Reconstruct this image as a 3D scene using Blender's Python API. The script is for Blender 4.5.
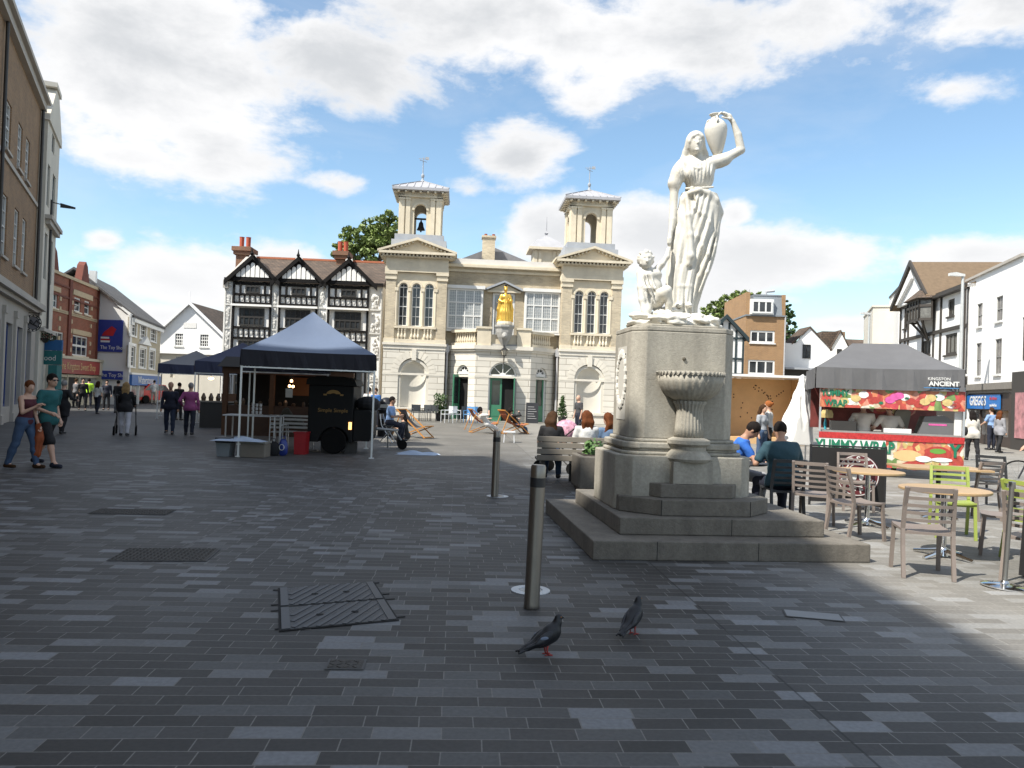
import bpy, bmesh, math, random
import numpy as np
from mathutils import Vector, Matrix
R = math.radians
rnd = random.Random(7)
for _o in list(bpy.data.objects): bpy.data.objects.remove(_o)
SC = bpy.context.scene
COL = SC.collection

# ------------------------------------------------------------------ camera
FPX, CAMH, ROLL, PITCH = 770.0, 1.6, R(2.0), R(0.75)
cam_d = bpy.data.cameras.new('camera'); cam = bpy.data.objects.new('camera', cam_d); COL.objects.link(cam)
cam_d.sensor_width = 36; cam_d.lens = 36 * FPX / 1024; cam_d.clip_end = 3000; cam_d.clip_start = .05
_f = Vector((0, math.cos(PITCH), math.sin(PITCH))); _u = Vector((0, -math.sin(PITCH), math.cos(PITCH))); _r = Vector((1, 0, 0))
_c, _s = math.cos(ROLL), math.sin(ROLL)
# the camera is turned anticlockwise, so the picture content leans clockwise
_r2 = _r * _c + _u * _s; _u2 = _u * _c - _r * _s
_m = Matrix((_r2, _u2, -_f)).transposed().to_4x4(); _m.translation = (0, 0, CAMH); cam.matrix_world = _m
SC.camera = cam

def ray(px, py):
    u = (px - 512) / FPX; v = (384 - py) / FPX
    return _r2 * u + _u2 * v + _f
def G(px, py, z=0):
    r = ray(px, py); t = (z - CAMH) / r.z
    return Vector((r.x * t, r.y * t, z))
def at(px, py, Y):
    r = ray(px, py); t = Y / r.y
    return Vector((r.x * t, Y, CAMH + r.z * t))

# ------------------------------------------------------------------ sun, sky
SUN_A, SUN_E = R(37), R(52)          # light travels to +x (A from the x axis towards +y)
sd = Vector((math.cos(SUN_A) * math.cos(SUN_E), math.sin(SUN_A) * math.cos(SUN_E), -math.sin(SUN_E)))
sl = bpy.data.lights.new('sun', 'SUN'); sl.energy = 5.0; sl.angle = R(.8); sl.color = (1, .95, .86)
so = bpy.data.objects.new('sun', sl); COL.objects.link(so); so.rotation_euler = sd.to_track_quat('-Z', 'Y').to_euler()
SC.view_settings.view_transform = 'Standard'; SC.view_settings.look = 'None'; SC.view_settings.gamma = 1
SC.view_settings.exposure = 0.62
SC.render.engine = 'CYCLES'; SC.cycles.max_bounces = 6; SC.cycles.diffuse_bounces = 3; SC.cycles.glossy_bounces = 2
SC.cycles.transparent_max_bounces = 6; SC.cycles.caustics_reflective = False; SC.cycles.caustics_refractive = False

W = bpy.data.worlds.new('World'); SC.world = W; W.use_nodes = True
nt = W.node_tree; N = nt.nodes; Lk = nt.links; N.clear()
def nn(tree, typ, **kw):
    n = tree.nodes.new(typ)
    for k, v in kw.items(): setattr(n, k, v)
    return n
def mth(tree, op, a, b=None, c=None, clamp=False):
    n = tree.nodes.new('ShaderNodeMath'); n.operation = op; n.use_clamp = clamp
    for i, x in enumerate((a, b, c)):
        if x is None: continue
        if isinstance(x, (int, float)): n.inputs[i].default_value = x
        else: tree.links.new(x, n.inputs[i])
    return n.outputs[0]
def build_world():
    out = nn(nt, 'ShaderNodeOutputWorld'); bg = nn(nt, 'ShaderNodeBackground'); bg.inputs[1].default_value = .1
    sky = nn(nt, 'ShaderNodeTexSky', sky_type='NISHITA', sun_disc=False)
    sky.sun_elevation = SUN_E; sky.sun_rotation = math.atan2(-sd.x, -sd.y); sky.air_density = 1.0; sky.dust_density = .6; sky.ozone_density = 1.5
    tc = nn(nt, 'ShaderNodeTexCoord'); sep = nn(nt, 'ShaderNodeSeparateXYZ'); Lk.new(tc.outputs['Generated'], sep.inputs[0])
    x, y, z = sep.outputs
    az = mth(nt, 'ARCTAN2', x, y); el = mth(nt, 'ARCSINE', z)
    # one noise on a flattened dome so that cells shrink towards the horizon
    zz = mth(nt, 'ADD', mth(nt, 'MAXIMUM', z, 0), .22)
    cmb = nn(nt, 'ShaderNodeCombineXYZ'); Lk.new(mth(nt, 'DIVIDE', x, zz), cmb.inputs[0]); Lk.new(mth(nt, 'DIVIDE', y, zz), cmb.inputs[1])
    def noise(scale, det, rough, off=(0, 0, 0), vec=None, dist=0.0):
        mp = nn(nt, 'ShaderNodeMapping'); mp.inputs['Location'].default_value = off
        Lk.new(vec or cmb.outputs[0], mp.inputs[0])
        n = nn(nt, 'ShaderNodeTexNoise'); n.inputs['Scale'].default_value = scale; n.inputs['Detail'].default_value = det
        n.inputs['Roughness'].default_value = rough; n.inputs['Distortion'].default_value = dist
        Lk.new(mp.outputs[0], n.inputs['Vector']); return n.outputs[0]
    cm2 = nn(nt, 'ShaderNodeCombineXYZ'); Lk.new(az, cm2.inputs[0]); Lk.new(mth(nt, 'MULTIPLY', el, 1.9), cm2.inputs[1])
    n1 = noise(5.5, 9, .60, (3.1, 1.7, 0), cm2.outputs[0], .25)
    n2 = noise(3.0, 6, .5, (1.3, 7.7, 0), cm2.outputs[0])
    fine = noise(19, 6, .62, (0, 0, 0), cm2.outputs[0])
    def ell(a, e, ra, re, k=1.0):
        dx = mth(nt, 'DIVIDE', mth(nt, 'SUBTRACT', az, a), ra); dy = mth(nt, 'DIVIDE', mth(nt, 'SUBTRACT', el, e), re)
        d = mth(nt, 'SQRT', mth(nt, 'ADD', mth(nt, 'MULTIPLY', dx, dx), mth(nt, 'MULTIPLY', dy, dy)))
        return mth(nt, 'MULTIPLY', mth(nt, 'SUBTRACT', 1, d), k)
    def pe(px, py, rx, ry, k=1.0):
        r = ray(px, py).normalized(); a = math.atan2(r.x, r.y); e = math.asin(r.z)
        return ell(a, e, rx / FPX, ry / FPX, k)
    dens = mth(nt, 'SUBTRACT', -.25, 0)
    dens = -.6
    for b in [(165, 60, 170, 95, 1.1), (90, -10, 150, 50, .8), (330, 60, 150, 55, .95), (480, 20, 190, 66, 1.1), (640, 40, 190, 62, 1.1), (215, 150, 80, 50, 1.0),
              (780, 20, 150, 36, .9), (600, 90, 70, 28, .9), (140, 160, 75, 30, .8), (515, 152, 55, 40, 1.0), (470, 190, 30, 14, .6), (960, 25, 110, 30, .7), (945, 92, 55, 22, .55),
              (195, 282, 100, 42, 1.3), (265, 262, 60, 24, .9), (105, 240, 20, 13, .9), (330, 184, 40, 11, .55), (560, 232, 75, 40, 1.2), (655, 240, 80, 48, 1.25), (765, 262, 125, 40, 1.3),
              (700, 300, 110, 40, 1.1), (965, 256, 60, 22, 1.2), (840, 325, 60, 12, 1.1), (735, 214, 20, 16, .7), (160, 315, 90, 22, 1.1), (480, 300, 220, 26, .8), (1000, 0, 120, 26, .8)]:
        dens = mth(nt, 'MAXIMUM', dens, pe(*b))
    # the rest of the sky, outside the part seen here
    side = mth(nt, 'SMOOTH_MIN', mth(nt, 'MULTIPLY', mth(nt, 'SUBTRACT', mth(nt, 'ABSOLUTE', az), .72), 6), .30, .1)
    hi = mth(nt, 'MULTIPLY', mth(nt, 'SUBTRACT', el, .56), 5)
    dens = mth(nt, 'MAXIMUM', dens, mth(nt, 'MINIMUM', mth(nt, 'MAXIMUM', side, hi), .2))
    det = mth(nt, 'ADD', mth(nt, 'MULTIPLY', mth(nt, 'SUBTRACT', n1, .5), 2.3), mth(nt, 'MULTIPLY', mth(nt, 'SUBTRACT', fine, .5), .8))
    d = mth(nt, 'ADD', dens, det)
    mr = nn(nt, 'ShaderNodeMapRange', interpolation_type='SMOOTHSTEP'); Lk.new(d, mr.inputs[0]); mr.inputs[1].default_value = -.05; mr.inputs[2].default_value = .55
    fac = mr.outputs[0]
    # thin veil over the blue
    veil = mth(nt, 'MULTIPLY', mth(nt, 'SUBTRACT', noise(2.2, 7, .6, (5, 2, 0), cm2.outputs[0], .6), .47, clamp=True), .9, clamp=True)
    fac = mth(nt, 'MAXIMUM', fac, veil)
    # thick parts of a cloud go grey underneath
    thick = nn(nt, 'ShaderNodeMapRange', interpolation_type='SMOOTHSTEP'); Lk.new(mth(nt, 'ADD', d, mth(nt, 'MULTIPLY', mth(nt, 'SUBTRACT', n2, .5), 2.2)), thick.inputs[0])
    thick.inputs[1].default_value = .15; thick.inputs[2].default_value = 1.35
    cr = nn(nt, 'ShaderNodeMix', data_type='RGBA'); le = nn(nt, 'ShaderNodeMapRange', interpolation_type='SMOOTHSTEP'); Lk.new(el, le.inputs[0]); le.inputs[1].default_value = .10; le.inputs[2].default_value = .34; le.inputs[3].default_value = .35
    Lk.new(mth(nt, 'MULTIPLY', thick.outputs[0], le.outputs[0]), cr.inputs[0])
    cr.inputs[6].default_value = (6.7, 6.7, 6.75, 1); cr.inputs[7].default_value = (4.5, 4.65, 4.85, 1)
    sk = nn(nt, 'ShaderNodeMix', data_type='RGBA', blend_type='MULTIPLY'); sk.inputs[0].default_value = 1; Lk.new(sky.outputs[0], sk.inputs[6]); sk.inputs[7].default_value = SKYMUL
    mx = nn(nt, 'ShaderNodeMix', data_type='RGBA'); Lk.new(fac, mx.inputs[0]); Lk.new(sk.outputs[2], mx.inputs[6]); Lk.new(cr.outputs[2], mx.inputs[7])
    Lk.new(mx.outputs[2], bg.inputs[0]); Lk.new(bg.outputs[0], out.inputs[0])
SKYMUL = (1.32, 1.42, 1.36, 1)
build_world()

# ------------------------------------------------------------------ materials
MATS = {}
def mat(name, col, rough=.75, metal=0.0, var=.12, scale=6.0, bump=0.0, spec=None, big=.0, emit=None, alpha=None, bscale=None):
    if name in MATS: return MATS[name]
    m = bpy.data.materials.new(name); m.use_nodes = True; t = m.node_tree; b = t.nodes['Principled BSDF']
    b.inputs['Roughness'].default_value = rough; b.inputs['Metallic'].default_value = metal
    if spec is not None: b.inputs['Specular IOR Level'].default_value = spec
    tc = nn(t, 'ShaderNodeTexCoord'); no = nn(t, 'ShaderNodeTexNoise'); no.inputs['Scale'].default_value = scale; no.inputs['Detail'].default_value = 6; no.inputs['Roughness'].default_value = .65
    t.links.new(tc.outputs['Object'], no.inputs['Vector'])
    f = mth(t, 'ADD', mth(t, 'MULTIPLY', mth(t, 'SUBTRACT', no.outputs[0], .5), var * 3.2), 1)
    if big:
        n2 = nn(t, 'ShaderNodeTexNoise'); n2.inputs['Scale'].default_value = max(scale * .13, .35); n2.inputs['Detail'].default_value = 6
        mp = nn(t, 'ShaderNodeMapping'); mp.inputs['Scale'].default_value = (1.6, 1.6, .4); t.links.new(tc.outputs['Object'], mp.inputs[0]); t.links.new(mp.outputs[0], n2.inputs['Vector'])
        f = mth(t, 'MULTIPLY', f, mth(t, 'ADD', mth(t, 'MULTIPLY', mth(t, 'SUBTRACT', n2.outputs[0], .5), big * 3), 1))
    vm = nn(t, 'ShaderNodeVectorMath', operation='SCALE'); vm.inputs[0].default_value = col[:3]; t.links.new(f, vm.inputs['Scale'])
    t.links.new(vm.outputs[0], b.inputs['Base Color'])
    if bump:
        bp = nn(t, 'ShaderNodeBump'); bp.inputs['Strength'].default_value = bump; bp.inputs['Distance'].default_value = .02
        nb = nn(t, 'ShaderNodeTexNoise'); nb.inputs['Scale'].default_value = bscale or scale * 3; nb.inputs['Detail'].default_value = 5
        t.links.new(tc.outputs['Object'], nb.inputs['Vector']); t.links.new(nb.outputs[0], bp.inputs['Height']); t.links.new(bp.outputs[0], b.inputs['Normal'])
    if emit: b.inputs['Emission Color'].default_value = (*emit[:3], 1); b.inputs['Emission Strength'].default_value = emit[3]
    if alpha is not None: b.inputs['Alpha'].default_value = alpha
    MATS[name] = m; return m
def brickmat(name, c1, c2, mortar, bw=.23, rh=.075, ms=.012, rough=.85, plane='xz', var=.3, scale=1.0, bump=.3, off=.5, msm=.1):
    """courses laid out in the wall's own object space, so that they stay put on the wall"""
    if name in MATS: return MATS[name]
    m = bpy.data.materials.new(name); m.use_nodes = True; t = m.node_tree; b = t.nodes['Principled BSDF']; b.inputs['Roughness'].default_value = rough
    tc = nn(t, 'ShaderNodeTexCoord'); sp = nn(t, 'ShaderNodeSeparateXYZ'); t.links.new(tc.outputs['Object'], sp.inputs[0]); cb = nn(t, 'ShaderNodeCombineXYZ')
    t.links.new(mth(t, 'ADD', sp.outputs[0], sp.outputs[1]), cb.inputs[0]); t.links.new(sp.outputs[2], cb.inputs[1])
    br = nn(t, 'ShaderNodeTexBrick'); br.offset = off; t.links.new(cb.outputs[0], br.inputs['Vector'])
    br.inputs['Color1'].default_value = (*c1, 1); br.inputs['Color2'].default_value = (*c2, 1); br.inputs['Mortar'].default_value = (*mortar, 1)
    br.inputs['Scale'].default_value = scale; br.inputs['Mortar Size'].default_value = ms; br.inputs['Brick Width'].default_value = bw; br.inputs['Row Height'].default_value = rh
    br.inputs['Mortar Smooth'].default_value = msm
    no = nn(t, 'ShaderNodeTexNoise'); no.inputs['Scale'].default_value = 1.3; no.inputs['Detail'].default_value = 7; t.links.new(tc.outputs['Object'], no.inputs['Vector'])
    f = mth(t, 'ADD', mth(t, 'MULTIPLY', mth(t, 'SUBTRACT', no.outputs[0], .5), var * 2.4), 1)
    vm = nn(t, 'ShaderNodeVectorMath', operation='SCALE'); t.links.new(br.outputs[0], vm.inputs[0]); t.links.new(f, vm.inputs['Scale']); t.links.new(vm.outputs[0], b.inputs['Base Color'])
    bp = nn(t, 'ShaderNodeBump', invert=True); bp.inputs['Strength'].default_value = bump; bp.inputs['Distance'].default_value = .02
    t.links.new(br.outputs['Fac'], bp.inputs['Height']); t.links.new(bp.outputs[0], b.inputs['Normal'])
    MATS[name] = m; return m
def glassmat(name='window_glass', col=(.03, .035, .04), var=.9, rough=.06):
    if name in MATS: return MATS[name]
    m = mat(name, col, rough, 0, var=var, scale=.9); m.node_tree.nodes['Principled BSDF'].inputs['Specular IOR Level'].default_value = .7
    return m

# ------------------------------------------------------------------ mesh helpers
class MB:
    def __init__(s): s.v = []; s.f = []
    def add(s, vs, fs):
        o = len(s.v); s.v += [tuple(p) for p in vs]; s.f += [tuple(i + o for i in f) for f in fs]; return s
    def box(s, x0, x1, y0, y1, z0, z1, M=None):
        p = [Vector((x, y, z)) for x in (x0, x1) for y in (y0, y1) for z in (z0, z1)]
        if M is not None: p = [M @ q for q in p]
        return s.add(p, [(0, 1, 3, 2), (4, 6, 7, 5), (0, 4, 5, 1), (2, 3, 7, 6), (0, 2, 6, 4), (1, 5, 7, 3)])
    def beam(s, p, q, w, h=None, up=(0, 0, 1)):
        p = Vector(p); q = Vector(q); d = (q - p); L = d.length; d.normalize(); h = h or w
        up = Vector(up)
        if abs(d.dot(up)) > .98: up = Vector((0, 1, 0))
        a = d.cross(up).normalized(); b = a.cross(d).normalized()
        vs = [c + a * (sx * w / 2) + b * (sz * h / 2) for c in (p, q) for sx, sz in ((-1, -1), (1, -1), (1, 1), (-1, 1))]
        return s.add(vs, [(3, 2, 1, 0), (4, 5, 6, 7), (0, 1, 5, 4), (1, 2, 6, 5), (2, 3, 7, 6), (3, 0, 4, 7)])
    def tube(s, pts, rs, seg=8, caps=True):
        pts = [Vector(p) for p in pts]
        if not isinstance(rs, (list, tuple)): rs = [rs] * len(pts)
        o = len(s.v); prev = None
        for i, p in enumerate(pts):
            d = (pts[min(i + 1, len(pts) - 1)] - pts[max(i - 1, 0)]).normalized()
            if prev is None:
                a = d.cross(Vector((0, 0, 1)))
                if a.length < .05: a = Vector((1, 0, 0))
                a.normalize()
            else:
                a = prev - d * prev.dot(d); a.normalize()
            prev = a; b = d.cross(a)
            for k in range(seg):
                t = 2 * math.pi * k / seg; q = p + (a * math.cos(t) + b * math.sin(t)) * rs[i]; s.v.append(tuple(q))
        for i in range(len(pts) - 1):
            for k in range(seg):
                k2 = (k + 1) % seg; s.f.append((o + i * seg + k, o + i * seg + k2, o + (i + 1) * seg + k2, o + (i + 1) * seg + k))
        if caps:
            s.f.append(tuple(o + k for k in reversed(range(seg)))); e = o + (len(pts) - 1) * seg; s.f.append(tuple(e + k for k in range(seg)))
        return s
    def lathe(s, prof, c=(0, 0, 0), seg=24, a0=0, ellip=1.0, rot=0, flute=None):
        o = len(s.v); n = len(prof)
        for i, (r, z) in enumerate(prof):
            for k in range(seg):
                t = 2 * math.pi * k / seg + rot; rr = r * (1 + (flute(t, z) if flute else 0))
                s.v.append((c[0] + rr * math.cos(t), c[1] + rr * math.sin(t) * ellip, c[2] + z))
        for i in range(n - 1):
            for k in range(seg):
                k2 = (k + 1) % seg; s.f.append((o + i * seg + k, o + i * seg + k2, o + (i + 1) * seg + k2, o + (i + 1) * seg + k))
        s.f.append(tuple(o + k for k in reversed(range(seg)))); e = o + (n - 1) * seg; s.f.append(tuple(e + k for k in range(seg)))
        return s
    def prism(s, poly, y0, y1, axis='y'):
        """poly in (x,z), pushed along y; or in (x,y) pushed along z; or in (y,z) pushed along x"""
        n = len(poly)
        def P(a, b, c): return (a, c, b) if axis == 'y' else ((a, b, c) if axis == 'z' else (c, a, b))
        vs = [P(a, b, y0) for a, b in poly] + [P(a, b, y1) for a, b in poly]
        fs = [tuple(range(n)), tuple(range(2 * n - 1, n - 1, -1))] + [(i, i + n, (i + 1) % n + n, (i + 1) % n) for i in range(n)]
        return s.add(vs, fs)
    def quad(s, a, b, c, d): return s.add([a, b, c, d], [(0, 1, 2, 3)])
    def ball(s, c, r, seg=10, rings=7):
        rr = r if isinstance(r, (tuple, list)) else (r, r, r); o = len(s.v)
        for i in range(rings + 1):
            ph = math.pi * i / rings
            for k in range(seg):
                t = 2 * math.pi * k / seg; s.v.append((c[0] + rr[0] * math.sin(ph) * math.cos(t), c[1] + rr[1] * math.sin(ph) * math.sin(t), c[2] + rr[2] * math.cos(ph)))
        for i in range(rings):
            for k in range(seg):
                k2 = (k + 1) % seg; s.f.append((o + i * seg + k, o + (i + 1) * seg + k, o + (i + 1) * seg + k2, o + i * seg + k2))
        return s
    def build(s, name, m, parent=None, label=None, smooth=False, bevel=0, fix=True, loc=None):
        me = bpy.data.meshes.new(name); me.from_pydata(s.v, [], s.f); me.update()
        if fix:
            bm = bmesh.new(); bm.from_mesh(me); bmesh.ops.recalc_face_normals(bm, faces=bm.faces); bm.to_mesh(me); bm.free()
        o = bpy.data.objects.new(name, me); COL.objects.link(o); me.materials.append(m)
        if parent is not None: o.parent = parent
        if loc is not None: o.location = loc
        if label: o['label'] = label
        if smooth:
            for p in me.polygons: p.use_smooth = True
            if smooth == 'auto':
                try: me.set_sharp_from_angle(angle=R(40))
                except Exception: pass
        if bevel:
            md = o.modifiers.new('bevel', 'BEVEL'); md.width = bevel; md.segments = 2; md.limit_method = 'ANGLE'; md.angle_limit = R(40)
        return o
    def xf(s, M, start=0):
        for i in range(start, len(s.v)): s.v[i] = tuple(M @ Vector(s.v[i]))
        return s

def thing(name, label, cat, loc=(0, 0, 0), rz=0, group=None):
    o = bpy.data.objects.new(name, None); COL.objects.link(o); o.location = loc; o.rotation_euler = (0, 0, rz); o.empty_display_size = .2
    o['label'] = label; o['category'] = cat
    if group: o['group'] = group
    return o
def tag(o, label, cat, group=None):
    o['label'] = label; o['category'] = cat
    if group: o['group'] = group
    return o
def copy_tree(o, parent=None):
    c = o.copy(); COL.objects.link(c)
    if parent is not None: c.parent = parent
    for ch in [k for k in COL.objects if k.parent == o and k != c]: copy_tree(ch, c)
    return c
def dup(o, loc, rz, label=None, group=None):
    c = copy_tree(o); c.location = loc; c.rotation_euler = (0, 0, rz)
    if label: c['label'] = label
    if group: c['group'] = group
    return c
def text(name, s, parent, loc, rot, size, m, align='CENTER', ext=.004, label=None, sx=1.0, bold=0.0):
    cu = bpy.data.curves.new('t', 'FONT'); cu.body = s; cu.size = size; cu.extrude = ext; cu.align_x = align; cu.align_y = 'CENTER'; cu.offset = bold; cu.resolution_u = 3
    to = bpy.data.objects.new('t', cu); COL.objects.link(to)
    bpy.context.view_layer.update(); dg = bpy.context.evaluated_depsgraph_get()
    me = bpy.data.meshes.new_from_object(to.evaluated_get(dg)); bpy.data.objects.remove(to)
    o = bpy.data.objects.new(name, me); COL.objects.link(o); me.materials.clear(); me.materials.append(m)
    o.parent = parent; o.location = loc; o.rotation_euler = rot; o.scale = (sx, 1, 1)
    if label: o['label'] = label
    return o

# ------------------------------------------------------------------ implicit surfaces for bodies, statues, animals
class SDF:
    def __init__(s, lo, hi, vox):
        s.lo = np.array(lo, float); s.vox = vox; n = np.ceil((np.array(hi, float) - s.lo) / vox).astype(int) + 1; s.n = n
        s.F = np.full(tuple(n), 1.0, np.float32)
        s.ax = [s.lo[i] + vox * np.arange(n[i]) for i in range(3)]
    def sub(s, lo, hi):
        a = np.clip(np.floor((np.array(lo) - s.lo) / s.vox).astype(int), 0, s.n - 1); b = np.clip(np.ceil((np.array(hi) - s.lo) / s.vox).astype(int) + 1, 1, s.n)
        sl = tuple(slice(a[i], max(b[i], a[i] + 1)) for i in range(3))
        X, Y, Z = np.meshgrid(s.ax[0][sl[0]], s.ax[1][sl[1]], s.ax[2][sl[2]], indexing='ij'); return sl, X, Y, Z
    def mix(s, sl, d, k, cut=False):
        A = s.F[sl]
        if cut:
            d = -d; h = np.maximum(k - np.abs(A - d), 0) / max(k, 1e-6); s.F[sl] = np.maximum(A, d) + h * h * k * .25
        else:
            h = np.maximum(k - np.abs(A - d), 0) / max(k, 1e-6); s.F[sl] = np.minimum(A, d) - h * h * k * .25
    def cap(s, a, b, ra, rb=None, k=.03, cut=False):
        rb = ra if rb is None else rb; a = np.array(a, float); b = np.array(b, float); m = max(ra, rb) + k + 3 * s.vox
        sl, X, Y, Z = s.sub(np.minimum(a, b) - m, np.maximum(a, b) + m); ab = b - a; L = max((ab ** 2).sum(), 1e-9)
        t = np.clip(((X - a[0]) * ab[0] + (Y - a[1]) * ab[1] + (Z - a[2]) * ab[2]) / L, 0, 1)
        d = np.sqrt((X - a[0] - t * ab[0]) ** 2 + (Y - a[1] - t * ab[1]) ** 2 + (Z - a[2] - t * ab[2]) ** 2) - (ra + (rb - ra) * t)
        s.mix(sl, d, k, cut)
    def chain(s, pts, rs, k=.03, j=None):
        for i in range(len(pts) - 1): s.cap(pts[i], pts[i + 1], rs[i], rs[i + 1], k if i == 0 or j is None else j)
    def ell(s, c, r, k=.03, M=None, cut=False):
        c = np.array(c, float); r = np.array(r, float); m = r.max() + k + 3 * s.vox
        sl, X, Y, Z = s.sub(c - m, c + m); P = np.stack([X - c[0], Y - c[1], Z - c[2]], -1)
        if M is not None: P = P @ np.array(M, float)          # rotate into the ellipsoid's own axes
        q = P / r; l = np.sqrt((q ** 2).sum(-1)); l2 = np.sqrt(((q / r) ** 2).sum(-1)) + 1e-9
        s.mix(sl, l * (l - 1) / l2, k, cut)
    def func(s, fn, lo, hi):
        sl, X, Y, Z = s.sub(lo, hi); s.F[sl] = fn(s.F[sl], X, Y, Z)
    def mesh(s, name):
        F = s.F; F[0] = F[-1] = 1; F[:, 0] = F[:, -1] = 1; F[:, :, 0] = F[:, :, -1] = 1
        S = F < 0; n = np.array(F.shape) - 1
        def cr(A, i, j, k): return A[i:i + n[0], j:j + n[1], k:k + n[2]]
        cnt = sum(cr(S, i, j, k).astype(np.int8) for i in (0, 1) for j in (0, 1) for k in (0, 1))
        act = (cnt > 0) & (cnt < 8); I = np.argwhere(act); idx = np.full(act.shape, -1, np.int64); idx[act] = np.arange(len(I))
        acc = np.zeros((len(I), 3)); c = np.zeros(len(I)); C = [(i, j, k) for i in (0, 1) for j in (0, 1) for k in (0, 1)]
        for a in C:
            for ax in range(3):
                if a[ax]: continue
                b = list(a); b[ax] = 1
                fa = F[I[:, 0] + a[0], I[:, 1] + a[1], I[:, 2] + a[2]]; fb = F[I[:, 0] + b[0], I[:, 1] + b[1], I[:, 2] + b[2]]
                m = (fa < 0) != (fb < 0); t = np.where(m, fa / np.where(m, fa - fb, 1), 0); p = np.array(a, float)[None].repeat(len(I), 0); p[:, ax] += t
                acc += p * m[:, None]; c += m
        V = (I + acc / c[:, None]) * s.vox + s.lo
        Q = []
        for ax in range(3):
            A = np.moveaxis(S, ax, 0); J = np.moveaxis(idx, ax, 0)
            e = np.argwhere(A[:-1, 1:-1, 1:-1] != A[1:, 1:-1, 1:-1]); i, j, k = e[:, 0], e[:, 1] + 1, e[:, 2] + 1
            q = np.stack([J[i, j - 1, k - 1], J[i, j, k - 1], J[i, j, k], J[i, j - 1, k]], 1); fl = A[i, j, k]
            if ax == 1: fl = ~fl
            q[~fl] = q[~fl][:, ::-1]; Q.append(q)
        Q = np.concatenate(Q); Q = Q[(Q >= 0).all(1)]
        me = bpy.data.meshes.new(name); me.vertices.add(len(V)); me.vertices.foreach_set('co', V.astype(np.float32).ravel())
        me.loops.add(len(Q) * 4); me.loops.foreach_set('vertex_index', Q.astype(np.int32).ravel()); me.polygons.add(len(Q))
        me.polygons.foreach_set('loop_start', np.arange(0, len(Q) * 4, 4, dtype=np.int32)); me.polygons.foreach_set('loop_total', np.full(len(Q), 4, np.int32))
        me.polygons.foreach_set('use_smooth', np.ones(len(Q), bool)); me.update(calc_edges=True); me.validate()
        return me
    def obj(s, name, m, parent=None, label=None, extra=None):
        me = s.mesh(name); me.materials.append(m)
        if extra is not None and extra.v:
            bm = bmesh.new(); bm.from_mesh(me); vs = [bm.verts.new(v) for v in extra.v]
            for f in extra.f:
                try: bm.faces.new([vs[i] for i in f]).smooth = True
                except ValueError: pass
            bm.to_mesh(me); bm.free()
        o = bpy.data.objects.new(name, me); COL.objects.link(o)
        if parent is not None: o.parent = parent
        if label: o['label'] = label
        return o

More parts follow.
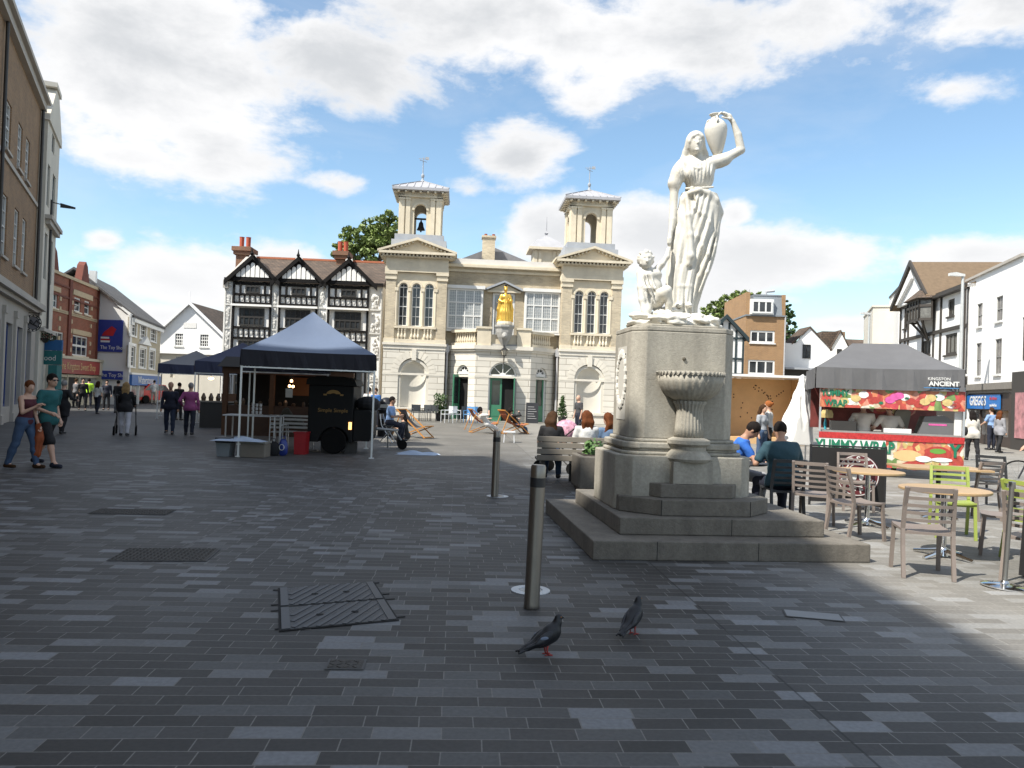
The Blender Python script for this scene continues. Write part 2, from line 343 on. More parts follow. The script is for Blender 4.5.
# ================================================================== the ground
def paving_material():
    m = bpy.data.materials.new('block_paving'); m.use_nodes = True; t = m.node_tree; b = t.nodes['Principled BSDF']
    ge = nn(t, 'ShaderNodeNewGeometry'); mp = nn(t, 'ShaderNodeMapping'); mp.inputs['Rotation'].default_value = (0, 0, R(-4.0)); t.links.new(ge.outputs['Position'], mp.inputs[0])
    sp = nn(t, 'ShaderNodeSeparateXYZ'); t.links.new(mp.outputs[0], sp.inputs[0])
    # slow wander of the courses so that no line is ruler straight
    wn = nn(t, 'ShaderNodeTexNoise'); wn.inputs['Scale'].default_value = .6; wn.inputs['Detail'].default_value = 3; t.links.new(mp.outputs[0], wn.inputs['Vector'])
    vadd = nn(t, 'ShaderNodeVectorMath', operation='SCALE'); t.links.new(wn.outputs[1], vadd.inputs[0]); vadd.inputs['Scale'].default_value = .045
    vec = nn(t, 'ShaderNodeVectorMath', operation='ADD'); t.links.new(mp.outputs[0], vec.inputs[0]); t.links.new(vadd.outputs[0], vec.inputs[1])
    def bricks(bw, rh, off, frq, sh):
        mm = nn(t, 'ShaderNodeMapping'); mm.inputs['Location'].default_value = sh; t.links.new(vec.outputs[0], mm.inputs[0])
        br = nn(t, 'ShaderNodeTexBrick'); br.offset = off; br.offset_frequency = frq; br.squash = .82; br.squash_frequency = 3; t.links.new(mm.outputs[0], br.inputs['Vector'])
        br.inputs['Color1'].default_value = (0, 0, 0, 1); br.inputs['Color2'].default_value = (1, 1, 1, 1); br.inputs['Mortar'].default_value = (.5, .5, .5, 1)
        br.inputs['Scale'].default_value = 1; br.inputs['Mortar Size'].default_value = .0036; br.inputs['Mortar Smooth'].default_value = .2
        br.inputs['Brick Width'].default_value = bw; br.inputs['Row Height'].default_value = rh; return br
    A = bricks(.32, .124, .42, 2, (0, 0, 0)); B = bricks(.33, .125, .36, 2, (.11, .05, 0))
    Cb = bricks(.19, .12, 0.03, 2, (.07, .02, 0))
    right = mth(t, 'GREATER_THAN', sp.outputs[0], 1.93)
    mid = mth(t, 'MULTIPLY', mth(t, 'GREATER_THAN', sp.outputs[0], -2.6), mth(t, 'LESS_THAN', sp.outputs[0], -.95))
    mid = mth(t, 'MULTIPLY', mid, mth(t, 'GREATER_THAN', sp.outputs[1], 7.0))
    def pick(i):
        x = nn(t, 'ShaderNodeMix', data_type='RGBA'); t.links.new(right, x.inputs[0]); t.links.new(A.outputs[i], x.inputs[6]); t.links.new(B.outputs[i], x.inputs[7])
        y = nn(t, 'ShaderNodeMix', data_type='RGBA'); t.links.new(mid, y.inputs[0]); t.links.new(x.outputs[2], y.inputs[6]); t.links.new(Cb.outputs[i], y.inputs[7])
        return y.outputs[2]
    col = pick(0); mf = pick(1)
    rp = nn(t, 'ShaderNodeValToRGB'); t.links.new(col, rp.inputs[0]); e = rp.color_ramp; e.interpolation = 'LINEAR'
    e.elements[0].position = 0; e.elements[0].color = (.037, .036, .034, 1); e.elements[1].position = 1; e.elements[1].color = (.19, .20, .215, 1)
    for p, c in ((.35, (.046, .044, .042)), (.60, (.053, .051, .049)), (.65, (.080, .081, .081)), (.80, (.096, .098, .099)), (.83, (.128, .132, .135)), (.92, (.148, .153, .157))):
        x = e.elements.new(p); x.color = (*c, 1)
    mm = nn(t, 'ShaderNodeMix', data_type='RGBA'); t.links.new(mf, mm.inputs[0]); t.links.new(rp.outputs[0], mm.inputs[6]); mm.inputs[7].default_value = (.17, .165, .155, 1)
    n1 = nn(t, 'ShaderNodeTexNoise'); n1.inputs['Scale'].default_value = .45; n1.inputs['Detail'].default_value = 8; n1.inputs['Roughness'].default_value = .6; t.links.new(ge.outputs['Position'], n1.inputs['Vector'])
    n2 = nn(t, 'ShaderNodeTexNoise'); n2.inputs['Scale'].default_value = 38; n2.inputs['Detail'].default_value = 5; t.links.new(ge.outputs['Position'], n2.inputs['Vector'])
    # worn and dusty patches fade the pattern; distance and painted sunlight fade it too
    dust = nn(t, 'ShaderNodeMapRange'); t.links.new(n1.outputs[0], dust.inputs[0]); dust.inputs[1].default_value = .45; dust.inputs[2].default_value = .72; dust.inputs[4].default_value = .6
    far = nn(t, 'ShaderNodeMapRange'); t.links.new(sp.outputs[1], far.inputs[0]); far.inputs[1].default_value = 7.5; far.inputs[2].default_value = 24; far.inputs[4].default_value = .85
    sun_far = mth(t, 'MULTIPLY', mth(t, 'SUBTRACT', far.outputs[0], .2, clamp=True), mth(t, 'MULTIPLY', mth(t, 'ADD', sp.outputs[0], 9), .25, clamp=True), clamp=True); sun_far = mth(t, 'MULTIPLY', sun_far, 1.6, clamp=True)  # far plaza: sunlight painted in as a lighter tone, left street stays dark
    sm = nn(t, 'ShaderNodeMapRange', interpolation_type='SMOOTHSTEP'); t.links.new(sp.outputs[0], sm.inputs[0]); sm.inputs[1].default_value = 1.5; sm.inputs[2].default_value = 4.6; sun_right = sm.outputs[0]  # right side: browner pavers, with sunlight painted into their tone
    rs = mth(t, 'MULTIPLY', sun_right, .62)
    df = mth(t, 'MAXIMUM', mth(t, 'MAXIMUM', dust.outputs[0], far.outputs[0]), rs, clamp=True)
    dm = nn(t, 'ShaderNodeMix', data_type='RGBA'); t.links.new(df, dm.inputs[0]); t.links.new(mm.outputs[2], dm.inputs[6]); dc = nn(t, 'ShaderNodeMix', data_type='RGBA'); t.links.new(mth(t, 'MAXIMUM', sun_right, sun_far, clamp=True), dc.inputs[0]); dc.inputs[6].default_value = (.068, .067, .066, 1); dc.inputs[7].default_value = (.150, .142, .126, 1); t.links.new(dc.outputs[2], dm.inputs[7])  # the dust tint turns paler where sunlight is painted in
    f = mth(t, 'MULTIPLY', mth(t, 'ADD', mth(t, 'MULTIPLY', mth(t, 'SUBTRACT', n1.outputs[0], .5), 1.3), 1), mth(t, 'ADD', mth(t, 'MULTIPLY', mth(t, 'SUBTRACT', n2.outputs[0], .5), .7), 1))
    # gum spots
    vo = nn(t, 'ShaderNodeTexVoronoi'); vo.inputs['Scale'].default_value = 3.1; t.links.new(ge.outputs['Position'], vo.inputs['Vector'])
    gum = mth(t, 'ADD', mth(t, 'MULTIPLY', mth(t, 'LESS_THAN', vo.outputs['Distance'], .06), mth(t, 'SUBTRACT', mth(t, 'MULTIPLY', n1.outputs[0], 3.2), 1.75)), 1)
    # the long movement joint towards the monument
    jx = mth(t, 'LESS_THAN', mth(t, 'ABSOLUTE', mth(t, 'SUBTRACT', sp.outputs[0], 1.93)), .007)
    f = mth(t, 'MULTIPLY', f, mth(t, 'ADD', mth(t, 'MULTIPLY', sun_right, .5), mth(t, 'ADD', mth(t, 'MULTIPLY', right, .14), 1))); f = mth(t, 'MULTIPLY', mth(t, 'MULTIPLY', f, gum), mth(t, 'SUBTRACT', 1, mth(t, 'MULTIPLY', jx, .6)))  # painted sunlight brightens the right side further
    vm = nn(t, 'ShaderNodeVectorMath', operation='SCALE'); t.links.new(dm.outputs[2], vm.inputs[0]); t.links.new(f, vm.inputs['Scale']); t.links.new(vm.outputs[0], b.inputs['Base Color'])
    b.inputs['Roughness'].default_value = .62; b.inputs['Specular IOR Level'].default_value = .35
    bp = nn(t, 'ShaderNodeBump'); bp.inputs['Strength'].default_value = .35; bp.inputs['Distance'].default_value = .004
    t.links.new(mth(t, 'ADD', mth(t, 'SUBTRACT', 1, mf), mth(t, 'MULTIPLY', n2.outputs[0], .5)), bp.inputs['Height']); t.links.new(bp.outputs[0], b.inputs['Normal'])
    return m
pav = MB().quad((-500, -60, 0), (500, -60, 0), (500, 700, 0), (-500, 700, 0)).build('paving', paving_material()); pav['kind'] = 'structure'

# ================================================================== common materials
white_paint = mat('white_paint', (.78, .78, .76), .6, var=.05, scale=.8, big=.06)
dark_glass = glassmat()
pale_glass = glassmat('curtained_glass', (.30, .31, .31), .5, .1)
frame_white = mat('white_frame', (.72, .72, .70), .5, var=.04)
frame_dark = mat('dark_frame', (.03, .028, .026), .5)
black_paint = mat('black_paint', (.018, .018, .02), .45, var=.2)
lead = mat('lead_grey', (.33, .35, .38), .6, var=.15, scale=2)
stone_buff = mat('buff_stone', (.66, .585, .45), .85, var=.14, scale=2.6, big=.2, bump=.2)
steel = mat('steel', (.55, .55, .54), .3, 1.0, var=.06)
alu = mat('aluminium', (.62, .63, .64), .42, .85, var=.06)

# ================================================================== building helpers (local frame: u along x, outward = -y)
def wall(mb, u0, u1, z0, z1, holes=(), y=0.0, rev=.14, thick=None):
    us = sorted({u0, u1} | {h[0] for h in holes} | {h[1] for h in holes}); zs = sorted({z0, z1} | {h[2] for h in holes} | {h[3] for h in holes})
    us = [u for u in us if u0 <= u <= u1]; zs = [z for z in zs if z0 <= z <= z1]
    for i in range(len(us) - 1):
        for j in range(len(zs) - 1):
            cu = (us[i] + us[i + 1]) / 2; cz = (zs[j] + zs[j + 1]) / 2
            if any(h[0] < cu < h[1] and h[2] < cz < h[3] for h in holes): continue
            mb.quad((us[i], y, zs[j]), (us[i + 1], y, zs[j]), (us[i + 1], y, zs[j + 1]), (us[i], y, zs[j + 1]))
    for a, b, c, d in [h[:4] for h in holes]:
        mb.quad((a, y, c), (a, y + rev, c), (a, y + rev, d), (a, y, d)); mb.quad((b, y, c), (b, y, d), (b, y + rev, d), (b, y + rev, c))
        mb.quad((a, y, c), (b, y, c), (b, y + rev, c), (a, y + rev, c)); mb.quad((a, y, d), (a, y + rev, d), (b, y + rev, d), (b, y, d))
        mb.quad((a, y + rev, c), (b, y + rev, c), (b, y + rev, d), (a, y + rev, d))     # back of the recess
    return mb
def shell(mb, u0, u1, z0, z1, depth, y=0.0):
    """sides, back and top behind a front wall"""
    mb.quad((u0, y, z0), (u0, y, z1), (u0, depth, z1), (u0, depth, z0)); mb.quad((u1, y, z0), (u1, depth, z0), (u1, depth, z1), (u1, y, z1))
    mb.quad((u0, depth, z0), (u0, depth, z1), (u1, depth, z1), (u1, depth, z0)); mb.quad((u0, y, z1), (u1, y, z1), (u1, depth, z1), (u0, depth, z1))
    return mb
def window(par, a, b, c, d, y=.1, nx=2, nz=2, fm=None, gm=None, fw=.05, mw=.025, sill=True, sm=None, arch=False, name='window', skip=None):
    fm = fm or frame_white; gm = gm or dark_glass; m = MB()
    if arch:
        r = (b - a) / 2; cx = (a + b) / 2; zs = d - r; P = []
        m.box(a, a + fw, y - .05, y, c, zs); m.box(b - fw, b, y - .05, y, c, zs); m.box(a + fw, b - fw, y - .05, y, c, c + fw)
        K = 10
        for k in range(K):
            t0 = math.pi * k / K; t1 = math.pi * (k + 1) / K
            q = [(cx + rr * math.cos(t), zs + rr * math.sin(t)) for rr, t in ((r, t0), (r, t1), (r - fw, t1), (r - fw, t0))]; m.prism(q, y - .05, y)
        m.box(a + fw, b - fw, y - .045, y - .005, zs - mw, zs + mw)
        top = zs
    else:
        m.box(a, a + fw, y - .05, y, c, d); m.box(b - fw, b, y - .05, y, c, d); m.box(a + fw, b - fw, y - .05, y, c, c + fw); m.box(a + fw, b - fw, y - .05, y, d - fw, d); top = d
    for i in range(1, nx):
        u = a + (b - a) * i / nx; m.box(u - mw / 2, u + mw / 2, y - .04, y - .008, c + fw, top - (0 if arch else fw) + (.0 if not arch else (d - top) * .9))
    for j in range(1, nz):
        z = c + (top - c) * j / nz; w_ = mw * (1.8 if (nz % 2 == 0 and j == nz // 2) else 1); m.box(a + fw, b - fw, y - .043, y - .006, z - w_ / 2, z + w_ / 2)
    w = m.build(name, fm, par)
    g = MB()
    if arch:
        K = 12; g.prism([(a + .01, c + .01), (b - .01, c + .01)] + [(cx + (r - .01) * math.cos(math.pi * k / K), zs + (r - .01) * math.sin(math.pi * k / K)) for k in range(K + 1)], y - .003, y + .02)
    else: g.box(a + .01, b - .01, y - .003, y + .02, c + .01, d - .01)
    g.build('pane', gm, w)
    if sill: MB().box(a - .07, b + .07, -.09, .03, c - .09, c - .002).build('sill', sm or frame_white, w)
    return w
def spandrel(mb, a, b, d, y=0.0, yb=.14, K=10):
    """fills the corners of a square headed recess so that its head is round"""
    r = (b - a) / 2; cx = (a + b) / 2; zs = d - r
    for s in (-1, 1):
        pts = [(cx + s * r * math.cos(math.pi / 2 * k / K), zs + r * math.sin(math.pi / 2 * k / K)) for k in range(K + 1)]
        for k in range(K):
            (x0, z0), (x1, z1) = pts[k], pts[k + 1]; e = cx + s * r
            mb.quad((x0, y, z0), (x1, y, z1), (x1, y, d), (x0, y, d))
            mb.quad((x0, y, z0), (x1, y, z1), (x1, yb, z1), (x0, yb, z0))
class Fac:
    """a facade plane: origin, direction; turns picture measurements into (u, z) on it"""
    def __init__(s, o, p=None, th=None):
        s.o = Vector((o[0], o[1], 0)); s.th = math.atan2(p[1] - o[1], p[0] - o[0]) if p is not None else th
        s.L = math.hypot(p[0] - o[0], p[1] - o[1]) if p is not None else 0
        s.d = Vector((math.cos(s.th), math.sin(s.th), 0)); s.n = Vector((math.sin(s.th), -math.cos(s.th), 0))
    def uz(s, px, py, v=0):
        r = ray(px, py); t = (s.o.dot(s.n) + v) / r.dot(s.n); P = r * t
        return (P - s.o).dot(s.d), CAMH + P.z
    def rect(s, x0, y0, x1, y1, v=0):
        a = s.uz(x0, (y0 + y1) / 2, v)[0]; b = s.uz(x1, (y0 + y1) / 2, v)[0]; c = s.uz((x0 + x1) / 2, y1, v)[1]; d = s.uz((x0 + x1) / 2, y0, v)[1]
        return (min(a, b), max(a, b), c, d)

# ================================================================== market house (town hall)
def market_house():
    st_low = brickmat('ashlar_stone', (.72, .68, .60), (.64, .605, .53), (.33, .295, .24), bw=1.5, rh=.345, ms=.014, bump=.6, var=.12)
    st = stone_buff
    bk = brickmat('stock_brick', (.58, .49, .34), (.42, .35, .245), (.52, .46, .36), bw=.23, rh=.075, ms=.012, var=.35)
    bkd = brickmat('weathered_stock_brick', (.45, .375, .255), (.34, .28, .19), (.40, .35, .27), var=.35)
    green = mat('green_door_paint', (.05, .20, .115), .4, var=.08)
    dark = mat('dark_interior', (.012, .012, .012), .9)
    t = thing('town_hall', 'brick and pale stone market house with twin bell towers and a green main door', 'town hall', (-.6, 45, 0), R(4))
    D = 13
    wl = MB(); PW = 1.78; PC = (-5.15, 5.15); LOW = 4.0
    up = MB(); trim = MB(); bkm = MB()
    SET = .9
    # pavilions
    for c in PC:
        a, b = c - PW, c + PW
        wall(wl, a, b, 0, LOW, [(c - .88, c + .88, .62, 3.5)], rev=.42); spandrel(wl, c - .88, c + .88, 3.5, 0, .42)
        shell(wl, a, b, 0, LOW, SET + .6)
        hol = [(c - 1.0 + i * .75, c - .5 + i * .75, 5.35, 7.85) for i in range(3)]
        wall(up, a, b, 4.36, 8.45, [], y=.3); shell(up, a, b, 4.36, 9.35, SET + 3, y=.3)
        # brick pilasters at the corners, stone centre with the three round windows
        for s in (-1, 1):
            e = c + s * (PW - .3); MB().box(e - .28, e + .28, -.02, .28, 4.36, 8.02).build('pilaster', bk, t)
            trim.box(e - .33, e + .33, -.08, .3, 8.02, 8.16); trim.box(e - .30, e + .30, -.05, .3, 8.17, 8.3); trim.box(e - .36, e + .36, -.12, .3, 8.31, 8.46)
            trim.box(e - .32, e + .32, -.06, .3, 4.36, 4.6)
            e2 = c + s * (PW + .001)
        wall(trim, c - PW + .58, c + PW - .58, 4.37, 8.45, [(h[0], h[1], h[2], h[3]) for h in hol], y=.1, rev=.16)
        for h in hol: spandrel(trim, h[0], h[1], h[3], .1, .26)
        for i in range(4):
            x = c - 1.13 + i * .753; trim.tube([(x, .04, 5.35), (x, .04, 7.35)], .075, 8); trim.box(x - .1, x + .1, -.06, .12, 7.36, 7.56)
        for h in hol:                                  # arch mouldings
            cx = (h[0] + h[1]) / 2; K = 10
            for k in range(K):
                t0 = math.pi * k / K; t1 = math.pi * (k + 1) / K
                trim.prism([(cx + rr * math.cos(q), 7.6 + rr * math.sin(q)) for rr, q in ((.25, t0), (.25, t1), (.36, t1), (.36, t0))], .02, .12)
            # aprons
        trim.box(c - 1.2, c + 1.2, -.08, .1, 5.2, 5.33)
        trim.box(c - 1.2, c + 1.2, -.04, .1, 4.37, 4.58)
        for g_ in range(3):
            for q in range(3):
                x = c - .75 + g_ * .75 + (q - 1) * .19
                trim.lathe([(.045, 4.58), (.085, 4.7), (.075, 4.8), (.035, 4.92), (.045, 5.04), (.07, 5.12), (.07, 5.2)], (x, .0, 0), 8)
        # entablature, dentils, cornice, pediment
        trim.box(a - .06, b + .06, -.1, SET + 3, 8.47, 8.72); trim.box(a - .02, b + .02, -.05, SET + 3, 8.72, 9.3)
        trim.box(a - .42, b + .42, -.5, SET + 3, 9.46, 9.6); trim.box(a - .25, b + .25, -.3, SET + 3, 9.3, 9.37)
        n = 19
        for i in range(n): x = a - .15 + (b - a + .3) * i / (n - 1); trim.box(x - .05, x + .05, -.40, -.06, 9.34, 9.45)
        for s in (-1, 1):
            for i in range(9): trim.box(c + s * (PW + .02), c + s * (PW + .36), .1 + i * .28, .2 + i * .28, 9.34, 9.45)
        trim.prism([(a - .1, 9.61), (b + .1, 9.61), (c, 10.28)], -.18, SET + 3)
        for s in (-1, 1):
            p0 = (c + s * (PW + .5), 9.66); p1 = (c, 10.42); p2 = (c, 10.28); p3 = (c + s * (PW + .5), 9.54)
            trim.prism([p0, p1, p2, p3], -.5, SET + 3)
            for i in range(8):
                f = (i + .8) / 9; x = c + s * (PW + .2) * (1 - f); z = 9.6 + (10.3 - 9.6) * f - .04; trim.box(x - .05, x + .05, -.4, -.18, z - .08, z + .02)
        # tower
        TB = MB(); TB.box(c - 1.62, c + 1.62, .7, 3.94, 9.9, 10.5); TB.box(c - 1.45, c + 1.45, .87, 3.77, 10.5, 10.86); TB.build('tower_base', lead, t)
        pass
        cy = 2.32; tw = MB(); HW = 1.25
        for rot in range(4):
            M = Matrix.Translation((c, cy, 0)) @ Matrix.Rotation(rot * math.pi / 2, 4, 'Z'); s0 = len(tw.v)
            # a wall with a round-headed opening right through it
            aw = .36; zt = 12.5
            tw.box(-HW + .05, -aw, -HW + .08, -HW + .34, 10.62, 13.05); tw.box(aw, HW - .05, -HW + .08, -HW + .34, 10.62, 13.05); K = 10
            for k in range(K):
                t0 = math.pi * k / K; t1 = math.pi * (k + 1) / K; x0, z0, x1, z1 = aw * math.cos(t0), zt - aw + aw * math.sin(t0), aw * math.cos(t1), zt - aw + aw * math.sin(t1)
                tw.prism([(x0, z0), (x1, z1), (x1, 13.05), (x0, 13.05)], -HW + .08, -HW + .34)
                tw.prism([(aw * 1.0 * math.cos(t0), zt - aw + aw * math.sin(t0)), (aw * math.cos(t1), zt - aw + aw * math.sin(t1)), (aw * 1.38 * math.cos(t1), zt - aw + aw * 1.38 * math.sin(t1)), (aw * 1.38 * math.cos(t0), zt - aw + aw * 1.38 * math.sin(t0))], -HW, -HW + .09)
            for x, w in ((-HW + .16, .15), (-HW + .52, .13), (HW - .16, .15), (HW - .52, .13)):
                tw.box(x - w, x + w, -HW - .03, -HW + .1, 10.62, 12.72); tw.box(x - w - .03, x + w + .03, -HW - .06, -HW + .1, 12.72, 12.84)
            tw.box(-HW - .08, HW + .08, -HW - .08, -HW + .3, 12.88, 12.97); tw.box(-HW - .03, HW + .03, -HW - .03, -HW + .3, 12.97, 13.2)
            for i in range(7): x = -HW - .05 + (2 * HW + .1) * i / 6; tw.box(x - .06, x + .06, -HW - .36, -HW - .03, 13.1, 13.2)
            tw.xf(M, s0)
        tw.xf(Matrix.Translation((0, 0, 10.8 - 10.62 * 1.022)) @ Matrix.Diagonal((1, 1, 1.022, 1))); tw.build('bell_tower', st, t)
        rf = MB(); e = HW + .42; z0 = 13.46
        rf.box(c - e, c + e, cy - e, cy + e, z0, z0 + .16)
        rf.add([(c - e, cy - e, z0 + .16), (c + e, cy - e, z0 + .16), (c + e, cy + e, z0 + .16), (c - e, cy + e, z0 + .16), (c - .12, cy - .12, 14.36), (c + .12, cy - .12, 14.36), (c + .12, cy + .12, 14.36), (c - .12, cy + .12, 14.36)],
               [(0, 1, 5, 4), (1, 2, 6, 5), (2, 3, 7, 6), (3, 0, 4, 7), (4, 5, 6, 7)])
        for q in range(4):
            M = Matrix.Translation((c, cy, 0)) @ Matrix.Rotation(q * math.pi / 2, 4, 'Z')
            for i in range(-3, 4):
                x = i * .42; f = max(0, 1 - abs(x) / e) ; top = (x * (1 - f) if False else x, -e + (e - .12) * f, z0 + .18 + (14.36 - z0 - .16) * f)
                rf.beam(M @ Vector((x, -e + .02, z0 + .18)), M @ Vector(top), .05, .05) if f > .08 else None
            rf.beam(M @ Vector((-e, -e, z0 + .18)), M @ Vector((-.12, -.12, 14.38)), .07, .06)
        rr = rf.build('tower_roof', mat('lead_roof', (.36, .36, .38), .6, var=.12, scale=2), t)
        v = MB(); v.lathe([(.14, 14.3), (.17, 14.4), (.08, 14.5), (.05, 14.6), (.1, 14.7), (.1, 14.8), (.03, 14.9), (.022, 15.9)], (c, cy, 0), 10)
        v.beam((c - .28, cy, 15.8), (c + .28, cy, 15.8), .03); v.beam((c - .2, cy - .2, 15.66), (c + .2, cy + .2, 15.66), .025); v.box(c + .12, c + .34, cy - .01, cy + .01, 15.74, 15.92)
        v.build('weather_vane', lead, rr)
        if c < 0:
            bl = MB(); bl.lathe([(.26, 11.42), (.22, 11.5), (.16, 11.65), (.13, 11.85), (.06, 11.93), (.03, 12.05)], (c, cy, 0), 14); bl.build('bell', mat('bell_bronze', (.05, .045, .04), .5, .7), t, smooth=True)
            bh = MB(); bh.beam((c - 1, cy, 12.1), (c + 1, cy, 12.1), .1); bh.tube([(c + .0, cy, 11.4), (c, cy, 11.3)], .05); bh.build('bell_beam', mat('old_timber', (.05, .045, .04), .8), t)
        for i, h in enumerate(hol): window(t, h[0], h[1], h[2], h[3], y=.24, nx=2, nz=4, arch=True, fw=.045, sill=False)
    # string course right across the pavilions
    for c in PC:
        trim2 = MB().box(c - PW - .07, c + PW + .07, -.1, .3, 4.22, 4.36); trim2.box(c - PW - .02, c + PW + .02, -.04, .3, 4.0, 4.22); trim2.box(c - PW - .012, c + PW + .012, -.012, .06, 2.5, 2.62)
        trim2.box(c - .13, c + .13, -.09, .06, 3.36, 3.99)
        # voussoir joints around the niche
        trim2.build('string_course', mat('pale_stone', (.66, .62, .54), .85, var=.1, scale=2.5, big=.16), t)
        nc = MB(); K = 14; r = .74; zs_ = 2.55; fl = .06
        for k in range(K):
            t0 = math.pi * k / K; t1 = math.pi * (k + 1) / K
            P0 = lambda t, z: (c - r * math.cos(t), fl + .34 * math.sin(t), z)
            nc.quad(P0(t0, .63), P0(t1, .63), P0(t1, zs_), P0(t0, zs_))
            for j in range(6):
                e0 = math.pi / 2 * j / 6; e1 = math.pi / 2 * (j + 1) / 6
                Q = lambda t, e: (c - r * math.cos(t) * math.cos(e), fl + .34 * math.sin(t) * math.cos(e), zs_ + r * math.sin(e))
                nc.quad(Q(t0, e0), Q(t1, e0), Q(t1, e1), Q(t0, e1))
            nc.prism([(c + rr * math.cos(q), zs_ + rr * math.sin(q)) for rr, q in ((r, t0), (r, t1), (.9, t1), (.9, t0))], fl - .001, fl + .05)
        nc.box(c - .9, c - r, fl - .001, fl + .05, .62, zs_); nc.box(c + r, c + .9, fl - .001, fl + .05, .62, zs_)
        nc.build('niche', mat('niche_plaster', (.60, .57, .50), .9, var=.07, scale=1.2, big=.2), t)
        MB().box(c - 1.0, c + 1.0, -.06, .1, .5, .61).build('niche_sill', MATS['pale_stone'], t); nb = MB(); K = 14
        for k in range(K):
            t0 = math.pi * k / K; t1 = math.pi * (k + 1) / K
            nb.prism([(c + rr * math.cos(q), 2.62 + rr * math.sin(q)) for rr, q in ((.885, t0 + .015), (.885, t1 - .015), (1.3, t1 - .012), (1.3, t0 + .012))], -.014, .03)
        nb.build('niche_surround', MATS['pale_stone'], t)
    # centre: upper wall set back
    ca, cb = PC[0] + PW, PC[1] - PW
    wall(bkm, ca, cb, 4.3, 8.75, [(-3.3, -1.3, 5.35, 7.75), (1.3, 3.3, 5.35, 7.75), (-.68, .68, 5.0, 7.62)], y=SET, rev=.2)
    trim.box(ca, cb, SET - .12, SET + 3, 8.76, 8.9); trim.box(ca, cb, SET - .38, SET + 3, 9.02, 9.16); trim.box(ca, cb, SET - .05, SET + 3, 8.9, 9.02); trim.box(ca, cb, SET - .1, SET + 3, 9.16, 9.24)
    MB().box(ca, cb, SET - .02, SET + 3, 9.24, 9.56).build('parapet', mat('parapet_render', (.60, .58, .55), .8, var=.1, scale=1.5), t)
    for s in (-1, 1):
        w = window(t, *sorted((s * 3.34, s * 1.26)), 5.33, 7.72, y=SET - .25, nx=4, nz=3, fw=.1, mw=.07, sill=False, gm=mat('leaded_glass', (.30, .32, .33), .15, var=.5, scale=14)); w.name = 'bay_window'
        x0, x1 = sorted((s * 3.34, s * 1.26))
        cs = MB().box(x0 - .03, x0 + .05, SET - .25, SET + .1, 5.3, 7.72); cs.box(x1 - .05, x1 + .03, SET - .25, SET + .1, 5.3, 7.72); cs.box(x0 - .12, x1 + .12, SET - .42, SET + .1, 7.73, 7.92); cs.box(x0 - .05, x1 + .05, SET - .3, SET + .1, 5.2, 5.3)
        cs.build('bay_case', frame_white, w)
        gl = MB()
        for i in range(1, 16): x = x0 + (x1 - x0) * i / 16; gl.box(x - .006, x + .006, SET - .262, SET - .252, 5.4, 7.65)
        for i in range(1, 14): z = 5.33 + 2.39 * i / 14; gl.box(x0 + .06, x1 - .06, SET - .2635, SET - .253, z - .006, z + .006)
        gl.build('leading', frame_white, w)
    # balcony door under a small pediment
    window(t, -.66, .66, 5.0, 7.6, y=SET + .1, nx=2, nz=1, fw=.12, sill=False, gm=pale_glass)
    trim.prism([(-.95, 7.72), (.95, 7.72), (0, 8.15)], SET - .1, SET + .05); trim.box(-1.0, 1.0, SET - .2, SET + .05, 7.62, 7.72)
    pd = MB()
    for s in (-1, 1): pd.prism([(s * 1.1, 7.72), (0, 8.2), (0, 8.32), (s * 1.1, 7.84)], SET - .35, SET + .05)
    pd.build('door_pediment', lead, t)
    # canted ground floor with three doors, balcony above
    path = [(ca - .0, SET + .5), (ca + .35, SET - .35), (-1.6, -.75), (1.6, -.75), (cb - .35, SET - .35), (cb, SET + .5)]
    cwm = MB(); bal = MB(); ped = MB()
    for i in range(5):
        (x0, y0), (x1, y1) = path[i], path[i + 1]; L = math.hypot(x1 - x0, y1 - y0); th = math.atan2(y1 - y0, x1 - x0)
        M = Matrix.Translation((x0, y0, 0)) @ Matrix.Rotation(th, 4, 'Z')
        w = MB(); hol = []
        if i in (1, 3): c0 = L / 2; hol = [(c0 - .46, c0 + .46, 0.02, 3.2)]
        if i == 2: c0 = L / 2; hol = [(c0 - .8, c0 + .8, .02, 3.42)]
        wall(w, 0, L, 0, 4.0, hol, rev=.3)
        for h in hol: spandrel(w, h[0], h[1], h[3], 0, .3)
        w.xf(M); cwm.add(w.v, w.f)
        b_ = MB().box(-.05, L + .05, -.12, .5, 4.0, 4.12); b_.box(-.09, L + .09, -.2, .5, 4.12, 4.34); b_.box(0, L, -.012, .1, 2.5, 2.62); b_.xf(M)
        ped.add(b_.v, b_.f)
        if i in (1, 3):
            q = MB().box(.0, L, -.02, .28, 4.35, 4.5); q.box(0, L, -.05, .31, 5.1, 5.26)
            for k in range(9):
                x = .25 + (L - .5) * k / 8; q.lathe([(.05, 4.5), (.085, 4.62), (.07, 4.74), (.035, 4.86), (.05, 4.98), (.07, 5.1)], (x, .13, 0), 8)
            q.xf(M); bal.add(q.v, q.f)
        if i == 2:
            for a_, b2 in ((.05, .85), (L - .85, L - .05)):
                q = MB().box(a_, b2, -.06, .5, 4.35, 5.3); q.box(a_ - .05, b2 + .05, -.12, .55, 5.3, 5.42); q.xf(M); bal.add(q.v, q.f)
            q = MB().box(.85, L - .85, .12, .4, 4.35, 5.0); q.xf(M); bal.add(q.v, q.f)
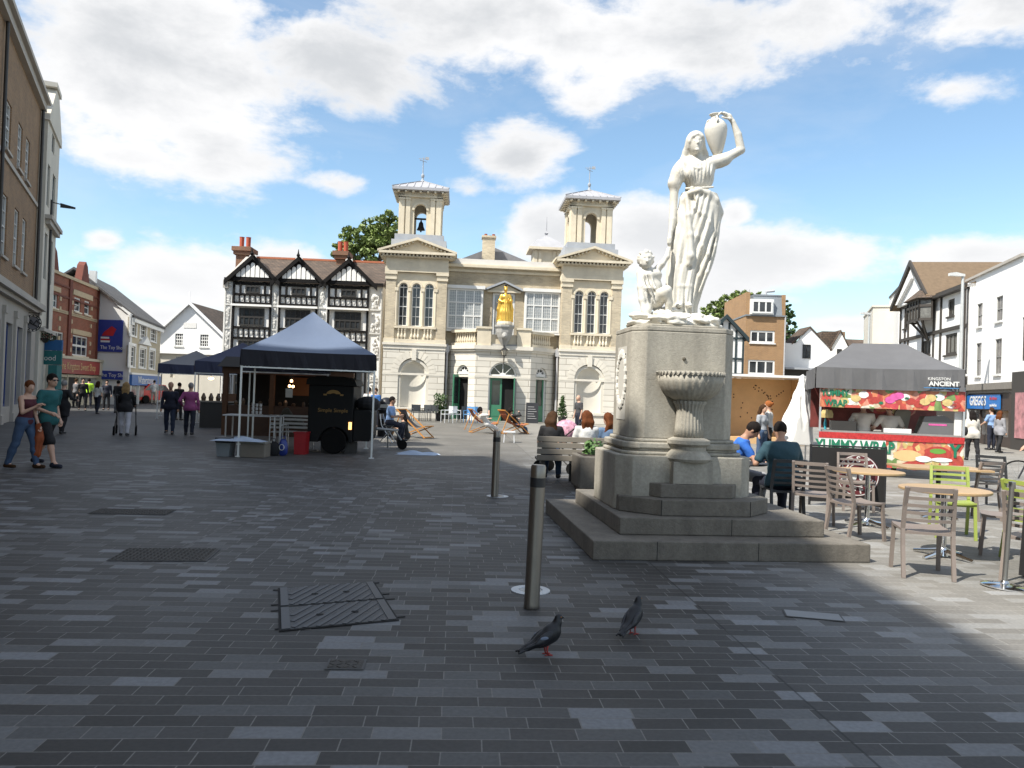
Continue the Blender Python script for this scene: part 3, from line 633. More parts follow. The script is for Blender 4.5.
        for h in hol:
            dr = bpy.data.objects.new('door', None); 
            cx = (h[0] + h[1]) / 2; r = (h[1] - h[0]) / 2; zt = h[3] - r - .08
            fr = MB(); K = 12
            for k in range(K):
                t0 = math.pi * k / K; t1 = math.pi * (k + 1) / K
                fr.prism([(cx + rr * math.cos(q_), h[3] - r + rr * math.sin(q_)) for rr, q_ in ((r, t0), (r, t1), (r - .09, t1), (r - .09, t0))], .12, .22)
                if k % 3 == 0 and 0 < k: fr.beam((cx, .17, h[3] - r), (cx + (r - .05) * math.cos(t0), .17, h[3] - r + (r - .05) * math.sin(t0)), .035, .04, up=(0, 1, 0))
            fr.prism([(cx + .2 * math.cos(math.pi * k / 8), h[3] - r + .2 * math.sin(math.pi * k / 8)) for k in range(9)], .14, .2)
            fr.box(h[0], h[0] + .09, .12, .22, .02, zt); fr.box(h[1] - .09, h[1], .12, .22, .02, zt); fr.box(h[0], h[1], .1, .24, zt, zt + .16)
            fr.xf(M); d_ = fr.build('door_frame', frame_white, t)
            fg = MB().box(h[0] + .02, h[1] - .02, .24, .26, zt, h[3] - .02); fg.xf(M); fg.build('fanlight', dark_glass, d_)
            ng = MB().box(h[0] + .02, h[1] - .02, .262, .28, .02, zt); ng.xf(M); ng.build('doorway', dark, d_)
            # leaves: one shut, one standing open
            def leaf(xa, xb, op=0):
                W_ = xb - xa; q = MB().box(0, W_, -.03, .03, .04, .95); q.box(0, .1, -.03, .03, .95, zt - .02); q.box(W_ - .1, W_, -.03, .03, .95, zt - .02); q.box(.1, W_ - .1, -.03, .03, zt - .18, zt - .02)
                q.box(.1, W_ - .1, -.045, -.031, .3, .75)
                MM = M @ Matrix.Translation((xa, .17, 0)) @ (Matrix.Rotation(op, 4, 'Z'))
                if op > 0 or op < -2: pass
                q.xf(MM); l = q.build('door_leaf', green, d_)
                g2 = MB().box(.1, W_ - .1, -.004, .004, .95, zt - .18); g2.xf(MM); g2.build('glazing', glassmat('door_glass', (.03, .04, .04), .5), l)
            if i == 2: leaf(h[0] + .1, cx - .02); leaf(h[1] - .1, h[1] + .52, R(-95))
            elif i == 1: leaf(h[0] + .1, h[0] + .78, R(-80))
            else: leaf(h[0] + .1, h[1] - .1)
    wl.add(cwm.v, cwm.f)
    # balcony floor and roof over the centre
    fl = MB(); fl.prism([(x, y + .15) for x, y in path], 4.28, 4.335, axis='z'); fl.build('balcony_floor', lead, t)
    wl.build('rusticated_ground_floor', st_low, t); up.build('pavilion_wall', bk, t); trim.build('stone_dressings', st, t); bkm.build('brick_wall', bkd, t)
    bal.build('balustrade', st, t); ped.build('balcony_cornice', MATS['pale_stone'], t)
    # body behind with its low roof
    b = MB().box(-6.7, 6.7, SET + 2.9, D, 0, 9.3); b.build('rear_body', bkd, t)
    rf = MB(); rf.prism([(-5.0, 9.3), (4.6, 9.3), (-.6, 11.2)], SET + 4.5, D, axis='y'); rfo = rf.build('roof', mat('slate', (.20, .20, .215), .7, var=.2, scale=3, bump=.3), t)
    ch = MB().box(-1.3, -.5, 4.2, 5.0, 9.7, 11.55); ch.box(-1.36, -.44, 4.13, 5.07, 11.55, 11.68); ch.build('chimney', bk, rfo)
    cp = MB()
    for x in (-1.1, -.6): cp.lathe([(.11, 11.68), (.09, 11.8), (.11, 11.85)], (x, 4.6, 0), 10)
    cp.build('chimney_pot', mat('chimney_pot_red', (.35, .10, .06), .8), rfo)
    # small turret standing at the back
    c, cy = 3.35, 9.5; tw = MB().box(c - .95, c + .95, cy - .95, cy + .95, 9.3, 11.75); tw.box(c - 1.3, c + 1.3, cy - 1.3, cy + 1.3, 11.75, 11.92)
    for x in (-.8, -.5, .5, .8): tw.box(c + x - .1, c + x + .1, cy - 1.02, cy - .93, 9.3, 11.7)
    tw.build('rear_turret', st, t); q = MB(); q.lathe([(1.75, 11.93), (1.2, 12.4), (.15, 12.9), (.1, 13.0), (.18, 13.12), (.05, 13.3), (.02, 14.3)], (c, cy, 0), 4, rot=math.pi / 4); q.build('turret_roof', MATS['lead_roof'], t)
    # statue bracket with the carved mask
    br = MB(); br.lathe([(.12, 4.3), (.26, 4.55), (.42, 4.85), (.5, 5.1), (.52, 5.3), (.6, 5.42), (.6, 5.52)], (0, -.85, 0), 8, rot=math.pi / 8)
    br.box(-.85, .85, -.75, -.3, 4.35, 4.45); bo = br.build('statue_bracket', mat('grey_stone', (.36, .35, .33), .85, var=.2, scale=5, bump=.4), t)
    br2 = MB(); br2.lathe([(.44, 5.52), (.46, 5.6), (.42, 5.74)], (0, -.85, 0), 16); br2.build('plinth', st, bo)
    s = SDF((-.3, -1.6, 4.5), (.3, -1.1, 5.2), .03); s.ell((0, -1.32, 4.9), (.17, .14, .2)); s.cap((0, -1.45, 4.86), (0, -1.45, 4.9), .05, .04, .02); s.ell((-.07, -1.45, 4.96), (.04, .03, .03), .02, cut=True); s.ell((.07, -1.45, 4.96), (.04, .03, .03), .02, cut=True)
    s.obj('carved_mask', MATS['grey_stone'], bo)
    # down pipes, lantern
    dp = MB()
    for x in (ca + .12, cb - .12): dp.tube([(x, SET - .62, 0), (x, SET - .62, 4.0), (x, SET - .3, 4.4)], .06, 8); dp.box(x - .12, x + .12, SET - .7, SET - .5, 3.9, 4.3); 
    dp.build('downpipe', mat('pipe_grey', (.42, .42, .43), .5), t)
    lp = thing('wall_lantern', 'black framed lantern hanging over the open green doors', 'lantern', t.matrix_basis @ Vector((0, 0, 0)), R(4))
    lp.location = Matrix.Translation((-.6, 45, 0)) @ Matrix.Rotation(R(4), 4, 'Z') @ Vector((0.02, -1.15, 0))
    m = MB(); m.tube([(0, .35, 3.55), (0, .1, 3.5), (0, 0, 3.62), (0, 0, 3.75)], .025); m.tube([(0, .35, 3.3), (0, .05, 3.55)], .02)
    m.lathe([(.1, 3.74), (.12, 3.78)], (0, 0, 0), 6); m.lathe([(.23, 4.08), (.2, 4.12), (.1, 4.2), (.05, 4.25), (.05, 4.3), (.02, 4.36)], (0, 0, 0), 6)
    for k in range(6): a = k * math.pi / 3; m.beam((.12 * math.cos(a), .12 * math.sin(a), 3.78), (.22 * math.cos(a), .22 * math.sin(a), 4.08), .018)
    m.build('lantern_frame', black_paint, lp); MB().lathe([(.1, 3.79), (.2, 4.075)], (0, 0, 0), 6).build('lantern_glass', mat('lantern_glass', (.55, .5, .4), .2, var=.1), lp)
    # gilded queen on the bracket
    gq = thing('gilded_statue', 'gilded robed queen standing on the bracket above the doors', 'statue', Matrix.Translation((-.6, 45, 0)) @ Matrix.Rotation(R(4), 4, 'Z') @ Vector((0, -.85, 5.745)), R(4))
    s = SDF((-.6, -.5, -.05), (.6, .5, 2.15), .022)
    s.chain([(0, 0, .02), (0, 0, .5), (0, 0, 1.15)], [.36, .30, .19], .08); s.ell((0, -.02, 1.38), (.22, .15, .22), .06); s.ell((0, 0, 1.0), (.22, .18, .2), .05)
    for q in (-1, 1):
        s.chain([(q * .2, 0, 1.5), (q * .34, -.02, 1.2), (q * .16, -.2, 1.1)], [.09, .08, .055], .04); s.chain([(q * .24, .04, 1.45), (q * .36, .1, .7), (q * .38, .12, .04)], [.1, .11, .1], .06)
    s.cap((0, 0, 1.55), (0, -.01, 1.72), .07, .06, .04); s.ell((0, -.02, 1.83), (.105, .125, .145), .03); s.cap((0, -.15, 1.8), (0, -.15, 1.83), .02, .015, .02); s.cap((-.07, 0, 1.98), (.07, 0, 1.98), .05, .05, .03)
    s.cap((.1, -.24, 1.1), (.16, -.3, 1.25), .05, .05, .02); s.ell((0, .02, .02), (.42, .34, .06), .03)
    def fold(F, X, Y, Z): th = np.arctan2(Y, X); return F + .022 * np.sin(13 * th + 3 * Z) * np.clip((1.15 - Z) * 3, 0, 1)
    s.func(fold, (-.6, -.5, 0), (.6, .5, 1.3)); s.obj('figure', mat('gilding', (.85, .52, .10), .32, .75, var=.1, scale=4), gq)
    m = MB().lathe([(.05, 2.02), (.075, 2.1), (.03, 2.14), (.0, 2.2)], (0, 0, 0), 10); m.build('crown', black_paint, gq)
    # blackboard, boards by the doors
    return t
market_house()

# ================================================================== other buildings
brown_brick = brickmat('brown_brick', (.27, .155, .075), (.20, .115, .06), (.24, .18, .12), var=.3)
red_brick = brickmat('red_brick', (.30, .075, .035), (.22, .055, .03), (.25, .15, .10), var=.25)
roof_tile = brickmat('brown_roof_tiles', (.125, .085, .06), (.085, .06, .045), (.05, .04, .03), bw=.28, rh=.16, ms=.02, var=.5, bump=.6)
slate_tile = brickmat('slate_tiles', (.125, .12, .115), (.095, .09, .09), (.06, .06, .06), bw=.3, rh=.2, ms=.02, var=.4, bump=.6)
cream_render = mat('cream_render', (.60, .565, .49), .8, var=.06, scale=1.2, big=.12)
white_render = mat('white_render', (.70, .69, .665), .8, var=.04, scale=1.2, big=.07)
white_bright = mat('fresh_white_render', (.84, .84, .83), .75, var=.03, scale=1, big=.04)
grey_stone2 = mat('shopfront_stone', (.42, .39, .35), .8, var=.1, scale=1.5, big=.1)
terracotta = mat('terracotta', (.42, .09, .045), .8, var=.15)
shop_glass = glassmat('shop_glass', (.05, .055, .06), 1.2, .05)
blue_frame = mat('blue_frame', (.03, .06, .22), .5)
def gabled(name, m, par, u0, u1, ze, za, y0, y1, over=.25, th=.14, side=(1, 1), ua=None):
    """a pitched roof whose gable faces the front"""
    ua = (u0 + u1) / 2 if ua is None else ua; mb = MB()
    for s, on in ((-1, side[0]), (1, side[1])):
        if not on: continue
        e = u0 if s < 0 else u1; dx = e - ua; f = over / max(abs(dx), .1); ex = e + dx * f; ez = ze - (za - ze) * f
        mb.prism([(ua, za), (ex, ez), (ex, ez + th), (ua, za + th)], y0 - over, y1)
    return mb.build(name, m, par)

# --- left row
LF = Fac((-11.9, 14.4), (-20.35, 32.5))
def left_brick():
    f = LF; t = thing('brick_building', 'tall brown brick building at the left edge with sash windows over a stone shopfront', 'building', f.o, f.th)
    H = 13.2; L = f.L
    r1 = f.rect(8, 106, 14, 157); r1b = f.rect(18, 129, 22.6, 169); r1c = f.rect(26.6, 140, 30, 184)
    r2 = f.rect(0, 193, 8, 257); r2b = f.rect(14, 213, 17.5, 271); r2c = f.rect(22, 222, 25, 279)
    zt = [(6.0, 8.05), (9.4, 11.4)]
    cols = []; u = 1.0
    us = [(r2[0] + r2[1]) / 2, (r2b[0] + r2b[1]) / 2, (r2c[0] + r2c[1]) / 2]
    cu = [us[0] - 8.4, us[0] - 5.6, us[0] - 2.8, us[0], us[1], us[2]]
    z0 = r2[2]; z1 = r2[3]; z2 = r1[2]; z3 = r1[3]
    hol = []
    for c in cu:
        if c < .8: continue
        hol += [(c - .5, c + .5, z0, z1), (c - .5, c + .5, z2, z3)]
    m = MB(); wall(m, 0, L, 4.6, H, hol); shell(m, 0, L, 0, H, 9); m.build('brick_wall', brown_brick, t)
    for h in hol: window(t, *h, nx=2, nz=4, sm=grey_stone2)
    c = MB().box(-.1, L + .1, -.35, 9, H, H + .16); c.box(-.1, L + .1, -.2, 9, H - .3, H); c.box(-.1, L + .05, -.02, .2, H + .16, H + .55); c.box(0, L, -.06, 0.02, 8.75, 8.9)
    c.build('cornice', grey_stone2, t)
    g = MB(); sh = []; u = .6
    while u < L - 1.2: sh.append((u, min(u + 1.75, L - .35), .55, 3.45)); u += 2.35
    wall(g, 0, L, 0, 4.35, sh, y=-.14, rev=.3); g.box(-.05, L + .12, -.5, 0, 4.4, 4.62); g.box(-.05, L + .08, -.34, 0, 4.25, 4.4)
    for h in sh:
        g.box(h[0] - .42, h[0] - .08, -.22, -.142, 0, 3.9); g.box(h[0] - .46, h[0] - .04, -.26, -.142, 3.7, 3.95); g.box(h[0] - .46, h[0] - .04, -.26, -.142, 0, .3)
    g.build('shopfront', grey_stone2, t)
    for h in sh: window(t, *h, y=.05, nx=1, nz=1, fm=blue_frame, gm=shop_glass, fw=.09, sill=False, name='shop_window')
    r = MB().prism([(.3, H + .3), (8.6, H + .3), (4.6, H + 2.4)], 0, L, axis='x'); r.build('roof', slate_tile, t)
    q = MB(); q.tube([(L - .18, -.1, H), (L - .18, -.12, 4.7)], .06, 8); q.tube([(L * .55, -.1, H), (L * .55, -.12, 4.7)], .055, 8); q.build('downpipe', frame_dark, t)
    # dark lettering plaque by the corner
    MB().box(L - 1.3, L - .7, -.18, -.142, 3.62, 4.05).build('wall_plaque', mat('plaque_maroon', (.12, .04, .04), .5), t)
left_brick()
def left_shade_row():  # unseen row; heights and chimneys shaped for the shadow on the square
    seg = [((-6.4, -9.0), (-6.4, 1.6), 15.6, 'unseen tall brown brick building beside the camera, shaped to shade the square'), ((-6.45, 1.62), (-7.85, 5.0), 13.5, 'unseen lower brick building, its height and chimney shaped for the shadow on the pedestal'),
           ((-7.9, 5.05), (-10.3, 12.3), 15.6, 'unseen tall brick building in the middle of the row, shaped to shade the square'), ((-10.35, 12.35), (-11.45, 15.7), 9.6, 'unseen narrow brick building kept low to let sun onto the blue canopy'), ((-11.45, 15.75), (-11.85, 16.9), 15.2, 'unseen narrow tall brick building next to the brown brick one, shaped to shade the square')]
    for i, (a, b, H, lab) in enumerate(seg):
        f = Fac(a, b); t = thing('shade_building', lab, 'building', f.o, f.th, 'unseen shade buildings along the left side'); L = f.L; n = max(1, int(L / 2.9))
        hol = [(L * (k + .5) / n - .5, L * (k + .5) / n + .5, z, z + 1.9) for k in range(n) for z in (5.2, 8.6) + ((11.9,) if H > 14 else ())]
        m = MB(); wall(m, 0, L, 0, H, hol); shell(m, 0, L, 0, H, 8); m.build('brick_wall', brown_brick, t)
        for h in hol: window(t, *h, nx=2, nz=4, sm=grey_stone2)
        MB().prism([(2.5, H), (8, H), (8, H + .8), (6, H + 1.2)], 0, L, axis='x').build('roof', slate_tile, t)
        if i == 0: MB().box(1.8, 2.5, .3, .9, H, H + .8).build('chimney', brown_brick, t)
        if i == 2: MB().box(3.2, 4.3, .2, .8, H, H + .9).build('chimney', brown_brick, t)
        if i == 1: MB().box(.75, 1.35, .2, .8, H, H + 1.35).build('chimney', brown_brick, t)
left_shade_row()
WF = Fac((-20.3, 32.7), (-22.1, 36.6))
def left_white():
    f = WF; t = thing('rendered_building', 'narrow cream rendered building with a stepped gable next to the brown brick one', 'building', f.o, f.th); L = f.L; H = 12.6
    hol = [(.55, 1.35, 5.9, 7.9), (2.3, 3.3, 5.9, 7.9), (.55, 1.35, 9.1, 10.9), (2.3, 3.3, 9.1, 10.9), (1.5, 2.4, 11.7, 12.5), (.4, L - .5, .5, 3.3)]
    m = MB(); wall(m, 0, L, 0, H, hol, y=-.12); shell(m, 0, L, 0, H, 8, y=-.12); m.build('rendered_wall', cream_render, t)
    g = MB(); g.prism([(-.1, H), (L + .1, H), (L + .05, H + .3), (L * .62, H + 1.9), (L * .38, H + 1.9), (0, H + .3)], -.2, .25); g.box(L * .3, L * .7, -.26, .3, H + 1.9, H + 2.1); g.build('gable_parapet', cream_render, t)
    for h in hol[:-1]: window(t, h[0], h[1], h[2], h[3], y=.0, nx=2, nz=3, fm=mat('slate_frame', (.12, .15, .17), .5))
    window(t, *hol[-1], y=.08, nx=3, nz=1, fm=frame_dark, gm=shop_glass, fw=.1, sill=False, name='shop_window')
    b = MB().box(.2, L - .1, -.40, -.12, 8.45, 8.62); b.box(.35, L - .25, -.32, -.12, 8.25, 8.45); b.build('ledge', grey_stone2, t); MB().box(0, L, -.3, -.12, 3.6, 3.75).build('shop_cornice', grey_stone2, t)
    q = MB(); q.tube([(1.9, -.16, 9.6), (1.9, -.2, 3.8)], .05); q.beam((1.9, -.16, 9.5), (1.9, -1.1, 9.35), .04); q.prism([(-1.1, 9.38), (-1.1, 9.3), (-.5, 9.3), (-.5, 9.5)], 1.87, 1.93, axis='x'); q.build('bracket_lamp', black_paint, t)
    r = MB().prism([(0.2, H), (8, H), (8, H + 1.4), (.2, H + 1.4)], .2, L - .2, axis='x'); r.build('roof', slate_tile, t)
left_white()
# the round iron sign, flower basket and the teal shop sign that hang over the pavement
P = at(33, 323, 30.5)
rs = thing('hanging_sign', 'round scrolled iron sign hanging from a black bar on the left shopfronts', 'sign', (P.x, P.y, 0))
m = MB(); m.beam((-1.1, .2, P.z + .95), (.75, -.1, P.z + .95), .12, .09)
for k in range(24):
    a0 = k * math.pi / 12; a1 = (k + 1) * math.pi / 12
    for r in (.78, .62): m.beam((r * math.cos(a0), 0, P.z + r * math.sin(a0)), (r * math.cos(a1), 0, P.z + r * math.sin(a1)), .06, .05, up=(0, 1, 0))
for k in range(12): a = k * math.pi / 6; m.ball((.70 * math.cos(a), 0, P.z + .70 * math.sin(a)), .07, 6, 4)
m.tube([(-.5, 0, P.z - .25), (-.2, 0, P.z + .3), (.1, 0, P.z - .1), (.35, 0, P.z + .3), (.5, 0, P.z)], .05); m.tube([(-.5, 0, P.z + .2), (-.1, 0, P.z - .1), (.4, 0, P.z - .3)], .05)
m.beam((-.5, 0, P.z + .95), (-.5, 0, P.z + .5), .04); m.beam((.5, 0, P.z + .95), (.5, 0, P.z + .5), .04)
m.build('ironwork', black_paint, rs); MB().lathe([(.58, -.01), (.58, .01)], (0, 0, 0), 24).xf(Matrix.Translation((0, .03, P.z)) @ Matrix.Rotation(math.pi / 2, 4, 'X')).build('sign_face', mat('sign_grey', (.28, .27, .29), .6), rs)
rs.scale = (.42,) * 3; rs.location.z = P.z * (1 - .42)
def leaves(mb, c, r, n, sz, seed=1, flat=.7):
    q = random.Random(seed)
    for _ in range(n):
        d = Vector((q.gauss(0, 1), q.gauss(0, 1), q.gauss(0, 1))).normalized() * (q.random() ** .4); p = Vector((c[0] + d.x * r[0], c[1] + d.y * r[1], c[2] + d.z * r[2]))
        a = Vector((q.gauss(0, 1), q.gauss(0, 1), q.gauss(0, 1) * flat)).normalized(); b = a.cross(Vector((q.gauss(0, 1), q.gauss(0, 1), q.gauss(0, 1)))).normalized(); s = sz * (.6 + .8 * q.random())
        mb.quad(p - a * s * .7, p - b * s * .4, p + a * s * .7, p + b * s * .4)
    return mb
leaf_green = mat('leaf_green', (.05, .095, .025), .6, var=.35, scale=3); leaf_dark = mat('leaf_dark', (.03, .055, .02), .6, var=.35, scale=3)
P = at(45, 337, 33.5)
hb = thing('flower_basket', 'hanging basket of trailing plants below the round iron sign', 'flower basket', (P.x, P.y, 0))
leaves(MB(), (0, 0, P.z), (.95, .5, .42), 420, .12, 3).build('foliage', leaf_dark, hb, fix=False)
leaves(MB(), (0, -.1, P.z + .05), (.9, .5, .38), 60, .09, 4).build('flowers', mat('petal_red', (.4, .05, .08), .6), hb, fix=False)
m = MB().lathe([(.12, P.z - .5), (.4, P.z - .15), (.42, P.z - .1)], (0, 0, 0), 12); m.tube([(0, 0, P.z - .1), (0, 0, P.z + .9), (-1.0, .3, P.z + .95)], .02); m.build('basket', frame_dark, hb)
hb.scale = (.5,) * 3; hb.location.z = P.z * (1 - .5)
P = at(49, 357, 35.5)
ts = thing('shop_sign', 'teal and blue shop sign standing out from the wall below the flower basket', 'sign', (P.x, P.y, 0))
m = MB().box(-.55, .6, -.04, .04, P.z - .35, P.z + .3); m.build('panel', mat('teal_paint', (.02, .16, .17), .5), ts); MB().box(-.55, .6, -.05, .05, P.z + .31, P.z + .8).build('top_panel', mat('blue_panel', (.02, .12, .32), .5), ts)
text('lettering', 'Food', ts, (0, -.06, P.z - .05), (math.pi / 2, 0, 0), .35, frame_white); MB().box(.1, .5, -.2, .2, 0, P.z - .36).build('pilaster', MATS['teal_paint'], ts)

# --- red brick building
RF = Fac((-25.3, 41.5), (-27.35, 50.55))
def red_building():
    f = RF; t = thing('red_brick_building', 'red brick building with pale quoins, dark gable caps and a sweet shop below', 'building', f.o, f.th); L = f.L
    uz = f.uz; H = (uz(60, 272)[1] + uz(98, 288)[1]) / 2
    a = f.rect(51.4, 293, 57.5, 308); b1 = f.rect(74.3, 299, 80.6, 313.4); b2 = f.rect(84.4, 301, 89.5, 314.7); c = f.rect(72.4, 336, 87.6, 356)
    zf = uz(80, 358)[1]
    hol = [a, (b1[0], b1[1], b2[2], b2[3]), b2, c, (c[0] - 4.0, c[0] - 1.6, c[2], c[3])]
    hol = [h for h in hol if h[0] > .2]
    m = MB(); wall(m, 0, L, zf, H, hol); shell(m, 0, L, 0, H, 9); m.build('brick_wall', red_brick, t)
    for h in hol[:3]: window(t, *h, nx=1, nz=2, sm=stone_buff, fw=.09)
    for h in hol[3:]: window(t, *h, nx=3, nz=2, sm=stone_buff, fw=.08, mw=.07)
    q = MB(); us = [b1[0] - .45, b2[1] + .35, a[1] + .4, a[0] - .4]
    for u in us:
        z = zf + .3
        while z < H - 1.6: q.box(u - .13, u + .13, -.05, .02, z, z + .24); z += .56
    q.box(b1[0] - .4, b2[1] + .4, -.07, .02, b2[3] + .1, b2[3] + .42); q.box(a[0] - .3, a[1] + .3, -.07, .02, a[3] + .1, a[3] + .38)
    for z in (b2[2] - .32, zf + 2.0 + .5): q.box(0, L, -.04, .02, z, z + .12)
    q.box(c[0] - .2, c[1] + .2, -.07, .02, c[3] + .05, c[3] + .35); q.box(-.05, L + .05, -.1, .3, H - .18, H)
    q.build('stone_quoins', mat('pale_quoin', (.50, .40, .26), .8), t)
    k = MB()
    for z in (H - .75, H - 1.35): k.box(0, L, -.06, .02, z, z + .1)
    for u in (.0, b1[0] - .85, L): k.box(max(u - .22, 0), min(u + .22, L), -.08, .02, zf, H)
    k.build('brick_piers', mat('dark_red_brick', (.15, .04, .025), .8, var=.2), t)
    for px in (52, 84):
        g = MB(); u = uz(px, 275)[0]; g.prism([(u - .75, H + .001), (u + .75, H + .001), (u + .35, H + 1.0), (u, H + 1.25), (u - .35, H + 1.0)], -.1, .3); g.build('parapet_gable', MATS['dark_red_brick'], t)
    MB().prism([(.35, H), (8.8, H), (4.5, H + 1.9)], .1, L - .1, axis='x').build('roof', mat('lead_flat', (.34, .33, .33), .7), t)
    # shopfront
    s = MB().box(0, L, -.5, 0, zf - .16, zf); s.box(0, .25, -.42, 0, 0, zf - .16); s.box(L - .25, L, -.42, 0, 0, zf - .16); s.box(0, L, -.3, 0, 0, .5)
    for u in (L * .33, L * .56): s.box(u - .07, u + .07, -.3, 0, .5, zf - 1.05)
    s.box(0, L, -.28, 0, zf - 1.2, zf - 1.05); s.build('shopfront', mat('shopfront_cream', (.55, .50, .38), .6), t)
    MB().box(.25, L - .8, -.46, -.3, zf - 1.0, zf - .17).build('fascia', mat('fascia_red', (.30, .035, .025), .5), t); MB().box(L - .79, L - .26, -.47, -.3, zf - 1.0, zf - .17).build('fascia_end', stone_buff, t)
    text('lettering', 'The Kingston Sweet Shop', t, (L * .47, -.47, zf - .58), (math.pi / 2, 0, 0), .62, mat('fascia_gold', (.62, .42, .2), .5), sx=1.0)
    MB().box(.25, L - .25, -.12, -.05, .5, zf - 1.2).build('shop_window', mat('pale_shop_window', (.30, .31, .30), .15, var=.9, scale=1.6, spec=.6), t)  # pale mottled shop glass
    MB().box(L * .34, L * .5, -.2, -.13, .05, 2.1).build('doorway', mat('dark_doorway', (.015, .012, .01), .8), t)
    MB().box(L * .30, L * .55, -.27, -.21, 2.2, 2.75).build('notice_board', mat('notice_tan', (.42, .25, .12), .6), t)
red_building()

# --- toy shop
def toy_shop():
    f = Fac((-25.2, 50.6), (-28.7, 64)); g = Fac((-32.2, 50.6), (-25.2, 50.6))
    t = thing('toy_shop_building', 'slate roofed building with a white gable wall carrying a big blue toy shop sign', 'building', f.o, f.th); L = f.L
    ze = f.uz(128, 316)[1]; rise = .80
    # gable end, in the local frame of the street front: it is the u=0 side, facing back along -u
    D = 7.0; ua = D / 2; za = ze + ua * rise
    ang = f.th                                   # gable wall stands square to the camera's view
    gm = MB(); gm.prism([(0, 0), (-7.2, 0), (-7.2, ze), (-3.6, za), (0, ze)], 0.0, .25)      # world-parallel wall
    Mw = Matrix.Rotation(-f.th, 4, 'Z'); gm.xf(Mw); go = gm.build('gable_wall', white_render, t)
    cw = MB(); cw.prism([(0.12, ze - .02), (-3.6, za + .02), (-3.6, za + .2), (.12, ze + .16)], -.14, .26); cw.box(-.2, .12, -.1, .3, ze - .5, ze + .15); cw.xf(Mw); cw.build('gable_coping', frame_white, t)
    r = [g.rect(101.6, 320, 123, 352)]
    def W2(u, y, z): return Mw @ Vector((u, y, z))
    x0, x1, z0, z1 = r[0]; x0 -= 7.0; x1 -= 7.0
    sg = MB().box(x0 - 1.6, x1, -.09, -.005, z0, z1).xf(Mw).build('wall_sign', mat('sign_blue', (.025, .045, .26), .5), t)
    sp_ = MB(); 
    for i in range(3): z = z0 + .5 + i * .16; 
    tx = text('lettering', 'The Toy Shop', sg, W2((x0 + x1) / 2 + .1, -.1, z0 + .28), (math.pi / 2, 0, -f.th), .33, frame_white, sx=.85)
    sh = MB(); sh.box(x0, x0 + .6, -.1, -.092, z0 + .62, z0 + .74); sh.box(x0, x0 + .55, -.1, -.092, z0 + .86, z0 + .98); sh.xf(Mw).build('white_stripes', frame_white, sg)
    sr = MB(); sr.box(x0, x0 + .62, -.1, -.092, z0 + .75, z0 + .85); sr.prism([(x0 + .05, z0 + 1.05), (x0 + .8, z0 + 1.05), (x0 + 1.0, z0 + 1.5), (x0 + .7, z0 + 1.7), (x0 + .2, z0 + 1.3)], -.1, -.092); sr.xf(Mw).build('red_shapes', mat('sign_red', (.45, .02, .03), .5), sg)
    f2 = g.rect(103, 371, 123, 379.5); fs = MB().box(f2[0] - 7 - 1.5, f2[1] - 7.0, -.14, -.005, f2[2], f2[3]).xf(Mw).build('side_fascia', MATS['sign_blue'], t)
    text('lettering', 'The Toy Shop', fs, W2((f2[0] + f2[1]) / 2 - 6.9, -.15, (f2[2] + f2[3]) / 2), (math.pi / 2, 0, -f.th), .36, frame_white, sx=.9)
    # street front
    U = [f.rect(130, 319, 136, 337.5), f.rect(140, 322, 146, 339), f.rect(150.5, 324, 156, 340)]; V = [f.rect(128.5, 346.4, 134.6, 366.7), f.rect(139, 349, 145.4, 368), f.rect(149, 349.6, 154.3, 368.6)]
    zU = (sum(u[2] for u in U) / 3, sum(u[3] for u in U) / 3); zV = (sum(u[2] for u in V) / 3, sum(u[3] for u in V) / 3)
    L2 = f.uz(160, 350)[0]; hol = [(u[0], u[1], *zU) for u in U] + [(u[0], u[1], *zV) for u in V]
    zf = zV[0] - .4
    m = MB(); wall(m, 0.05, L2, zf, ze - .3, hol); shell(m, 2.1, L2, 0, ze, D); m.build('brick_front', mat('ochre_brick', (.42, .365, .26), .85, var=.15), t)
    for h in hol: window(t, *h, nx=2, nz=4, fw=.09)
    tr = MB().box(.05, L2, -.25, .2, ze - .3, ze); tr.box(.05, L2, -.18, .2, zf - .12, zf)
    for h in hol:
        tr.box(h[0] - .2, h[0], -.05, .01, h[2] - .1, h[3] + .2); tr.box(h[1], h[1] + .2, -.05, .01, h[2] - .1, h[3] + .2); tr.box(h[0], h[1], -.05, .01, h[3], h[3] + .2)
    h = hol[4]; tr.prism([(h[0] - .5, h[3] + .25), (h[1] + .5, h[3] + .25), ((h[0] + h[1]) / 2, h[3] + .85)], -.3, .01); tr.build('white_trim', frame_white, t)
    MB().box(.1, L2 - .2, -.2, 0, zf - .85, zf - .13).build('fascia', mat('fascia_blue', (.03, .12, .36), .5), t)
    text('lettering', 'Waterstones', t, (L2 * .45, -.21, zf - .5), (math.pi / 2, 0, 0), .75, frame_white, sx=1.4)
    MB().box(.2, L2 - .1, -.05, 0, .5, zf - .9).build('shop_window', MATS['pale_shop_window'], t)
    pp = MB()
    for i in range(5): u = .1 + (L2 - .3) * i / 4; pp.box(u, u + .12, -.15, 0, 0, zf - .86)
    pp.build('shop_pilasters', frame_white, t)
    rf = MB(); e = .3; rf.prism([(-e, ze - .05), (ua, za + .12), (ua, za + .27), (-e, ze + .12)], -.0, L2 + .2, axis='x'); rf.prism([(ua, za + .12), (D + e, ze - .05), (D + e, ze + .12), (ua, za + .27)], -.0, L2 + .2, axis='x')
    ro = rf.build('roof', slate_tile, t); MB().box(.8, 1.2, 2.4, 2.8, za - 1, za + .2).build('vent_pipe', frame_white, ro)
toy_shop()

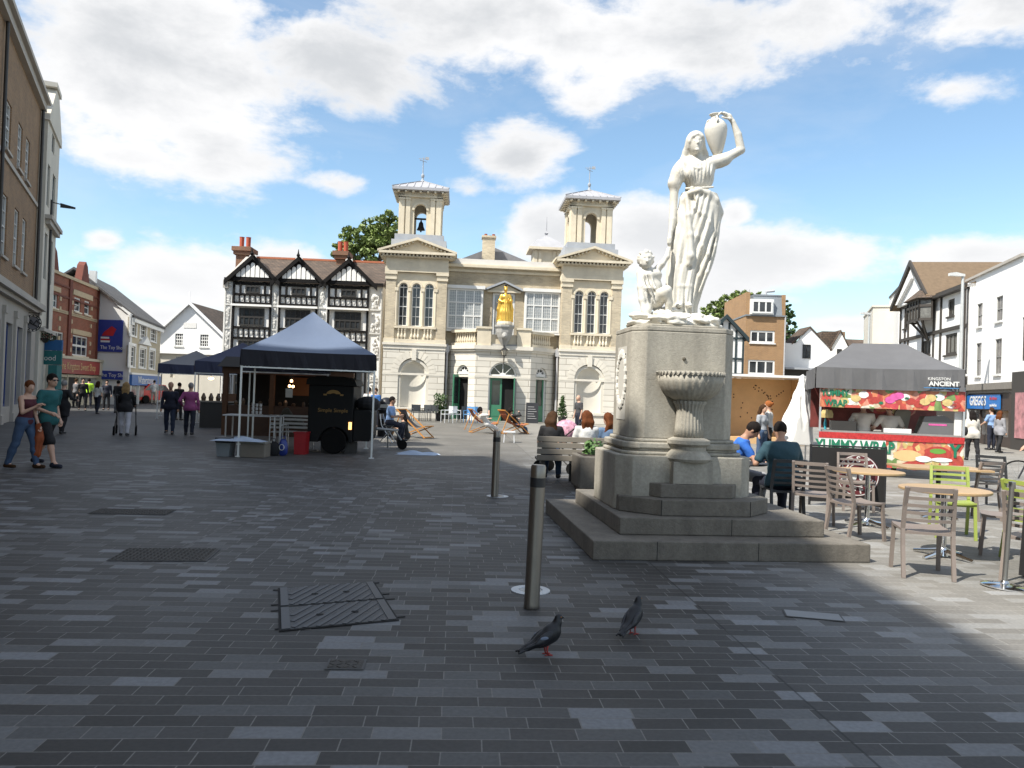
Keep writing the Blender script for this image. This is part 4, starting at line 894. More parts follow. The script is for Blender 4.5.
# --- white gabled building
def white_gable():
    f = Fac((-33.5, 64.0), th=R(0)); t = thing('white_gabled_building', 'small white building with one wide gable at the end of the left street', 'building', f.o, f.th)
    a = f.uz(158.5, 350)[0]; b = f.uz(222, 350)[0]; ua, za = f.uz(190.5, 304); ze = f.uz(158, 333)[1]
    hol = [f.rect(175, 333, 183, 346), f.rect(200, 334, 208.5, 347), f.rect(174.5, 356, 183, 368), f.rect(198, 357, 207, 368)]; hol = [(h[0], h[1], hol[i // 2 * 2][2], hol[i // 2 * 2][3]) for i, h in enumerate(hol)]
    zb = f.uz(190, 353)[1]
    m = MB(); wall(m, a, b, zb, ze, hol[:2]); m.prism([(a, ze), (b, ze), (ua, za)], .001, .2); shell(m, a, b, 0, ze, 12); m.build('upper_wall', white_bright, t)
    m = MB(); wall(m, a + .1, b - .1, 0, zb - .001, hol[2:] + [(a + 1.0, a + 1.35, 3.0, 3.5), (a + 1.0, a + 1.35, 2.0, 2.6)], y=.12); m.build('lower_wall', cream_render, t)
    MB().box(a - .1, b + .1, -.12, .2, zb - .1, zb + .12).build('string_course', white_bright, t)
    for h in hol[:2]: window(t, *h, nx=4, nz=4, fw=.06, mw=.05, gm=dark_glass)
    for h in hol[2:]: window(t, *h, y=.22, nx=4, nz=4, fw=.06, mw=.05)
    k = MB()
    for s, e in ((-1, a), (1, b)): k.prism([(ua, za - .05), (e + s * .25, ze - .25), (e + s * .25, ze + .02), (ua, za + .22)], -.35, -.15)
    k.build('bargeboards', white_bright, t); MB().beam((ua, -.25, za), (ua, -.25, za + 1.0), .06).build('finial', white_bright, t)
    gabled('roof', roof_tile, t, a, b, ze, za, 0, 12, ua=ua)
    MB().box(a + 2.0, b - 2.2, -.03, .01, ze + .5, ze + .95).build('plaster_panel', white_render, t)
white_gable()

# --- half timbered building
def tudor():
    f = Fac((-19.3, 50.0), th=R(2)); t = thing('half_timbered_building', 'black and white half timbered building with three carved gables and red chimneys', 'building', f.o, f.th)
    plaster = mat('carved_plaster', (.82, .81, .78), .8, var=.05, scale=3); tim = mat('black_timber', (.008, .007, .007), .75, var=.2, spec=.2)
    U = lambda px, py=300: f.uz(px, py)[0]; Z = lambda py, px=300: f.uz(px, py)[1]
    a, b = U(224), U(383); zt = Z(282, 300)
    m = MB().box(a, b, .02, 10, 0, zt); m.build('wall', plaster, t)
    bays = [(U(234, 300), U(271, 300)), (U(280), U(317)), (U(329), U(368))]
    ap = [U(255.8, 260), U(296.6, 260), U(349.8, 260)]; zap = (Z(257, 256) + Z(260.6, 350) + Z(258, 297)) / 3 - .1; zft = zt - .05
    tb = MB(); wp = MB(); wnd = []; rel = MB()
    for (l, r), c in zip(bays, ap):
        c = (l + r) / 2
        w = r - l; h = w / 6
        # gable
        tb.prism([(l - .35, zft), (r + .35, zft), (c, zap)], -.18, .1)
        for s in (-1, 1): tb.prism([(c, zap - .1), (c + s * (w / 2 + .6), zft - .35), (c + s * (w / 2 + .6), zft - .02), (c, zap + .22)], -.34, -.18)
        gh = zap - zft; n = 7
        for i in range(n):
            x = c + (i - (n - 1) / 2) * w * .128; top = zft + .35 + min(1.05, (1 - abs(x - c) / (w / 2 + .3)) * gh * .55); ww = w * .054
            if top - zft < .45: continue
            K = 6; P = [(x - ww, zft + .22), (x + ww, zft + .22)] + [(x + ww * math.cos(math.pi * k / K), top - ww + ww * math.sin(math.pi * k / K)) for k in range(K + 1)]; wp.prism(P, -.205, -.18)
        for i in (1, 2):
            x = c + (i - 1.5) * w * .13; zz = zft + 1.5; d = .17
            wp.prism([(x - d * .5, zz - d * .4), (x + d * .6, zz + (.1 if i < 2 else -.12) * 1.5), (x + d * .1, zz + d * 1.1), (x - d * .6, zz + d * .6)], -.205, -.18)
        tb.lathe([(.07, 0), (.12, .12), (.05, .25), (.02, .5)], (c, -.5, zap + .1), 6)
        # storeys down to the ground
        lv = [(zft - .12, zft + .12)]
        z1 = Z(296.5); z2 = Z(307); z3 = Z(329.5); z4 = Z(340); z5 = Z(362)
        for z, hh, pr in ((z1, .14, .1), (z2 + .12, .16, .12), (z3, .14, .1), (z4, .14, .12), (z5, .2, .2)): tb.box(l - .06, r + .06, -.06 - pr * .2, .02, z - hh / 2, z + hh / 2)
        wp.box(l - .1, r + .1, -.34, -.0, z2 - .1, z2 + .03)
        for x in (l, r): tb.box(x - .055, x + .055, -.13, .02, 0, zft)
        for i in range(1, 7):
            x = l + w * i / 7
            tb.box(x - .04, x + .04, -.05, .02, z2 + .2, z1); tb.box(x - .04, x + .04, -.05, .02, z4, z3)
        for x in (l + w * .17, r - w * .17): tb.box(x - .06, x + .06, -.11, .02, z1, zft)
        tb.box(l + w * .02, r - w * .02, -.055, .02, zft - .28, zft - .1)
        wnd.append((l + w * .3, r - w * .3, z1 + .1, zft - .32)); wnd.append((l + w * .16, r - w * .16, z3 + .12, z2 - .2)); wnd.append((l + w * .16, r - w * .16, z5 + .12, z4 - .12)); wnd.append((l + .2, r - .2, .5, z5 - .3))
        for i in range(7): x = l + w * (i + .5) / 7; rel.ball((x, .02, (z1 + z2) / 2 + .05), (.1, .04, .14), 6, 4); rel.ball((x, .02, (z3 + z4) / 2), (.1, .05, .16), 6, 4)
    tb.box(a, b, -.15, .02, zt - .12, zt + .1)
    for i, w in enumerate(wnd): window(t, *w, y=-.02, nx=(3 if i % 4 == 0 else 5), nz=(1 if i % 4 == 0 else 2), fm=frame_dark, fw=.09, mw=.06, sill=False)
    q = random.Random(5); strips = [(a + .1, bays[0][0] - .15), (bays[0][1] + .12, bays[1][0] - .12), (bays[1][1] + .12, bays[2][0] - .12), (bays[2][1] + .12, b - .1)]
    for l, r in strips:
        z = .6
        while z < zt - .6:
            for k in range(14):
                x = q.uniform(l + .12, r - .12); zz = z + q.uniform(.1, 1.3); rel.ball((x, .0, zz), (q.uniform(.05, .14), .09, q.uniform(.08, .22)), 6, 4)
            rel.box(l, r, -.06, .02, z - .06, z + .04); z += 1.55
        rel.box(l - .04, l + .03, -.05, .02, 0, zt - .2); rel.box(r - .03, r + .04, -.05, .02, 0, zt - .2)
    tb.build('timber_frame', tim, t); wp.build('plaster_panels', plaster, t); rel.build('carved_reliefs', mat('stucco_relief', (.60, .59, .56), .8, var=.15, scale=5), t)
    # roofs
    zr = Z(260.5, 300); rf = MB(); rf.prism([(-.2, zt - .1), (5.2, zr + .9), (10.2, zt - .1)], a + .3, b, axis='x')
    for (l, r), c in zip(bays, ap):
        c = (l + r) / 2; rf.prism([(l - .5, zft - .2), (r + .5, zft - .2), (c, zap + .02)], .11, 4.2)
    ro = rf.build('roof', roof_tile, t)
    MB().box(a + .25, b, 5.05, 5.35, zr + .86, zr + 1.0).build('ridge_tiles', mat('ridge_orange', (.42, .14, .07), .8), ro)
    pw = MB(); pw.prism([(-.25, zt - .1), (5.2, zr + 1.3), (5.6, zr + 1.3), (6, zt), (-.25, zt - .6)], a - .02, a + .28, axis='x'); pw.build('party_wall', grey_stone2, t)
    for px0, px1, y0 in ((233.5, 252.5, 247), (333.7, 350, 251.5)):
        u0, u1 = f.uz(px0, 250, -4.5)[0], f.uz(px1, 250, -4.5)[0]; z1 = f.uz(px0, y0, -4.5)[1]
        c = MB().box(u0 + .25, u1 - .25, 4.3, 5.6, zr - .5, z1 - .3); c.box(u0 + .1, u1 - .1, 4.15, 5.75, z1 - .55, z1 - .3); c.box(u0, u1, 4.05, 5.85, z1 - .3, z1)
        co = c.build('chimney', brickmat('chimney_brick', (.26, .10, .05), (.2, .08, .045), (.2, .15, .1)), ro); p = MB()
        for x in (.33, .68): p.lathe([(.19, z1), (.16, z1 + .1), (.17, z1 + .75), (.19, z1 + .8)], (u0 + (u1 - u0) * x, 4.9, 0), 10)
        p.build('chimney_pot', terracotta, co)
tudor()

# --- right hand background
def flats():
    f = Fac(at(744, 380, 62).xy, th=R(-2)); t = thing('brick_flats', 'square brown brick block of flats with a lead mansard storey behind the market', 'building', f.o, f.th)
    b = f.uz(784, 350)[0]; zt = f.uz(744, 315)[1]; zm = f.uz(760, 295.5)[1]
    hol = [f.rect(750, 330.6, 774.7, 343), f.rect(748, 360, 774.7, 374.5)]
    m = MB(); wall(m, 0, b, 0, zt, hol); shell(m, 0, b, 0, zt, 7.3); m.box(-.02, .3, .02, 7.3, zt - .02, f.uz(744, 292)[1]); m.build('brick_wall', brickmat('orange_brick', (.36, .20, .085), (.30, .16, .07), (.30, .22, .14), var=.18), t)
    mm = MB(); mm.prism([(-.1, zt), (.25, zm), (7.2, zm), (7.2, zt)], .62, b - .25, axis='x'); mm.box(-.05, b + .1, -.12, 7.2, zt - .06, zt + .05); mm.box(.62, b + .05, .2, 7.2, zm, zm + .12); mm.build('mansard_roof', mat('mansard_lead', (.19, .21, .23), .6, var=.15), t)
    MB().box(b - .25, b, -.05, 7.2, zt, zm + .1).build('end_wall', MATS['orange_brick'], t)
    for h in hol: window(t, *h, nx=3, nz=1, fw=.14, mw=.12)
    h = f.rect(751, 301, 771.5, 313.6); d = MB().box(h[0] - .1, h[1] + .1, -.28, .6, h[2] - .1, h[3] + .12); d.build('dormer', frame_white, t); window(t, h[0], h[1], h[2], h[3], y=-.30, nx=3, nz=1, fw=.12, mw=.12, sill=False)
    q = MB(); q.tube([(1, 3, zm), (1, 3, zm + .9)], .04); q.tube([(b - 1.0, 2, zm), (b - 1.0, 2, zm + .6), (b - .3, 2, zm + .7)], .12); q.tube([(b + .02, -.06, 0), (b + .02, -.06, zt)], .06); q.build('roof_pipes', mat('pipe_grey', (.42, .42, .43), .5), t)
flats()
def timber_slice():
    f = Fac(at(712, 380, 50).xy, th=R(0)); t = thing('timber_gabled_house', 'narrow half timbered gable seen between the monument and the brick flats', 'house', f.o, f.th)
    b = f.uz(743, 350)[0]; ua, za = f.uz(726, 318.5); ze = f.uz(744, 337)[1]; a = 2 * ua - b
    m = MB().box(a, b, 0, 8, 0, ze); m.prism([(a, ze), (b, ze), (ua, za)], .001, 8); m.build('wall', white_paint, t)
    tb = MB(); tm = mat('blue_black_timber', (.02, .035, .04), .6)
    for i in range(6): x = a + (b - a) * i / 5; tb.box(x - .06, x + .06, -.05, .01, 0, ze + (za - ze) * (1 - abs(x - ua) / (b - ua)) - .05)
    for z in (1.0, 2.2, 3.4, 4.4, ze - .1): tb.box(a, b, -.07, -.002, z - .06, z + .06)
    tb.beam((a, -.03, 2.2), (a + 1, -.03, 3.4), .1, .05); tb.beam((b, -.03, 2.2), (b - .8, -.03, 1.0), .1, .05)
    for s in (-1, 1): tb.prism([(ua, za - .02), (ua + s * (b - ua + .3), ze - .35), (ua + s * (b - ua + .3), ze - .05), (ua, za + .26)], -.3, -.08)
    tb.build('timber_frame', tm, t); gabled('roof', roof_tile, t, a, b, ze, za, 0, 8, ua=ua)
timber_slice()
def white_cottages():
    f = Fac(at(782.5, 380, 64).xy, th=R(0)); t = thing('white_cottage', 'white rendered gabled house directly right of the brick flats', 'house', f.o, f.th)
    U = f.uz; b = U(830, 350)[0]; zl = U(785, 343)[1]; ua, za = U(810, 328); ul = U(795.5, 343)[0]; zr = U(829, 349)[1]
    h = f.rect(802.5, 344.6, 810.3, 358.5); zb = U(800, 369)[1]
    m = MB(); wall(m, 0, b, zb, zr, [(h[0], h[1], h[2], zr - .001)] if h[3] > zr else [h]); m.prism([(0, zr), (b, zr), (ua, za), (ul, zl), (0, zl)], .001, .2); shell(m, 0, b, 0, zr, 8); m.build('wall', white_bright, t)
    window(t, h[0], h[1], h[2], h[3], y=-.01, nx=2, nz=2, fm=frame_dark, sill=False)
    r = MB(); r.prism([(ul - .3, zl - .1), (ua, za), (ua, za + .14), (ul - .3, zl + .05)], -.1, 2.4); r.prism([(ua, za), (b + .15, zr - .15), (b + .15, zr), (ua, za + .14)], -.1, 2.4); r.build('roof', roof_tile, t)
    MB().box(-.5, b, -.5, .0, 0, zb).build('shop_below', mat('dark_grey_front', (.05, .05, .05), .8), t); MB().box(-.3, b + .2, -1.4, 0, zb - .1, zb + .05).build('ledge', lead, t)  # plain dark grey front below the ledge
    f = Fac(at(816, 380, 68).xy, th=R(-6)); t = thing('white_cottage', 'further white house with a brown tiled roof between the cottage and the grey canopy', 'house', f.o, f.th); U = f.uz
    ua, za = U(840.5, 331.5); b = U(848, 347)[0]; ze = U(848, 347)[1]; l = 2 * ua - b
    m = MB().box(l, b, 0, 8, 0, ze); m.prism([(l, ze), (b, ze), (ua, za)], .001, 8); m.build('wall', white_bright, t)
    window(t, *f.rect(836.8, 349, 841.5, 356), y=-.01, nx=1, nz=2, fm=frame_dark, sill=False)
    r = MB(); r.prism([(0.5, za + .02), (.2, ze), (ua, ze), (ua, za + .02)], .3, 8); 
    for s in (-1, 1): r.prism([(ua, za), (ua + s * (b - ua + .1), ze - .1), (ua + s * (b - ua + .1), ze + .04), (ua, za + .14)], -.15, 8)
    r.build('roof', roof_tile, t)
    f = Fac(at(843, 380, 72).xy, th=0); t = thing('distant_house', 'distant low house whose tiled roof and chimney show above the grey canopy', 'house', f.o, 0); U = f.uz
    b = U(884, 350)[0]; zr = U(850, 336)[1]; MB().box(0, b, 0, 8, 0, zr - 2).build('wall', cream_render, t)
    ro = MB().prism([(-.3, zr - 2.1), (3.5, zr), (7, zr - 2.1)], 0, b, axis='x').build('roof', roof_tile, t); u = U(856.8, 330)[0]; MB().box(u - .3, u + .3, 3.2, 3.8, zr - .5, U(856, 329)[1]).build('chimney', brown_brick, ro)
white_cottages()
def cream_blocks():
    f = Fac(at(871, 380, 60).xy, th=R(-20)); t = thing('cream_block', 'plain cream flat roofed block behind the grey canopy', 'building', f.o, f.th); U = f.uz
    b = U(902, 350)[0]; z = U(885, 307)[1]; m = MB().box(0, b, 0, 8, 0, z); m.box(-.08, b + .08, -.08, 8, z, z + .15); m.build('wall', cream_render, t); MB().box(1.5, 2.6, -.06, 0, z - 3.5, z - 1.3).build('window', pale_glass, t)
    f = Fac(at(897, 380, 56).xy, th=R(-20)); t = thing('white_block', 'taller white block between the cream block and the timbered gable', 'building', f.o, f.th); U = f.uz
    b = U(925, 350)[0]; z = U(905, 288)[1]; m = MB().box(0, b, 0, 6, 0, z); m.build('wall', white_render, t); MB().box(-.08, b + .08, -.08, 6, z, z + .14).build('coping', frame_dark, t)
    f = Fac(at(858, 380, 85).xy, th=R(0)); t = thing('distant_terrace', 'low terrace far behind the stalls closing the square', 'building', f.o, 0); MB().box(-60, 30, 0, 8, 0, 3.6).build('wall', grey_stone2, t)
cream_blocks()
RR = Fac((25.0, 50.0), (21.75, 32.9))
def right_timber():
    f = RR; t = thing('timbered_building', 'white building with black timbers, an oriel window and a steep brown gable on the right', 'building', f.o, f.th); U = f.uz
    tm = mat('brown_black_timber', (.045, .038, .032), .6, var=.2)
    b = U(965.5, 350)[0]; ua, za = U(920, 263.5); ul, zl = U(901, 308); ur, zr = U(936, 295); ze = U(950, 293)[1]; c0 = ul + .1
    R_ = f.rect; W_ = [R_(904, 314.6, 908, 328.4), R_(948, 299, 954.5, 316), R_(921.5, 340.6, 930.6, 355), R_(945, 333.6, 957, 354.4)]
    m = MB(); wall(m, c0, b, 3.4, zl, [h for h in W_ if h[3] < zl], y=0); m.box(c0, b, .15, 8, 0, zl - .01)
    m.prism([(ul + .15, zl), (ur, zl), (ur, zr), (ua, za - .15)], -.3, 8); m.prism([(ur, zl), (b, zl), (b, ze), (ur, ze)], .0, 8); m.build('wall', white_bright, t)
    for h in W_: window(t, h[0], h[1], h[2], h[3], y=(.1 if h[3] < zl else -.02), nx=3, nz=1, fm=tm, gm=mat('bright_old_glass', (.16, .16, .15), .2, var=.5), fw=.12, mw=.05, sill=True, sm=tm)
    # oriel
    o = R_(914.7, 301.6, 930, 321, .4); ow = MB(); cx = (o[0] + o[1]) / 2; hw = (o[1] - o[0]) / 2
    ow.prism([(o[0], -.3), (o[0] + .3, -.85), (o[1] - .3, -.85), (o[1], -.3)], o[2], o[3], axis='z'); oo = ow.build('oriel', MATS['bright_old_glass'], t)
    q = MB()
    for (x0, y0), (x1, y1), n in (((o[0], -.3), (o[0] + .3, -.87), 1), ((o[0] + .3, -.87), (o[1] - .3, -.87), 4), ((o[1] - .3, -.87), (o[1], -.3), 1)):
        for k in range(n + 1): x = x0 + (x1 - x0) * k / n; y = y0 + (y1 - y0) * k / n; q.box(x - .05, x + .05, y - .05, y + .03, o[2], o[3])
        for z in (o[2], (o[2] + o[3]) / 2 + .2, o[3]): q.beam((x0, y0 - .01, z), (x1, y1 - .01, z), .08, .14)
    for x in (o[0] + .4, cx, o[1] - .4): q.beam((x, -.7, o[2]), (cx, -.05, o[2] - 1.1), .1)
    q.build('oriel_frame', tm, oo); orf = MB(); orf.add([(o[0] - .2, -.3, o[3] + .05), (o[0] + .1, -1.1, o[3] + .05), (o[1] - .1, -1.1, o[3] + .05), (o[1] + .2, -.3, o[3] + .05), (cx - .3, -.32, o[3] + .85), (cx + .3, -.32, o[3] + .85)], [(0, 1, 4), (1, 2, 5, 4), (2, 3, 5), (0, 3, 2, 1), (0, 4, 5, 3)]); orf.build('oriel_roof', roof_tile, oo)
    k = MB(); zz = U(930, 334)[1]
    for z in (zz, zl - .05 if zl > zz + .5 else zz + 1.4): k.box(c0, b, -.1, .02, z - .09, z + .09)
    for x in (c0 + .05, ul + 1.1, (ul + ua) / 2, ua + 1.0, ur - .1, ur + 1.0, b - .1): k.box(x - .05, x + .05, -.09, .02, 3.4, ze - .1 if x > ur else zl)
    for s, e, z in ((-1, ul, zl), (1, ur, zr)): k.prism([(ua, za - .12), (e + s * .2, z - .2), (e + s * .2, z + .06), (ua, za + .2)], -.62, -.5)
    k.box(ur, b, -.35, 0, ze - .1, ze + .05); k.build('timber_frame', tm, t)
    MB().prism([(ua, za - .3), (ul + .5, zl + .1), (ul + .9, zl + .1), (ua, za - .9)], -.5, -.3).build('white_bargeboard', white_bright, t)
    r = MB(); r.prism([(ul - .2, zl - .2), (ua, za - .1), (ua, za + .1), (ul - .2, zl)], -.6, 9); r.prism([(ua, za - .1), (ur + .3, zr - .25), (ur + .3, zr - .05), (ua, za + .1)], -.6, 9)
    r.prism([(-.3, ze), (5, za - .2), (9, ze)], ur, b, axis='x'); r.build('roof', mat('light_brown_tiles', (.15, .105, .065), .85, var=.25, scale=4, bump=.4), t)  # lighter brown than the other tiled roofs
    MB().box(c0, b, -.3, .1, 0, 3.3).build('shopfront', mat('shop_dark', (.045, .04, .036), .6), t); MB().box(c0, b, -.45, .1, 3.3, 3.42).build('shop_cornice', white_render, t)
right_timber()
def right_white():
    f = Fac((23.3, 38.9), (21.75, 32.9)); t = thing('white_building', 'three storey white rendered building over a dark shopfront with a blue sign', 'building', f.o, f.th); U = f.uz; L = f.L
    a = U(966, 350)[0]; zt = (U(968, 281)[1] + U(1018, 260)[1]) / 2; zs = (U(967, 388)[1] + U(1018, 379)[1]) / 2
    W_ = [f.rect(977, 303, 982.4, 326), f.rect(996, 297, 1002.7, 321.6), f.rect(975.8, 343, 980.5, 379), f.rect(995, 339, 1001.4, 376)]
    zu = ((W_[0][2] + W_[1][2]) / 2, (W_[0][3] + W_[1][3]) / 2); zv = ((W_[2][2] + W_[3][2]) / 2 + .12, (W_[2][3] + W_[3][3]) / 2)
    hol = [(W_[0][0], W_[0][1], *zu), (W_[1][0], W_[1][1], *zu), (W_[0][0], W_[0][1], *zv), (W_[1][0], W_[1][1], *zv)]
    m = MB(); wall(m, a, L, zs, zt, hol); shell(m, a, L, 0, zt, 7); m.build('wall', white_bright, t)
    for h in hol: window(t, *h, nx=1, nz=2, fm=mat('grey_frame', (.25, .25, .24), .5), gm=mat('blind_glass', (.17, .16, .155), .2, var=.6, scale=2))
    c = MB().box(a - .03, L, -.12, .3, zt, zt + .12); c.build('coping', grey_stone2, t)
    s = MB().box(a, L, -.4, 0, zs - .3, zs); s.box(a, L, -.3, 0, zs - .45, zs - .3); s.build('stone_ledge', mat('weathered_ledge', (.20, .185, .165), .9, var=.2), t)
    d = MB().box(a, a + .35, -.3, 0, 0, zs - .45); d.box(L - .45, L, -.3, 0, 0, zs - .45); d.box(a + .35, L - .45, -.2, 0, zs - 1.25, zs - .46); d.box(a + .35, L - .45, -.15, 0, 0, .45)
    for x in (.38, .62): xx = a + (L - a) * x; d.box(xx - .06, xx + .06, -.15, 0, .45, zs - 1.25)
    d.build('shopfront', mat('shop_brown', (.05, .035, .03), .5), t)
    MB().box(a + .35, L - .45, -.05, -.001, .45, zs - 1.26).build('shop_window', mat('shop_window_mixed', (.14, .14, .14), .1, var=1.2, scale=1.3), t)
    MB().box(a + .36, a + .95, -.23, -.2, zs - 1.2, zs - .5).build('brown_fascia', mat('brown_fascia', (.20, .07, .035), .5), t)
    x0, x1 = U(973, 393)[0], U(1007, 393)[0]
    fs = MB().box(x0, x1, -.27, -.235, zs - 1.2, zs - .52).build('fascia', mat('bright_blue_sign', (.02, .16, .48), .4), t)
    text('lettering', 'GREGGS', fs, (x0 + (x1 - x0) * .36, -.285, zs - .84), (math.pi / 2, 0, 0), .62, frame_white, bold=.012); text('small_lettering', 'the bakers', fs, (x0 + (x1 - x0) * .82, -.285, zs - .7), (math.pi / 2, 0, 0), .22, mat('sign_red2', (.5, .05, .06), .5)); text('small_lettering', 'sandwiches', fs, (x0 + (x1 - x0) * .82, -.285, zs - 1.02), (math.pi / 2, 0, 0), .2, frame_white)
    rf = MB(); zr = U(1010, 243, -5)[1]; rf.prism([(2.2, zt - .6), (5.5, zr), (9, zt - .6)], a - 3.8, L - .6, axis='x'); rf.build('roof', MATS['light_brown_tiles'], t)
    MB().box(L - 1.2, L - .2, 1.2, 1.8, zt, zt + .8).build('roof_vent', frame_white, t)
right_white()
def right_near():
    f = Fac((21.7, 32.85), (20.2, 26.5)); t = thing('white_corner_building', 'white building cut by the right edge of the photo with a dark framed upper window', 'building', f.o, f.th); L = f.L
    m = MB(); wall(m, 0.02, L, 3.3, 6.8, [(.25, 1.6, 3.75, 5.6), (2.4, 3.6, 3.75, 5.6)], y=-.1); m.prism([(.02, 6.8), (L, 6.8), (L * .5, 10.2)], -.09, .3); shell(m, 0.02, L, 0, 6.8, 7, y=-.1); m.build('wall', white_bright, t)
    for h in ((.25, 1.6, 3.75, 5.6), (2.4, 3.6, 3.75, 5.6)): window(t, *h, y=.0, nx=2, nz=2, fm=frame_dark, gm=pale_glass, fw=.12, sm=frame_dark)
    MB().box(.02, L, -.35, 0, 0, 3.28).build('shopfront', MATS['shop_dark'], t); MB().box(.5, 1.8, -.38, -.352, .5, 2.4).build('shop_window', mat('pink_window', (.45, .2, .22), .3, var=.8, scale=3), t)
    gabled('roof', roof_tile, t, 0, L, 6.8, 10.2, .3, 7, over=.02)
right_near()

# --- trees
def tree(name, label, base, h, blobs, seed, lm, dens=1.0, sz=.34):
    t = thing(name, label, 'tree', base, 0, 'trees behind the roofs'); q = random.Random(seed)
    tr = MB(); tr.tube([(0, 0, 0), (.1, 0, h * .3), (.0, .1, h * .62)], [.42, .3, .2], 10)
    for b in blobs: tr.tube([(0, 0, h * .45), ((b[0]) * .5, b[1] * .5, (h * .5 + b[2]) / 2), (b[0], b[1], b[2])], [.2, .13, .05], 6)
    tr.build('trunk', mat('bark', (.09, .07, .05), .9, var=.3), t)
    mb = MB()
    for b in blobs:
        R0 = b[3]; n = int(dens * 620 * R0 * R0)
        # leaf clumps: a cluster of small leaves around each twig end
        for _ in range(max(8, int(n / 22))):
            d = Vector((q.gauss(0, 1), q.gauss(0, 1), q.gauss(0, 1))).normalized() * R0 * (.45 + .6 * q.random() ** .6); c = Vector(b[:3]) + d
            leaves(mb, c, (R0 * .22, R0 * .22, R0 * .16), 24, sz * .62, q.random())
    mb.build('crown', lm, t, fix=False); return t
pale_leaf = mat('pale_green_leaf', (.16, .215, .055), .6, var=.5, scale=.7)  # lighter leaf green for the first two trees
P = at(366, 380, 78); k = 78 / 770
def bl(cx, lst, D, px0): return [((x - px0) * D / 770, q2, at(x, y, D).z, r * D / 770) for x, y, r, q2 in lst]
tree('plane_tree', 'broad green tree rising behind the half timbered roof beside the left tower', (P.x, 78, 0), 17, bl(0, [(350, 240, 15, 0), (368, 232, 17, 1), (384, 226, 13, -1), (340, 252, 12, 0), (392, 240, 14, 1), (375, 250, 18, 0), (357, 258, 16, 1), (345, 232, 7, 0), (381, 217, 6, 0)], 78, 366), 3, pale_leaf, .95, .42)
P = at(728, 380, 84)
tree('plane_tree', 'green tree behind the brick flats showing left of and above their roof', (P.x, 84, 0), 13, bl(0, [(713, 310, 12, 0), (726, 303, 10, 0), (740, 301, 12, 1), (752, 303, 10, 0), (708, 322, 10, 0), (735, 318, 14, 0), (762, 308, 6, 0)], 84, 728), 5, pale_leaf, .95, .42)
P = at(786, 380, 82)
tree('plane_tree', 'narrow darker tree just right of the brick flats', (P.x, 82, 0), 11, bl(0, [(786, 316, 8, 0), (789, 328, 7, 0), (785, 340, 9, 0), (791, 345, 6, 0), (783, 305, 5, 0)], 82, 786), 6, leaf_green, 1.0, .4)

# ================================================================== the monument
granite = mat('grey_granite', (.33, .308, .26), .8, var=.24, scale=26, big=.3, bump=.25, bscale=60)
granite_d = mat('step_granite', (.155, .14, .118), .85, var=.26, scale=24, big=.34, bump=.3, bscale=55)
PX = -.245
def cham(hw, hd, c):
    return [(x + PX, y) for x, y in [(-hw + c, -hd), (hw - c, -hd), (hw, -hd + c), (hw, hd - c), (hw - c, hd), (-hw + c, hd), (-hw, hd - c), (-hw, -hd + c)]]
MO = Vector((2.13, 9.15, 0)); MR = R(6.5)
MMW = Matrix.Translation(MO) @ Matrix.Rotation(MR, 4, 'Z')
recess_dark = mat('joint_dark', (.012, .012, .012), .9)
mon = thing('monument_pedestal', 'grey granite pedestal with a fluted drinking basin on broad steps', 'pedestal', MO, MR)
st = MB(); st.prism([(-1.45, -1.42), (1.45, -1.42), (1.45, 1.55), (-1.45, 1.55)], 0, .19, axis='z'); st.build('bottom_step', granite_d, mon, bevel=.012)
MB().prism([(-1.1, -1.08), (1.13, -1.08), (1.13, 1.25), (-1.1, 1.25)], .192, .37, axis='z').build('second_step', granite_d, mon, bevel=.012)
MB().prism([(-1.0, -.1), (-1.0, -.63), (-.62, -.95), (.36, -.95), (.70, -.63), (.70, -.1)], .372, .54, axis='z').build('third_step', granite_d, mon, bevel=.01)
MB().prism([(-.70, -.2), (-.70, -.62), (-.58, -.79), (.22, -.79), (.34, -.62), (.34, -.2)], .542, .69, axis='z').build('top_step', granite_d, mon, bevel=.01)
b = MB().prism(cham(.78, .66, .16), .372, .98, axis='z'); b.build('base_block', granite, mon, bevel=.012)
b = MB()
for hw, hd, z0, z1 in ((.70, .58, .981, 1.02), (.665, .555, 1.02, 1.05), (.69, .575, 1.05, 1.12), (.635, .53, 1.12, 1.16)): b.prism(cham(hw, hd, .15), z0, z1, axis='z')
b.build('moulding', granite, mon, bevel=.02)
sh = MB(); sh.prism(cham(.60, .50, .14), 1.161, 2.36, axis='z'); sh.build('shaft', granite, mon, bevel=.01)
cp = MB(); cp.prism(cham(.60, .50, .14), 2.361, 2.42, axis='z'); cp.prism(cham(.53, .43, .14), 2.42, 2.45, axis='z'); cp.build('cap', granite, mon, bevel=.012)
sm_ = MB()
for x, y, z0, z1 in ((.25, -1.4215, .005, .185), (-.8, -1.4215, .005, .185)): sm_.box(x - .003, x + .003, y, y + .01, z0, z1)
for x, y in ((-.62, -.9515), (.36, -.9515)): sm_.box(x - .003, x + .003, y, y + .01, .375, .535)
sm_.box(.1, .106, -1.0815, -1.07, .195, .365); sm_.build('joints', recess_dark, mon)
